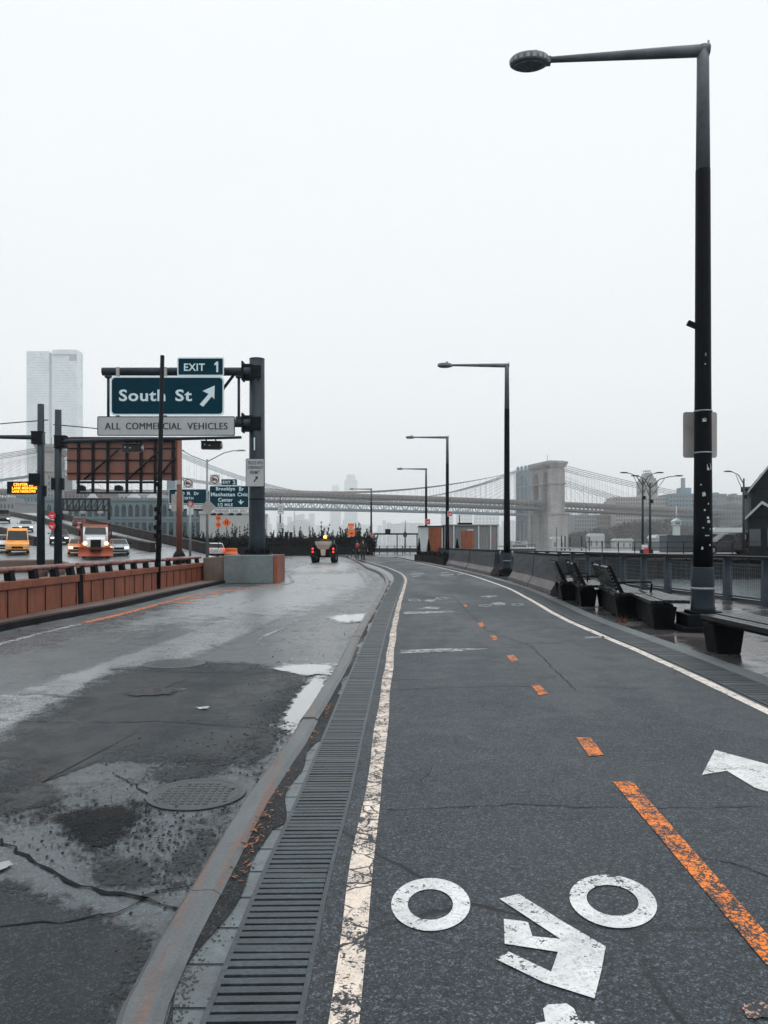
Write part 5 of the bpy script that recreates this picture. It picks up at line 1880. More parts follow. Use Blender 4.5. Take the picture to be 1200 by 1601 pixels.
# small gritter driving away on the road
q = G(506, 880, RZ)
t = thing('gritter', 'small gritting tractor seen from behind with a beige hopper and lit red lights', 'tractor', q, R(-3))
M_beige = mat('beige_hopper_plastic', (0.42, 0.33, 0.29), 0.45, var=0.2, scale=2)
hop = MB()
hop.add([(-.66, -.55, 1.74), (.66, -.55, 1.74), (.66, .55, 1.74), (-.66, .55, 1.74), (-.63, -.53, 1.50), (.63, -.53, 1.50), (.63, .5, 1.50), (-.63, .5, 1.50), (-.42, -.40, 1.12), (.42, -.40, 1.12), (.42, .3, 1.12), (-.42, .3, 1.12)],
        [(0, 1, 5, 4), (1, 2, 6, 5), (2, 3, 7, 6), (3, 0, 4, 7), (4, 5, 9, 8), (5, 6, 10, 9), (6, 7, 11, 10), (7, 4, 8, 11), (8, 9, 10, 11), (0, 3, 2, 1)])
hop.build('hopper', M_beige, t, bevel=0.03)
MB().box((0, -.42, .86), (.34, .2, .5), top=(1.25, 1)).build('spinner_chute', M_beige, t, bevel=0.02)
MB().box((0, .62, 1.0), (1.7, .12, 1.1)).box((0, -.1, .88), (1.5, .5, .46)).box((0, .25, .95), (1.35, .5, .65)).box((0, .2, .72), (1.9, .6, .16)).box((0, .9, .7), (1.1, 1.8, .5)).build('chassis', M_trim, t, bevel=0.03)
MB().prism([(.7, .9), (.7, 1.78), (.85, 1.95), (1.7, 1.9), (1.9, .9)], -.72, .72, 'x').build('cab', M_cdark, t, bevel=0.06)
MB().box((0, .69, 1.5), (1.2, .02, .5)).build('rear_window', M_cglass, t)
for s_ in (-1, 1):
    o = MB().lathe([(.38, -.2), (.46, -.15), (.46, .15), (.38, .2)], 20).build('wheel', M_tyre, t, (s_ * .80, .05, .46))
    o.rotation_euler = (0, PI / 2, 0)
    MB().lathe([(.22, -.21), (.22, .21)], 12).build('rim', M_rim, o)
    o = MB().lathe([(.34, -.16), (.4, -.12), (.4, .12), (.34, .16)], 20).build('wheel', M_tyre, t, (s_ * .78, 1.8, .4))
    o.rotation_euler = (0, PI / 2, 0)
    MB().sweep([(-.24, 0), (.24, 0), (.24, .05), (-.24, .05)], [(s_ * .82, .05 - .56 * math.cos(a), .46 + .56 * math.sin(a), 1, 0) for a in [PI * k / 8 for k in range(9)]]).build('mudguard', M_trim, t)
    for z_ in (.90, 1.16):
        MB().lathe([(.085, -.03), (.085, .02), (.04, .03)], 14).build('tail_light', M_tailon, t, (s_ * .84, -.58, z_)).rotation_euler = (PI / 2, 0, 0)
    MB().box((s_ * .84, -.53, 1.03), (.24, .06, .55)).build('light_bracket', M_trim, t)
    MB().box((s_ * .84, .25, 1.25), (.30, .8, .55)).build('fender', M_trim, t, bevel=0.08)
    MB().box((s_ * .70, .3, 1.45), (.10, .10, 1.0)).build('roll_bar', M_trim, t)
MB().tube([(0, .8, 1.9), (0, .8, 2.05)], .05, 10).build('beacon_stem', M_trim, t)
MB().lathe([(.12, 0), (.13, .12), (.08, .2), (.02, .22)], 14).build('beacon', M_beacon, t, (0, .8, 2.04))
MB().tube([(-.75, .75, 1.88), (-.2, .75, 1.96), (.2, .75, 1.96), (.75, .75, 1.88)], .03, 6).build('light_bar', M_trim, t)

# orange drum
q = Vector(((361 - 600) / FPX * 84, 84, RZ))
t = thing('crash_barrel', 'squat bright orange plastic crash barrel beside the white SUV', 'barrel', q)
MB().lathe([(.70, 0), (.74, .08), (.70, .42), (.76, .46), (.76, .52), (.68, .56), (.66, .95), (.70, 1.0), (.62, 1.08), (.3, 1.12)], 24).build('drum', M_osign, t)
MB().lathe([(.58, 1.085), (.60, 1.12), (.2, 1.15)], 20).build('lid', M_orange2, t)

# dark parked truck on the pier, facing left (built further down on the pier deck)


# ------------------------------------------------------------------ people
M_skin = mat('skin', (0.42, 0.26, 0.19), 0.5, var=0.1)
M_coat = mat('dark_coat_cloth', (0.010, 0.012, 0.015), 0.85, var=0.4, scale=8)
M_trou = mat('dark_trouser_cloth', (0.014, 0.016, 0.020), 0.85, var=0.4, scale=8)
M_hair = mat('dark_hair', (0.012, 0.009, 0.008), 0.6, var=0.4, scale=30)


def skin_mesh(name, verts, edges, radii, root, m, parent, sub=1):
    me = bpy.data.meshes.new(name)
    me.from_pydata(verts, edges, [])
    o = bpy.data.objects.new(name, me)
    COL.objects.link(o)
    o.modifiers.new('skin', 'SKIN').use_smooth_shade = True
    sd = o.modifiers.new('smooth', 'SUBSURF')
    sd.levels = sd.render_levels = sub
    for i, r_ in enumerate(radii):
        me.skin_vertices[0].data[i].radius = r_ if isinstance(r_, tuple) else (r_, r_)
    for i in range(len(verts)):
        me.skin_vertices[0].data[i].use_root = (i == root)
    me.materials.append(m)
    o.parent = parent
    return o


def person(label, p, rz, stride=0.2, arm=0.1, bag=None):
    t = thing('person', label, 'person', p, rz)
    V, E, Rr = [], [], []

    def add(v, r_, pr=None):
        V.append(v)
        Rr.append(r_)
        if pr is not None:
            E.append((pr, len(V) - 1))
        return len(V) - 1
    pel = add((0, 0, .95), (.15, .11))
    wa = add((0, 0, 1.12), (.14, .10), pel)
    ch = add((0, 0, 1.32), (.17, .12), wa)
    nk = add((0, .01, 1.50), .06, ch)
    hd = add((0, .02, 1.60), (.085, .095), nk)
    hd2 = add((0, .03, 1.70), (.08, .095), hd)
    hd3 = add((0, .02, 1.77), (.05, .06), hd2)
    feet, hands = [], []
    for s_ in (-1, 1):
        hip = add((s_ * .10, 0, .88), (.10, .10), pel)
        kn = add((s_ * .12, s_ * stride * .5 + .03, .49), .065, hip)
        an = add((s_ * .12, s_ * stride - .03, .09), .045, kn)
        ft = add((s_ * .13, s_ * stride + .14, .04), (.045, .04), an)
        sh = add((s_ * .20, 0, 1.42), .07, ch)
        el = add((s_ * (.26 + arm * .3), -s_ * .08 - .02, 1.14), .048, sh)
        wr = add((s_ * (.27 + arm), -s_ * .10 + .10, .90), .032, el)
        pm = add((s_ * (.27 + arm), -s_ * .10 + .13, .82), (.03, .022), wr)
        for k in range(4):
            k1 = add((s_ * (.27 + arm) + (k - 1.5) * .018, -s_ * .10 + .145, .775), .009, pm)
            add((s_ * (.27 + arm) + (k - 1.5) * .019, -s_ * .10 + .135, .745 - .012 * (k in (1, 2))), .008, k1)
        th = add((s_ * (.27 + arm) - s_ * .035, -s_ * .10 + .16, .80), .010, pm)
        add((s_ * (.27 + arm) - s_ * .045, -s_ * .10 + .175, .77), .008, th)
    skin_mesh('body', V, E, Rr, pel, M_skin, t)
    # coat and trousers follow the same bones, a little wider
    cv = [V[pel], V[wa], V[ch], (0, .005, 1.49)]
    cr_ = [(.20, .16), (.175, .135), (.205, .15), (.085, .085)]
    ce = [(0, 1), (1, 2), (2, 3)]
    for s_, o_ in ((-1, 0), (1, 1)):
        b = len(cv)
        cv += [(s_ * .20, 0, 1.42), (s_ * (.26 + arm * .3), -s_ * .08 - .02, 1.14), (s_ * (.27 + arm), -s_ * .10 + .09, .92)]
        cr_ += [.095, .072, .055]
        ce += [(2, b), (b, b + 1), (b + 1, b + 2)]
    cv.append((0, 0, .78))
    cr_.append((.21, .17))
    ce.append((0, len(cv) - 1))
    skin_mesh('coat', cv, ce, cr_, 0, M_coat, t)
    tv, te, tr_ = [(0, 0, .92)], [], [(.17, .13)]
    for s_ in (-1, 1):
        b = len(tv)
        tv += [(s_ * .10, 0, .84), (s_ * .12, s_ * stride * .5 + .03, .49), (s_ * .12, s_ * stride - .03, .08)]
        tr_ += [(.12, .12), .085, .068]
        te += [(0, b), (b, b + 1), (b + 1, b + 2)]
    skin_mesh('trousers', tv, te, tr_, 0, M_trou, t)
    for s_ in (-1, 1):
        MB().prism([(-.05, -.10), (.05, -.10), (.06, .12), (.03, .2), (-.03, .2), (-.06, .12)], 0, .09, 'z').build('shoe', M_trim, t, (s_ * .12, s_ * stride - .02, 0), bevel=0.02)
    MB().lathe([(.06, -.12), (.10, -.04), (.106, .04), (.08, .11), (.02, .14)], 14, (0, -.005, 1.68), 1, 1.1).build('hair', M_hair, t)
    for s_ in (-1, 1):
        MB().lathe([(.004, -.014), (.012, 0), (.004, .014)], 8, (s_ * .035, .125, 1.68)).build('eye', M_trim, t)
        MB().lathe([(.01, -.03), (.018, 0), (.01, .03)], 8, (s_ * .088, .03, 1.67)).build('ear', M_skin, t)
    MB().prism([(-.012, .115), (.012, .115), (0, .15)], 1.63, 1.67, 'z').build('nose', M_skin, t)
    MB().box((0, .117, 1.595), (.05, .012, .012)).build('mouth', M_red, t)
    return t


p1 = G(558, 873.5, RZ + .12)
person('person in dark clothes walking away, carrying a red backpack, beside the orange board', p1, R(10), .16, .06)
t = thing('backpack', 'red backpack on the back of the dark dressed walker', 'backpack', p1 + Vector((.05, -.26, 1.25)), R(10))
MB().box((0, 0, 0), (.34, .18, .46), top=(.85, .8)).build('bag', M_red, t, bevel=0.05)
MB().box((0, -.11, -.06), (.24, .06, .2)).build('pocket', M_cred, t, bevel=0.02)
person('person in a dark coat standing on the kerb just right of the red backpack', G(567, 876, RZ + .14), R(-160), .05, .10)

# ------------------------------------------------------------------ highway ramp and its walls
M_hwy = asphalt('wet_highway_surface', (0.22, 0.245, 0.26), (0.30, 0.325, 0.34), (0.26, 0.40, 0.9), stretch=0.3, speck=0.1, rough_bump=.1)  # wet sheen is put into the colour: base much paler than asphalt
M_dwall = mat('dark_brown_ramp_wall', (0.018, 0.0125, 0.012), 0.6, var=0.35, scale=0.6, fine=0.4, bump=0.3, spec=.1)
M_laneline = mat('worn_lane_line', (0.34, 0.36, 0.37), 0.5, var=0.4, scale=2)


def pxpath(f, pts):
    """world x as a function of depth from photo pixels lying on the ramp"""
    return spline([f(*q) for q in pts])


WB = pxpath(FD, ((60, 802.5), (95, 812), (160, 827), (220, 842), (275, 855), (318, 866), (345, 873)))
WA = pxpath(FD, ((5, 804.5), (58, 816), (95, 828), (128, 840), (190, 853), (220, 861), (268, 869)))
WC = pxpath(FD, ((-60, 826), (0, 836), (42, 851), (83, 862)))
rys = span(62, 190, 64)
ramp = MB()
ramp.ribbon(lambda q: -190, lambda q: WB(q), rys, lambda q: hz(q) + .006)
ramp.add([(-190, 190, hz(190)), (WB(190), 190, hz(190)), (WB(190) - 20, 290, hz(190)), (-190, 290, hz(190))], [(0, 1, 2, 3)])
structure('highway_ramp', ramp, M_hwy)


def ramp_wall(label, f, y0, y1, h_, th, skirt):
    q0 = (y0 + y1) / 2
    t = thing('ramp_wall', label, 'wall', (f(q0), q0, hz(q0)))
    vs, fs = [], []
    ys_ = span(y0, y1, 40)
    for q in ys_:
        x_, z_ = f(q) - f(q0), hz(q) - hz(q0)
        lo = RZ - .05 - hz(q0) if skirt else z_ - .1
        vs += [(x_, q - q0, lo), (x_ + .06, q - q0, z_ + h_), (x_ + th - .06, q - q0, z_ + h_), (x_ + th, q - q0, lo)]
    for i in range(len(ys_) - 1):
        fs += [(4 * i + k, 4 * i + k + 1, 4 * i + k + 5, 4 * i + k + 4) for k in range(3)]
    fs += [(3, 2, 1, 0), tuple(4 * (len(ys_) - 1) + k for k in range(4))]
    MB().add(vs, fs).build('wall', M_dwall, t)
    cp = []
    for q in ys_:
        cp.append((f(q) - f(q0), q - q0, hz(q) - hz(q0) + h_, 1, 0))
    MB().sweep([(-.03, .003), (th + .03, .003), (th + .03, .12), (-.03, .12)], cp).build('coping', M_dwall, t)


ramp_wall('long dark brown wall along the right side of the rising highway ramp', WB, 73, 190, .92, .5, True)
ramp_wall('dark brown median wall between the two carriageways of the ramp', WA, 75, 190, .80, .6, False)
ramp_wall('dark brown wall between the ramp and the low lane with the yellow van', WC, 83, 140, .85, .5, False)
ll = MB()
for off in (-4.2, -7.9):
    q = 74.0
    while q < 180:
        if q > 100 or off > -7:
            ll.ribbon(lambda s_: WA(s_) + off - .09, lambda s_: WA(s_) + off + .09, (q, q + 3), lambda s_: hz(s_) + .014)
        q += 9
ll.ribbon(lambda s_: WB(s_) - .6, lambda s_: WB(s_) - .45, span(75, 185, 40), lambda s_: hz(s_) + .014)
ll.ribbon(lambda s_: WC(s_) + 1.0, lambda s_: WC(s_) + 1.15, span(86, 138, 20), lambda s_: hz(s_) + .014)
structure('lane_lines', ll, M_laneline)
t = thing('concrete_barrier', 'low rounded brown concrete wall end behind the parapet at the left', 'barrier', (-19.0, 42, RZ))
MB().prism([(-7, 0), (2.0, 0), (1.7, .5), (1.0, .68), (-1.5, .66), (-7, .35)], -.3, .3, 'y').build('wall', M_brownc, t, bevel=0.08)

# second small truss far up the highway
c = P(133, 789, 150)
t = thing('sign_gantry', 'small dark truss of a far sign seen under the brown sign back', 'gantry', c)
k = 150 / FPX
tr = MB()
for py in (780.5, 798):
    tr.box((0, 0, (789 - py) * k), (78 * k, .5, .35))
for i in range(9):
    x_ = (-38 + 76 * i / 8) * k
    tr.box((x_, 0, 0), (.22, .3, 17 * k))
    if i < 8:
        tr.tube([(x_, 0, -8 * k), (x_ + 9.5 * k, 0, 8 * k)], .1, 6)
tr.build('truss', M_truss, t)
for px in (104, 131, 158):
    MB().box(((px - 133) * k, -.4, (789 - 801) * k), (.9, .7, .5)).build('lamp', M_alu, t)
for px in (97, 170):
    MB().tube([((px - 133) * k, 0, hz(150) - c.z), ((px - 133) * k, 0, 8 * k)], .3, 8).build('leg', M_truss, t)

# ------------------------------------------------------------------ shrubs along the end of the road
def bush(label, p, w, h_, seed, m=M_leafd, spiky=True, n=420):
    t = thing('shrub', label, 'shrub', p, 0, 'dark shrubs at the end of the road')
    rnd = random.Random(seed)
    br = MB()
    lm = MB()
    nb = 9
    for k in range(nb):
        a = rnd.uniform(0, 6.3)
        r_ = w * .5 * rnd.random() ** .6
        x_, y_ = r_ * math.cos(a), r_ * math.sin(a) * .5
        top_ = h_ * rnd.uniform(.62, 1.06) * (1.1 - .5 * r_ / w)
        tip = (x_ * 1.35 + rnd.uniform(-.25, .25), y_, top_)
        br.tube([(x_ * .3, y_ * .3, 0), (x_ * .8, y_ * .8, top_ * .5), tip], [.06, .04, .012], 5)
        for j in range(6):
            f = .35 + .68 * j / 5
            c_ = Vector((x_ * .8, y_ * .8, top_ * .5)).lerp(Vector(tip), max(0, (f - .5) * 2)) if f > .5 else Vector((x_ * .8 * f * 2, y_ * .8 * f * 2, top_ * f))
            leafmass(lm, c_, (.08 + .5 * (1.05 - f),) * 2 + (.34,), n // nb // 6 + 9, .25 * (1.35 - .8 * f), rnd, .6)
    leafmass(lm, (0, 0, h_ * .36), (w * .55, w * .3, h_ * .38), n * 3, .26, rnd, .2)
    br.build('branches', M_box, t)
    lm.build('foliage', m, t, fix=False)


rnd = random.Random(11)
sx_ = [(232, 4.6), (256, 4.2), (279, 4.4), (300, 4.2), (322, 4.0), (345, 4.0), (362, 4.3), (380, 4.7), (398, 4.6), (417, 4.2), (432, 4.4), (446, 3.6), (462, 4.2), (475, 3.9), (489, 4.4), (502, 4.6), (516, 4.3), (529, 4.4), (541, 4.5), (552, 4.4), (563, 4.6), (573, 4.2)]
for i, (px, h_) in enumerate(sx_):
    Y = 112 + rnd.uniform(-2, 2) - (px > 500) * 3
    side = 'behind the rust red post' if px < 300 else 'behind the white SUV' if px < 372 else 'behind the gantry post' if px < 440 else 'above the gritter' if px < 535 else 'behind the orange board'
    n_ = ['spiky', 'low', 'broad', 'ragged', 'leaning', 'round topped', 'thin'][i % 7]
    bush(f'{n_} dark evergreen shrub at the end of the road {side}', ((px - 600) / FPX * Y, Y, -.15), 3.0, h_ * .88, 100 + i)
t = thing('hedge_planter', 'long low dark planter wall under the row of evergreen shrubs', 'planter', (-18, 108.5, RZ))
MB().box((0, 0, .55), (32, .5, 1.1)).build('wall', M_seam, t)
MB().box((0, 0, 1.13), (32.2, .6, .07)).build('coping', M_dkerb, t)
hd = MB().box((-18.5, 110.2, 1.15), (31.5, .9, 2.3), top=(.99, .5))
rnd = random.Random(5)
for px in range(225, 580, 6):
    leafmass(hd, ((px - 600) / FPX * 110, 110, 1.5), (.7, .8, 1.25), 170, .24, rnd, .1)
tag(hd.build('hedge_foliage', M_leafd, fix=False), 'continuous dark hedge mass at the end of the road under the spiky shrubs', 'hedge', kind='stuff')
structure('far_kerb', MB().box((-16, 105.2, RZ + .06), (27, .3, .14)), M_dkerb, fix=True)
bl = MB()
for px in (447.5, 454.5):
    c = P(px, 838, 104)
    t = thing('marker_board', ('left' if px < 450 else 'right') + ' slim dark board of the pair beside the notice plates in the shrubs', 'board', (c.x, 104, RZ), 0, 'dark boards in the shrubs')
    MB().box((0, 0, 1.6), (.42, .08, 3.2)).box((0, 0, .05), (.6, .5, .1)).build('panel', M_seam, t)

# ------------------------------------------------------------------ the stone tower bridge
def stone(name, a, b_, scale=.05):
    m, nt, b = nodes(name)
    n = N(nt)
    p = n.pos()
    br = nt.nodes.new('ShaderNodeTexBrick')
    mp = nt.nodes.new('ShaderNodeMapping')
    mp.inputs['Rotation'].default_value = (PI / 2, 0, 0)
    nt.links.new(p, mp.inputs['Vector'])
    nt.links.new(mp.outputs['Vector'], br.inputs['Vector'])
    br.inputs['Scale'].default_value = 1
    br.inputs['Brick Width'].default_value = 3.0
    br.inputs['Row Height'].default_value = 1.5
    br.inputs['Mortar Size'].default_value = 0.05
    br.inputs['Color1'].default_value = a + (1,)
    br.inputs['Color2'].default_value = b_ + (1,)
    br.inputs['Mortar'].default_value = tuple(x * .6 for x in a) + (1,)
    st = n.noise(n.pos((1, 1, .12)), .16, 6, .65)
    c = n.mix(n.ramp(st, .42, .68, 0, .65), br.outputs['Color'], tuple(x * .45 for x in a))
    nt.links.new(c, b.inputs['Base Color'])
    b.inputs['Roughness'].default_value = .85
    return m


M_stone = stone('bridge_granite', (0.25, 0.235, 0.23), (0.33, 0.315, 0.305))
M_deckb = mat('tan_bridge_deck', (0.21, 0.18, 0.17), 0.7, var=0.25, scale=0.05, fine=0.3)
M_decku = mat('bridge_underside', (0.075, 0.085, 0.092), 0.7, var=0.25, scale=0.05)
M_cable = mat('pale_bridge_cable', (0.16, 0.15, 0.15), 0.6)
TL = Vector((-275, 635, 0))
TR = Vector((161, 757, 0))
D = TR - TL
span_l = D.length
ang = math.atan2(D.y, D.x)


def lancet(x0, x1, z0, zs, zt, n=6):
    """pointed arch opening from z0, springing at zs, tip at zt"""
    w = x1 - x0
    pts = [(x0, z0), (x1, z0)]
    for k in range(n + 1):
        t_ = k / n
        pts.append((x1 - w / 2 * t_ ** 1.6, zs + (zt - zs) * math.sin(t_ * PI / 2) ** .9))
    for k in range(n - 1, -1, -1):
        t_ = k / n
        pts.append((x0 + w / 2 * t_ ** 1.6, zs + (zt - zs) * math.sin(t_ * PI / 2) ** .9))
    return pts


bridge = thing('suspension_bridge', 'stone towered suspension bridge with tan deck and web of cables across the river', 'bridge', TL + Vector((0, 0, WZ)), ang)
dz = -WZ


def deck_z(u):      # height of the deck top along the bridge, 0 at the left tower and 1 at the right one
    if u < .45:
        return 47.0 + 2.0 * math.sin(max(0, u + .1) / .55 * PI / 2) - 1.2
    return 47.8 - 4.4 * ((u - .45) / .55) ** 1.4 if u < 1 else 43.4 - 13.2 * (u - 1)


def tower(u, name):
    tw = MB()
    o = [(-21.3, 33), (21.3, 33), (20.2, 78), (-20.2, 78)]
    holes = [lancet(-14.8, -4.6, 40, 64, 74), lancet(4.6, 14.8, 40, 64, 74)]
    tw.holed([(y_, z_) for y_, z_ in o], holes, u - 7.2, u + 7.2, 'x')
    w = MB()
    w.prism([(-22.2, 0), (22.2, 0), (21.6, 33), (-21.6, 33)], u - 9.2, u + 9.2, 'x')
    for y_ in (-18, 0, 18):
        w.prism([(y_ - 2.9, 33), (y_ + 2.9, 33), (y_ + 2.5, 76), (y_ - 2.5, 76)], u - 7.9, u - 7.21, 'x')
        w.prism([(y_ - 2.9, 33), (y_ + 2.9, 33), (y_ + 2.5, 76), (y_ - 2.5, 76)], u + 7.21, u + 7.9, 'x')
        w.prism([(y_ - 4.2, 0.2), (y_ + 4.2, 0.2), (y_ + 3.6, 32.8), (y_ - 3.6, 32.8)], u - 10.4, u - 9.21, 'x')
        w.prism([(y_ - 4.2, 0.2), (y_ + 4.2, 0.2), (y_ + 3.6, 32.8), (y_ - 3.6, 32.8)], u + 9.21, u + 10.4, 'x')
    p_ = tw.build(name, M_stone, bridge)
    w.build('pier', M_stone, p_)
    cp = MB()
    MB().box((u, 0, 33.2), (21.5, 45.5, 1.4)).build('pier_cap', M_stone, p_)
    MB().box((u, 0, 62), (17.9, 43.4, .9)).build('string_course', M_stone, p_)
    cp.box((u, 0, 78.8), (17.5, 43, 1.6)).box((u, 0, 80.4), (19, 44.4, 1.6)).box((u, 0, 82.2), (20.4, 45.8, 2.0)).box((u, 0, 83.6), (16, 40, .8))
    cp.build('cornice', M_stone, p_)
    MB().tube([(u, 0, 84), (u, 0, 92)], .18, 6).build('flagpole', M_seam, p_)


tower(0, 'tower')
tower(span_l, 'tower')
us = [-.42 + 2.02 * i / 120 for i in range(121)]
dk = MB()
dk.sweep([(-13, -3.2), (13, -3.2), (13, -1.2), (-13, -1.2)], [(u * span_l, 0, deck_z(u) + dz, 0, 1) for u in us])
dk.build('deck', M_decku, bridge)
MB().sweep([(-13.6, -8.2), (-12.6, -8.2), (-12.6, -6.6), (-13.6, -6.6)], [(u * span_l, 0, deck_z(u) + dz, 0, 1) for u in us]).sweep([(12.6, -8.2), (13.6, -8.2), (13.6, -6.6), (12.6, -6.6)], [(u * span_l, 0, deck_z(u) + dz, 0, 1) for u in us]).sweep([(-12.5, -7.4), (12.5, -7.4), (12.5, -6.9), (-12.5, -6.9)], [(u * span_l, 0, deck_z(u) + dz, 0, 1) for u in us]).build('lower_chord', M_decku, bridge)
tr = MB()
for s_ in (-13.2, 13.2, -4.2, 4.2):
    tr.sweep([(s_ - .4, -.5), (s_ + .4, -.5), (s_ + .4, .3), (s_ - .4, .3)], [(u * span_l, 0, deck_z(u) + dz, 0, 1) for u in us])
    x_ = us[0] * span_l
    while x_ < us[-1] * span_l:
        zz = deck_z(x_ / span_l) + dz
        tr.box((x_, s_, zz - 3.7), (.5, .4, 7.2))
        tr.tube([(x_, s_, zz - 6.9), (x_ + 4.6, s_, zz - .3)], .16, 4)
        x_ += 4.6
tr.build('stiffening_truss', M_deckb, bridge)


def cable_z(u):
    if 0 <= u <= 1:
        return 49.0 + (81.5 - 49.0) * (2 * u - 1) ** 2
    v = -u if u < 0 else u - 1
    v *= span_l / 283.0
    return 81.5 - 62 * v + 22 * v * v


for s_ in (-12.6, -4.2, 4.2, 12.6):
    cb = MB()
    cb.tube([(u * span_l, s_, cable_z(u) + dz) for u in [i / 40 for i in range(41)]], .30, 6)
    cb.tube([(u * span_l, s_, cable_z(u) + dz) for u in [1 + .6 * i / 16 for i in range(17)]], .30, 6)
    cb.tube([(-u * span_l, s_, cable_z(-u) + dz) for u in [.42 * i / 12 for i in range(13)]], .30, 6)
    cb.build('main_cable', M_cable, bridge)
hg = []
for s_ in (-12.6, 12.6):
    u = -.4
    while u < 1.58:
        z0, z1 = deck_z(u) + dz, cable_z(u) + dz
        if z1 > z0 + .6 and min(abs(u), abs(u - 1)) > .02:
            hg.append(((u * span_l, s_, (z0 + z1) / 2), (.12, .12, z1 - z0)))
        u += .0135
many('suspender', hg, M_cable, bridge)
sy = []
for s_ in (-12.6, 12.6):
    for tu in (0, 1):
        for k in range(1, 15):
            for sg in (-1, 1):
                u = tu + sg * k * .019
                sy.append(([(tu * span_l, s_, 80 + dz), (u * span_l, s_, deck_z(u) + dz)], .07, 4))
many('stay_cable', [], M_cable, bridge, sy)
# ------------------------------------------------------------------ the blue steel bridge behind it
M_blue = mat('blue_steel_bridge', (0.065, 0.14, 0.18), 0.6, var=0.2, scale=0.03)
BR = Vector((191, 1050, 0))
bd = Vector((.912, .41, 0))
Lb = 470.0
BL = BR - bd * Lb
b2 = thing('suspension_bridge', 'pale blue steel suspension bridge seen just behind the stone tower', 'bridge', BL + Vector((0, 0, WZ)), math.atan2(bd.y, bd.x))


def bz(u):
    return 52.5 + 1.8 * (1 - (2 * u - 1) ** 2) + dz - (6 * max(0, u - 1.2))


for u in (0, Lb):
    tw = MB()
    for s_ in (-13.5, -4.5, 4.5, 13.5):
        tw.prism([(s_ - 2.6, 0), (s_ + 2.6, 0), (s_ + 1.7, 30), (s_ + 1.7, 103), (s_ - 1.7, 103), (s_ - 1.7, 30)], u - 2.6, u + 2.6, 'x')
    p_ = tw.build('tower', M_blue, b2)
    for z_, h_ in ((101, 6), (82, 3), (62, 4), (38, 5)):
        MB().box((u, 0, z_), (4.6, 24, h_)).build('cross_beam', M_blue, p_)
    cr = MB()
    cr.holed([(-14, 88), (14, 88), (14, 98), (-14, 98)], [lancet(-9, 9, 88.5, 91, 97)], u - 2, u + 2, 'x')
    cr.build('arch_plate', M_blue, p_)
    fn = MB()
    for s_ in (-13.5, -4.5, 4.5, 13.5):
        fn.lathe([(2.2, 103), (2.6, 104), (1.2, 106), (2.2, 108), (2.0, 110), (.4, 111.5)], 10, (u, s_, 0))
    fn.build('finial', M_blue, p_)
    MB().prism([(-24, 0), (24, 0), (21, 8), (-21, 8)], u - 13, u + 13, 'x').build('pier', M_stone, p_)
us2 = [-.5 + 1.86 * i / 80 for i in range(81)]
pth = [(u * Lb, 0, bz(u), 0, 1) for u in us2]
dk = MB()
dk.sweep([(-16, -11.2), (16, -11.2), (16, -9.0), (-16, -9.0)], pth).sweep([(-16, -1.4), (16, -1.4), (16, 0), (-16, 0)], pth)
dk.build('deck', M_blue, b2)
tr = MB()
for s_ in (-15.5, 15.5):
    x_ = us2[0] * Lb
    k = 0
    while x_ < us2[-1] * Lb:
        z_ = bz(x_ / Lb)
        tr.tube([(x_, s_, z_ - (10 if k % 2 else .6)), (x_ + 7.5, s_, z_ - (.6 if k % 2 else 10))], .45, 4)
        tr.box((x_, s_, z_ - 5.3), (.5, .5, 9))
        x_ += 7.5
        k += 1
tr.build('truss', M_blue, b2)
cb = MB()
for s_ in (-13.5, -4.5, 4.5, 13.5):
    cb.tube([(u * Lb, s_, 57 + dz + (108 - 58.5) * (2 * u - 1) ** 2) for u in [i / 40 for i in range(41)]], .38, 5)
    cb.tube([((1 + u) * Lb, s_, 106.5 - 125 * u + 62 * u * u) for u in [.45 * i / 10 for i in range(11)]], .38, 5)
    cb.tube([(-u * Lb, s_, 106.5 - 125 * u + 62 * u * u) for u in [.45 * i / 10 for i in range(11)]], .38, 5)
cb.build('main_cable', M_blue, b2)
hg = []
for s_ in (-13.5, 13.5):
    for i in range(1, 62):
        u = i / 62
        z1 = 57 + dz + 49.5 * (2 * u - 1) ** 2
        hg.append(((u * Lb, s_, (bz(u) + z1) / 2), (.16, .16, z1 - bz(u))))
        if u < .42:
            z1 = 106.5 - 125 * u + 62 * u * u
            z0 = bz(1 + u)
            if z1 > z0:
                hg.append((((1 + u) * Lb, s_, (z0 + z1) / 2), (.16, .16, z1 - z0)))
many('suspender', hg, M_blue, b2)

# ------------------------------------------------------------------ buildings
M_win = mat('dim_window_glass', (0.045, 0.058, 0.066), 0.2, var=0.5, scale=0.4)


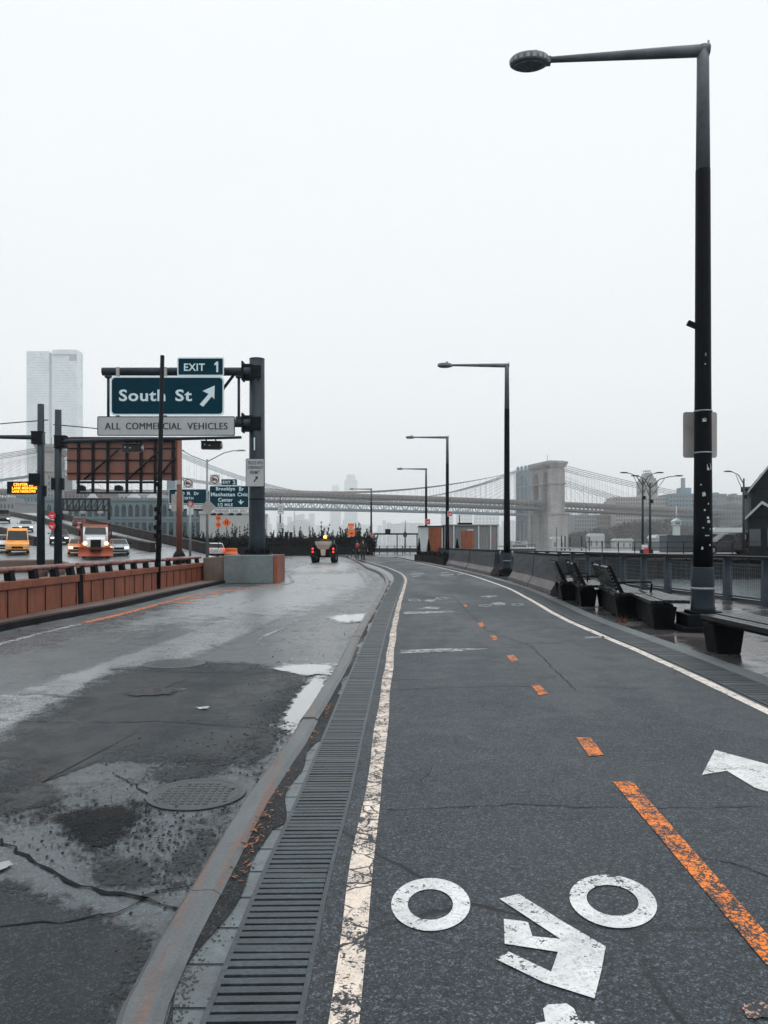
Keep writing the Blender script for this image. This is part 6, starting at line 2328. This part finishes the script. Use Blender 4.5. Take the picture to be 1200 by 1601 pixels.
def facade_tower(name, label, px0, px1, py, Y, depth, wallc, group=None, floors=None, bays=None, winf=.55, z0=-1.0, yaw=0.0, win=None, roofbits=True, base_py=None):
    """a block whose front stands at depth Y between two photo columns, with rows of recessed windows"""
    x0, x1 = (px0 - 600) / FPX * Y, (px1 - 600) / FPX * Y
    w = x1 - x0
    zt_ = P(0, py, Y).z
    t = thing(name, label, 'building', ((x0 + x1) / 2, Y, z0), yaw, group)
    h_ = zt_ - z0
    MB().box((0, depth / 2, h_ / 2), (w, depth, h_)).build('wall', wallc, t)
    floors = floors or max(2, int(h_ / 4.2))
    bays = bays or max(2, int(w / 4.5))
    fh, bw_ = h_ / floors, w / bays
    wins = [((-w / 2 + (j + .5) * bw_, -.06, (i + .52) * fh), (bw_ * winf, .14, fh * winf)) for i in range(floors) for j in range(bays)]
    nb = max(1, int(depth / bw_))
    if len(wins) * 2 < 100:
        wins += [((s_ * (w / 2 + .06), (j + .5) * depth / nb, (i + .52) * fh), (.14, depth / nb * winf, fh * winf)) for s_ in (-1, 1) for i in range(floors) for j in range(min(nb, 4))]
    many('window', wins, win or M_win, t)
    if roofbits:
        MB().box((0, depth / 2, h_ + .4), (w + .5, depth + .5, .8)).build('parapet', wallc, t)
        MB().box((w * .15, depth / 2, h_ + 2), (w * .25, depth * .4, 2.6)).build('roof_plant', wallc, t)
    return t


def col(name, c, **k):
    return mat(name, c, 0.75, var=0.12, scale=0.05, fine=0.15, **k)


M_bbeige = col('beige_brick', (0.30, 0.275, 0.25))
M_bgrey = col('grey_block', (0.19, 0.205, 0.215))
M_bblue = col('blue_grey_block', (0.10, 0.20, 0.25))
M_ghost = col('misty_tower_wall', (0.46, 0.51, 0.53))  # wall colour lightened to add haze to the far blocks
M_bdark = col('dark_grey_brick', (0.10, 0.115, 0.125))
M_bbrown = col('brown_brick', (0.14, 0.115, 0.105))
M_bpale = col('pale_stone_block', (0.36, 0.365, 0.36))
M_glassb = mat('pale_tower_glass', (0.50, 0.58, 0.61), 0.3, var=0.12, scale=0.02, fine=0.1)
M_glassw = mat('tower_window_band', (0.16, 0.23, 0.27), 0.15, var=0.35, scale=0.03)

# the tall glass tower on the left
YK = 2600.0
k = YK / FPX
t = thing('glass_skyscraper', 'tall pale glass skyscraper fading into the mist behind the masts', 'skyscraper', ((84.5 - 600) * k, YK, -1))
hA, hB = P(0, 549, YK).z + 1, P(0, 546.5, YK).z + 1


def tx(px):
    return (px - 84.5) * k


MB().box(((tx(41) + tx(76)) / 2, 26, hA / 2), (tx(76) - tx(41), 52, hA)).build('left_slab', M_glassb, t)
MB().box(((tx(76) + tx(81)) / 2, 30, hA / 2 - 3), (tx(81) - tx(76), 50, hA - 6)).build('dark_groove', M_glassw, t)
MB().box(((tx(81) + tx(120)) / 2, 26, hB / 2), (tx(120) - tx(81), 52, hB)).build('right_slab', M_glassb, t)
wins = []
nf = 74
rnd = random.Random(2)
for i in range(nf):
    z_ = (i + .5) * (hA - 8) / nf
    for a, b in ((42, 75.5), (82, 119.5)):
        n_ = int((b - a) / 2.6)
        for j in range(n_):
            if rnd.random() < .72:
                wins.append(((tx(a + (j + .5) * (b - a) / n_), -.15, z_), ((b - a) / n_ * k * rnd.uniform(.4, .85), .4, 1.7)))
many('window', wins, M_glassw, t)
MB().box(((tx(82) + tx(119.5)) / 2, -.2, hB - 8.5 * k), (tx(119.5) - tx(82), .6, 3.2 * k)).box(((tx(108) + tx(119.5)) / 2, -.2, hB - 14 * k), (tx(119.5) - tx(108), .6, 8 * k)).build('louvre_band', M_bgrey, t)
MB().box((tx(84), 20, hB + 1.5), (4, 6, 6)).build('roof_plant', M_bgrey, t)

# brooklyn side, right
bld = [('warehouse', 'long beige brick building with many windows beyond the bridge, left of the tall lamp', 962, 1047, 778, 940, 40, M_bbeige, 12, 22),
       ('clock_tower_block', 'beige tower block with a stepped pyramid top behind the twin pier lamps', 1004.5, 1028, 752, 960, 24, M_bbeige, 9, 4),
       ('glass_block', 'blue grey block with a rooftop stack just left of the tall lamp', 1047, 1090, 773, 930, 40, M_bblue, 12, 9),
       ('glass_block', 'pale blue block just right of the tall lamp', 1112, 1136, 773, 930, 40, M_bblue, 11, 6),
       ('brick_block', 'dark grey square block on the hill behind the single pier lamp', 1145, 1164, 775, 860, 40, M_bgrey, 8, 4),
       ('brick_block', 'wide grey brown block above the white waterside sheds on the right', 1125, 1170, 791, 800, 40, M_bdark, 8, 10),
       ('glass_block', 'small blue glass block peeping over the bridge deck', 954, 975, 784, 1000, 30, M_bblue, 8, 4),
       ('apartment_block', 'grey block with a window grid under the bridge right of the stone tower', 898, 932, 806, 960, 40, M_bgrey, 8, 9),
       ('apartment_block', 'beige block under the bridge deck behind the bare trees', 932, 962, 806, 960, 40, M_bbrown, 6, 7),
       ('apartment_block', 'pale block close to the right foot of the stone tower', 882, 897, 806, 1000, 30, M_bblue, 8, 4)]
for nm, lab, a, b, py, Y, dp, m, fl, by in bld:
    facade_tower(nm, lab, a, b, py, Y, dp, m, 'buildings on the far shore', fl, by)
o = bpy.data.objects['clock_tower_block']
hh = P(0, 752, 960).z + 1
MB().box((0, 12, hh + 2), (17, 17, 4)).prism([(-7, hh + 4), (7, hh + 4), (3.5, hh + 11), (-3.5, hh + 11)], 5, 19, 'y').build('pyramid_top', M_bgrey, o)
sc_ = MB()
for x_ in (-3.4, 3.4):
    for y_ in (8, 16):
        sc_.tube([(x_, y_, hh + 11), (x_, y_, hh + 15)], .25, 5)
sc_.box((0, 12, hh + 13.5), (7, 8.4, .5))
sc_.build('scaffold', M_seam, o)
o = bpy.data.objects['glass_block']
hh = P(0, 773, 930).z + 1
MB().box((8, 20, hh + 4.5), (13, 14, 9)).build('upper_block', M_bblue, o)
MB().box((7, 20, hh + 15), (4, 4, 13)).build('stack', M_bgrey, o)
# far ghosts in the mist
YF = 5600
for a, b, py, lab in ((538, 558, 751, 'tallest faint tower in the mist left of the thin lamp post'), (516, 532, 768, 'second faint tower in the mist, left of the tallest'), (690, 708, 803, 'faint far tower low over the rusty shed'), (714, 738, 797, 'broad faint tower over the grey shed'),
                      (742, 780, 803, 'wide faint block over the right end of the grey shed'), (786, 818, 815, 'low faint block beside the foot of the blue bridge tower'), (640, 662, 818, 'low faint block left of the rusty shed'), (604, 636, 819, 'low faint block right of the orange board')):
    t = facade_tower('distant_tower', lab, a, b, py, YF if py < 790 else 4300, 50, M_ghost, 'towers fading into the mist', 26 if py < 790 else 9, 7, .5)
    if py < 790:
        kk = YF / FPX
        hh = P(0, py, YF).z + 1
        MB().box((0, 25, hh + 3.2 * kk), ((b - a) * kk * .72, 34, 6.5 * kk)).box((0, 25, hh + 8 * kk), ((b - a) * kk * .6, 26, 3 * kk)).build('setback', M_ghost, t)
c = P(468, 812, 3600)
t = thing('gas_works', 'faint rounded storage hall with a chimney on the far shore', 'building', (c.x, 3600, -1))
kk = 3600 / FPX
MB().prism([(21 * kk * math.cos(PI * i / 12), 26 * kk + 14 * kk * math.sin(PI * i / 12)) for i in range(13)] + [(-21 * kk, 0), (21 * kk, 0)], 0, 60, 'y').build('hall', M_bpale, t)
MB().tube([(-8 * kk, -2, 0), (-8 * kk, -2, 55 * kk)], [4.2, 3], 12).build('chimney', M_bgrey, t)
lk = MB()
rnd = random.Random(9)
for i in range(60):
    px = 380 + i * 7.6
    hh = 60 + rnd.uniform(10, 90) + (40 if px < 500 else 0)
    lk.box(((px - 600) / FPX * 4400, 4400 + rnd.uniform(0, 300), hh / 2 - 1), (rnd.uniform(20, 34), 60, hh))
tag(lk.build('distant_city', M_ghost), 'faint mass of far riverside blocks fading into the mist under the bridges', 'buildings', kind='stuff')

# manhattan side, left
M_teal = mat('grey_teal_hall_wall', (0.105, 0.160, 0.175), 0.5, var=0.2, scale=0.1, fine=0.2)
M_tealw = mat('hall_window', (0.025, 0.045, 0.055), 0.3, spec=.2, var=0.4, scale=0.3)
YH = 250.0
k = YH / FPX
t = thing('pier_hall', 'long grey teal hall with tall arched windows behind the ramp wall', 'building', ((250 - 600) * k, YH, -.2))
zt = P(0, 783, YH).z + .2


def hx(px):
    return (px - 250) * k


MB().box(((hx(60) + hx(316)) / 2, 15, zt / 2), (hx(316) - hx(60), 30, zt)).build('wall', M_teal, t)
MB().box(((hx(60) + hx(316)) / 2, 15, zt + .4), (hx(317) - hx(60), 31, .8)).build('cornice', M_teal, t)
MB().box(((hx(60) + hx(316)) / 2, -.15, zt * .64), (hx(316) - hx(60), .3, .6)).build('string_course', M_teal, t)
for i in range(24):
    px = 66 + i * 10.6
    a = hx(px) - 3.2 * k
    b = hx(px) + 3.2 * k
    MB().prism(lancet(a, b, zt * .68, zt * .84, zt * .93, 5), -.22, -.01, 'y').prism([(a, zt * .12), (b, zt * .12), (b, zt * .56), (a, zt * .56)], -.22, -.01, 'y').build('window', M_tealw, t)
for px, w_ in ((197, 12), (226, 10), (130, 9)):
    zr = zt + .8
    p_ = MB().lathe([(w_ * k, zr + .6), (w_ * k * .55, zr + 1.6), (.2, zr + 3.2)], 12, (hx(px), 8, 0), 1, .7, smooth=False).build('tent_roof', M_bpale, t)
    MB().box((hx(px), 8, zr + .3), (w_ * k * 1.6, w_ * k, .6)).build('tent_wall', M_bpale, p_)
t = facade_tower('white_hall', 'plain pale hall behind the orange work signs', 312, 400, 804, 210, 20, M_bpale, None, 1, 1, .01)
for a, b, py, Y, m, lab, fl, by in ((-30, 22, 786, 420, M_bgrey, 'grey block with rows of windows at the far left under the message board', 6, 9), (24, 58, 776, 480, M_bblue, 'blue grey block left of the left mast', 8, 6), (100, 160, 770, 520, M_bbrown, 'brown block seen below the brown sign back', 8, 10),
                               (162, 250, 774, 560, M_bpale, 'pale long block behind the pier hall', 6, 14), (74, 88, 742, 600, M_bgrey, 'slim grey block between the two masts', 12, 3), (250, 330, 781, 540, M_bgrey, 'grey block behind the F D R Dr sign', 5, 12)):
    facade_tower('city_block', lab, a, b, py, Y, 30, m, 'city blocks behind the highway', fl, by)

# ------------------------------------------------------------------ far shore trees
def wood_material():
    m, nt, b = nodes('bare_winter_wood')
    n = N(nt)
    k_ = n.noise(n.pos(), .03, 4)
    c = n.mix(n.ramp(k_, .35, .65), (0.038, 0.036, 0.035), (0.060, 0.056, 0.050))
    nt.links.new(c, b.inputs['Base Color'])
    b.inputs['Roughness'].default_value = .9
    return m


M_wood = wood_material()
wd_ = MB()
rnd = random.Random(31)
for i in range(420):
    px = rnd.uniform(878, 1210)
    Y = rnd.uniform(775, 850)
    base = 2
    ridge = 852 - (6 + 26 * max(0, min(1, (px - 880) / 110)) * (1 if px < 1060 else .75))
    zt_ = P(0, rnd.uniform(ridge, 846), Y).z
    x_ = (px - 600) / FPX * Y
    x_ = max(x_, 194 + rnd.uniform(0, 12))
    leafmass(wd_, (x_, Y, zt_), (10, 9, 7), 130, 1.9, rnd, .5)
    wd_.tube([(x_, Y, base), (x_, Y, zt_)], .45, 4)
tag(wd_.build('winter_woods', M_wood, fix=False), 'brownish bare winter trees massed on the slope of the far shore', 'trees', kind='stuff')
sl = [(214, 745, 1), (330, 815, 1), (560, 900, 1), (900, 1000, 1), (900, 1100, 22), (540, 930, 22), (330, 880, 20), (235, 830, 10)]
MB_h = MB()
MB_h.add([(188, 776, 0), (330, 812, 0), (560, 880, 0), (900, 960, 0), (205, 800, 4), (330, 840, 12), (540, 915, 16), (900, 1000, 16), (230, 980, 8), (330, 980, 14), (540, 1000, 16), (900, 1100, 16)],
         [(0, 1, 5, 4), (1, 2, 6, 5), (2, 3, 7, 6), (4, 5, 9, 8), (5, 6, 10, 9), (6, 7, 11, 10)])
structure('far_hill', MB_h, M_wood)
sheds = MB()
for a, b, y0, y1, Y, lab in ((862, 884, 839, 846, 700, 'low white ferry shed right of the stone tower foot'), (1112, 1170, 825, 838, 420, 'long white tented shed on the far waterside right of the tall lamp'), (1025, 1044, 836, 850, 330, 'small white shed left of the blue container'),
                             (920, 945, 834, 840, 720, 'white roofed building among the far bare trees'), (960, 990, 842, 847, 700, 'low white boat shed on the far shore')):
    p0_, p1_ = P(a, y1, Y), P(b, y0, Y)
    t = thing('waterside_shed', lab, 'shed', ((p0_.x + p1_.x) / 2, Y, WZ + .2))
    w, h_ = p1_.x - p0_.x, p1_.z - WZ - .2
    MB().box((0, 5, h_ * .4), (w, 10, h_ * .8)).build('wall', M_bpale, t)
    MB().prism([(-w / 2 - .4, h_ * .8), (w / 2 + .4, h_ * .8), (w / 2 - w * .1, h_), (-w / 2 + w * .1, h_)], -.5, 10.5, 'y').build('roof', M_white, t)
    dr = MB()
    for j in range(max(2, int(w / 5))):
        MB().box((-w / 2 + (j + .5) * w / max(2, int(w / 5)), -.06, h_ * .3), (1.6, .1, h_ * .4)).build('door', M_win, t)

# ------------------------------------------------------------------ the pier across the water
YP = 64.0
ZP = P(0, 867, YP).z
M_pierf = mat('dark_pier_fender', (0.006, 0.009, 0.012), 0.7, spec=.07, var=0.5, scale=1.2, fine=0.5, streak=0.3)
M_pierd = mat('pinkish_wet_pier_deck', (0.17, 0.13, 0.125), 0.35, var=0.25, scale=0.4, fine=0.4)
t = thing('pier', 'dark timber sided pier with a pinkish deck across the water on the right', 'pier', (50, YP, WZ))
x0, x1 = (868 - 600) / FPX * YP - 50, 90
hp = ZP - WZ
MB().box(((x0 + x1) / 2, 20, hp - .2), (x1 - x0, 40, .4)).build('deck', M_pierd, t)
MB().box(((x0 + x1) / 2, 20.3, hp / 2 - .5), (x1 - x0 - .6, 39, hp)).build('fender_wall', M_pierf, t)
MB().box(((x0 + x1) / 2, -.12, hp - .10), (x1 - x0, .24, .34)).build('edge_beam', M_pierf, t)
pl = MB()
x_ = x0 + .5
while x_ < 60:
    pl.tube([(x_, .25 - .12, -.9), (x_, .13, hp - .35)], .16, 6)
    x_ += 1.3
pl.build('piles', M_pierf, t)
t = thing('pier_railing', 'thin dark railing along the near edge of the pier', 'railing', (30, YP + .6, ZP))
rl_ = MB()
for z_ in (.55, 1.05):
    rl_.box((0, 0, z_), (26, .05, .05))
rl_.build('rail', M_truss, t)
for i in range(20):
    MB().box((-13 + i * 26 / 19, 0, .53), (.06, .06, 1.06)).build('post', M_truss, t)


def pier_lamp(label, px, py_top, px_arms, Y, sc=1.0, base=865):
    x_ = (px - 600) / FPX * Y
    t = thing('pier_lamp', label, 'street lamp', (x_, Y, ZP), 0, 'curved arm lamps on the pier')
    k_ = Y / FPX
    zt_ = P(0, py_top + 10, Y).z - ZP
    MB().tube([(0, 0, 0), (0, 0, zt_)], [.12, .07], 10).build('pole', M_gpost, t)
    MB().box((0, 0, .2), (.4, .4, .4)).build('base', M_gdark, t)
    for ex in px_arms:
        dx = (ex - px) * k_
        ze = P(0, py_top, Y).z - ZP
        s_ = 1 if dx > 0 else -1
        MB().tube([(0, 0, zt_ - .5), (dx * .3, 0, zt_ + (ze - zt_) * .55), (dx * .6, 0, ze - .02), (dx * .82, 0, ze + .04)], [.045, .04, .035, .03], 8).tube([(0, 0, zt_ - 1.3), (dx * .45, 0, zt_ + (ze - zt_) * .6)], .025, 6).build('arm', M_gpost, t)
        MB().lathe([(.03, -.05), (.2, -.03), (.22, .03), (.08, .07)], 12, (dx * .9, 0, ze + .05), 1.7, .6).build('lamp_head', M_gdark, t)
    MB().box((.08, -.12, zt_ - 1.6), (.26, .16, .3)).build('floodlight', M_gdark, t)
    return t


pier_lamp('left pole of the pair of curved arm lamps on the pier', 1004.5, 740, (972, 1034), 68)
pier_lamp('right pole of the pair of curved arm lamps on the pier', 1016, 745, (990, 1066), 66)
pier_lamp('single curved arm lamp on the pier right of the tall lamp post', 1162.5, 738, (1135,), 66)

# parked truck on the pier, facing left
c = Vector(((1134 - 600) / FPX * 68, 68, ZP))
t = car('van', 'black pickup with a boxed rear parked on the pier beside the gabled house', 'truck', c, R(90), 'pickup', M_cdark, 1.9, M_headoff, M_tail, None)
MB().box((0, -1.55, 1.42), (1.7, 1.9, .9)).build('rear_box', M_cdark, t, bevel=0.04)
MB().box((-.98 + .0, -1.2, 1.5), (.02, .3, .42)).build('notice', M_whitep, t)

# gabled houses
M_clap = mat('dark_slate_clapboard', (0.010, 0.014, 0.018), 0.7, spec=.1, var=0.25, scale=1.0, fine=0.3)
M_barge = mat('white_bargeboard', (0.36, 0.40, 0.41), 0.5, var=0.15)


def gable_house(label, px0, px1, px_apex, py_eave, py_apex, Y, dp, m, roofm):
    xa, xb, xm = [(q - 600) / FPX * Y for q in (px0, px1, px_apex)]
    c_ = (xa + xb) / 2
    t = thing('gable_house', label, 'house', (c_, Y, ZP), -R(25), 'gabled houses on the pier')
    ze, zp = P(0, py_eave, Y).z - ZP, P(0, py_apex, Y).z - ZP
    xa, xb, xm = xa - c_, xb - c_, xm - c_
    MB().prism([(xa, 0), (xb, 0), (xb, ze), (xm, zp), (xa, ze)], 0, dp, 'y').build('wall', m, t)
    rf = MB()
    for s_, xe in ((-1, xa), (1, xb)):
        d = Vector((xe - xm, ze - zp)).normalized()
        e = Vector((xe, ze)) + d * .5
        nrm = Vector((-d.y, d.x)) if d.x * 1 > 0 else Vector((d.y, -d.x))
        if nrm.y < 0:
            nrm = -nrm
        rf.prism([(xm, zp + .01), (e.x, e.y), (e.x + nrm.x * .16, e.y + nrm.y * .16), (xm, zp + .19)], -.4, dp + .4, 'y')
    rp = rf.build('roof', roofm, t)
    bg = MB()
    for xe in (xa, xb):
        d = Vector((xe - xm, ze - zp)).normalized()
        e = Vector((xe, ze)) + d * .55
        bg.prism([(xm, zp + .2), (e.x, e.y + .17), (e.x, e.y - .08), (xm, zp - .06)], -.46, -.405, 'y')
    bg.build('bargeboard', M_barge, rp)
    for zz, xx in ((ze * .35, (xa + xm) / 2), (ze * .35, (xb + xm) / 2)):
        w_ = MB().box((xx, -.03, zz + .3), (.9, .1, 1.5)).build('window', M_win, t)
        MB().holed(rounded(xx - .52, zz - .52, xx + .52, zz + 1.12, .02, 1), [rounded(xx - .44, zz - .44, xx + .44, zz + 1.04, .02, 1)], -.12, -.085, 'y').build('frame', M_clap, w_)
    MB().box((xm, -.03, ze * .98), (xb - xa, .10, .14)).build('trim_band', M_pierf, t)
    return t


g1 = gable_house('small dark gabled house with white bargeboards at the right edge of the photo', 1172, 1222, 1191.5, 807, 787, 66, 6, M_clap, M_clap)
gable_house('large dark gabled house with white bargeboards behind the small one, cut by the photo edge', 1180, 1290, 1224, 762, 704, 76, 9, M_clap, M_clap)
t = thing('flat_house', 'grey flat roofed annexe beside the large gabled house', 'house', ((1173 - 600) / FPX * 78, 78, ZP), -R(25))
zt = P(0, 763, 78).z - ZP
MB().box((0, 3, zt / 2), (1.5, 6, zt)).build('wall', M_bdark, t)
MB().box((0, 3, zt + .06), (1.8, 6.4, .14)).build('roof', M_bdark, t)
MB().tube([(.9, 2, zt), (.9, 2, zt + 1.6)], .03, 6).build('aerial', M_seam, t)
MB().box((-.1, -.04, zt * .45), (.7, .1, 1.2)).build('window', M_win, t)

# containers, shed and things beyond the pier deck
M_cont = mat('slate_blue_container', (0.045, 0.065, 0.082), 0.5, var=0.2, scale=0.5, streak=0.3)
for a, b, y0, lab in ((1043, 1084, 838, 'slate blue container on the pier left of the tall lamp post'), (1108, 1150, 836, 'slate blue container on the pier behind the black pickup')):
    Y = 84
    w = (b - a) / FPX * Y
    zt = P(0, y0, Y).z - ZP
    t = thing('container', lab, 'container', (((a + b) / 2 - 600) / FPX * Y, Y, ZP), 0, 'containers on the pier')
    MB().box((0, 1.25, zt / 2), (w, 2.4, zt)).build('body', M_cont, t)
    cw = MB()
    corrug(cw, -w / 2 + .05, w / 2 - .05, .0, .1, zt - .1, .3, .05)
    cw.build('side_panel', M_cont, t, fix=False)
    MB().box((0, 1.25, zt + .04), (w + .1, 2.5, .08)).build('roof', M_cont, t)
t = thing('lighthouse', 'small white harbour light tower with a mast beyond the blue container', 'lighthouse', ((1057 - 600) / FPX * 300, 300, WZ))
k = 300 / FPX
h_ = (852 - 800) * k
MB().box((0, 0, 2), (30, 14, 4)).build('base', M_bdark, t)
MB().box((0, 0, h_ * .45), (8.6 * k, 2.2, h_ * .7)).build('wall', M_white, t)
MB().box((0, 0, h_ * .86), (11 * k, 3, h_ * .10)).prism([(-6.5 * k, h_ * .92), (6.5 * k, h_ * .92), (0, h_ * 1.02)], -2, 2, 'y').build('lantern_room', M_white, t)
MB().tube([(0, 0, h_), (0, 0, h_ * 1.38)], .22, 6).build('mast', M_white, t)
MB().box((0, -1.25, h_ * .86), (7 * k, .6, h_ * .05)).build('window', M_win, t)

# boats
def ferry(label, px, py_w, length, Y, rz):
    x_ = (px - 600) / FPX * Y
    t = thing('motor_boat', label, 'boat', (x_, Y, WZ), rz)
    L = length
    hull = [(-L / 2, 0), (L * .36, 0), (L / 2, 1.9), (-L / 2, 1.6)]
    MB().prism(hull, -2.0, 2.0, 'y').build('hull', M_white, t, bevel=0.3)
    MB().prism([(-L * .42, 1.6), (L * .26, 1.6), (L * .16, 3.1), (-L * .42, 3.1)], -1.7, 1.7, 'y').build('cabin', M_bpale, t, bevel=0.1)
    MB().prism([(-L * .3, 3.1), (L * .08, 3.1), (0, 4.3), (-L * .26, 4.3)], -1.4, 1.4, 'y').build('wheelhouse', M_bpale, t, bevel=0.1)
    MB().box((-L * .1, 0, 2.35), (L * .5, 3.46, .6)).box((-L * .12, 0, 3.75), (L * .24, 2.86, .5)).build('window_band', M_win, t)
    MB().tube([(-L * .12, 0, 4.3), (-L * .12, 0, 6.2)], .06, 6).build('mast', M_seam, t)
    return t


ferry('white motor boat moored beyond the barriers in front of the bridge pier', 814, 856, 12, 330, 0.1)
t = thing('landing_stage', 'dark landing stage with a railing below the white motor boat', 'pontoon', ((816 - 600) / FPX * 300, 300, WZ))
MB().box((0, 0, .7), (10, 4, 1.4)).build('deck', M_pierf, t)
rr = MB()
for i in range(9):
    rr.box((-4.6 + i * 1.15, -1.8, 2.1), (.14, .14, 1.6))
rr.box((0, -1.8, 2.9), (10, .14, .16)).box((0, -1.8, 2.1), (10, .1, .1))
rr.build('railing', M_truss, t)
for px, w_, lab in ((885, 26, 'leftmost of three low dark floating pontoons beyond the railing'), (896, 15, 'middle low dark floating pontoon beyond the railing'), (931, 16, 'rightmost of three low dark floating pontoons beyond the railing')):
    Y = 190
    wm_ = w_ / FPX * Y
    t = thing('pontoon', lab, 'pontoon', ((px - 600) / FPX * Y, Y + (px == 885) * 12, WZ), 0, 'pontoons on the river')
    MB().box((0, 0, .35), (wm_, 2.5, .9)).build('float', M_pierf, t, bevel=0.1)
    MB().box((wm_ * .2, 0, .95), (wm_ * .3, 1.6, .4)).build('hatch', M_bdark, t)
for px, py0, Y, lab in ((870, 824, 260, 'tall thin mooring pole beyond the end of the barrier'), (877.5, 838, 300, 'short mooring pole right of the thin tall one'), (883, 838, 300, 'mooring pole with a pale top right of the stone tower'), (891, 840, 300, 'short dark mooring pole on the river'), (909, 838, 300, 'slim mooring pole in the middle of the river'), (921, 840, 300, 'mooring pole in front of the bare trees')):
    x_ = (px - 600) / FPX * Y
    t = thing('mooring_pole', lab, 'pole', (x_, Y, WZ), 0, 'mooring poles in the river')
    MB().tube([(0, 0, -.5), (0, 0, P(0, py0, Y).z - WZ)], .28 if Y == 300 else .12, 8).build('pole', M_truss, t)
    MB().lathe([(.34, 0), (.34, .5)], 8, (0, 0, 1.5)).build('collar', M_bpale, t)
# red and white kit at the foot of the twin lamps
c = Vector(((1010 - 600) / FPX * 65.6, 65.6, ZP))
t = thing('life_ring_stand', 'small red and white stand at the foot of the pair of pier lamps', 'stand', c)
MB().box((0, 0, .25), (.34, .3, .5)).build('red_box', M_red, t)
MB().box((-.1, .1, .62), (.5, .06, .4)).build('white_panel', M_whitep, t)
# railing furniture at the far end of the promenade
for px, w_, lab in ((608, 3.4, 'flat roofed dark shelter on the far promenade beside the thin lamp post'),):
    x_ = (px - 600) / FPX * 116
    t = thing('shelter', lab, 'shelter', (x_ + 1, 115.5, 0))
    MB().box((0, 0, 3.0), (7.5, 1.6, .22)).build('roof', M_seam, t)
    for dx in (-3.2, 0.2, 3.2):
        MB().box((dx, 0, 1.5), (.16, .16, 3.0)).build('post', M_truss, t)
    MB().box((-1.2, .3, 3.4), (.8, .5, .7)).build('roof_box', M_seam, t)
t = thing('river_fence', 'blue grey railing across the far end of the path', 'railing', (.5, 117.5, 0))
fb = MB()
for z_ in (.15, .6, 1.05):
    fb.box((0, 0, z_), (9.5, .06, .06))
fb.box((0, 0, .55), (9.5, .02, .6))
fb.build('rail', M_rail, t)
for i in range(9):
    MB().box((-4.7 + i * 1.17, 0, .6), (.16, .12, 1.2)).build('post', M_rail, t)
for px, py, lab in ((592, 846, 'left slim bollard by the far railing'), (624, 845, 'right slim bollard by the far railing')):
    pass
c = P(633, 828, 300)
t = thing('channel_marker', 'slim dark channel marker standing in the river beyond the shelter', 'marker', (c.x, 300, WZ))
k = 300 / FPX
MB().tube([(0, 0, -.4), (0, 0, (852 - 820) * k), (0.1, 0, (852 - 802) * k)], [.35, .22, .06], 8).build('pole', M_truss, t)
MB().lathe([(.3, 0), (.75, .5), (.75, 1.6), (.3, 2.2)], 10, (0, 0, (852 - 829) * k)).build('daymark', M_truss, t)

# ------------------------------------------------------------------ the misty air
def haze_box():
    m = bpy.data.materials.new('misty_air')
    m.use_nodes = True
    nt = m.node_tree
    nt.nodes.clear()
    o = nt.nodes.new('ShaderNodeOutputMaterial')
    v = nt.nodes.new('ShaderNodeVolumePrincipled')
    v.inputs['Color'].default_value = (0.985, 0.99, 0.995, 1)
    v.inputs['Density'].default_value = 0.00025
    v.inputs['Anisotropy'].default_value = 0.55
    nt.links.new(v.outputs['Volume'], o.inputs['Volume'])
    b = MB().box((0, 2900, 220), (13200, 7200, 446))
    h_ = b.build('haze', m, fix=True)
    return tag(h_, kind='stuff')


haze_box()
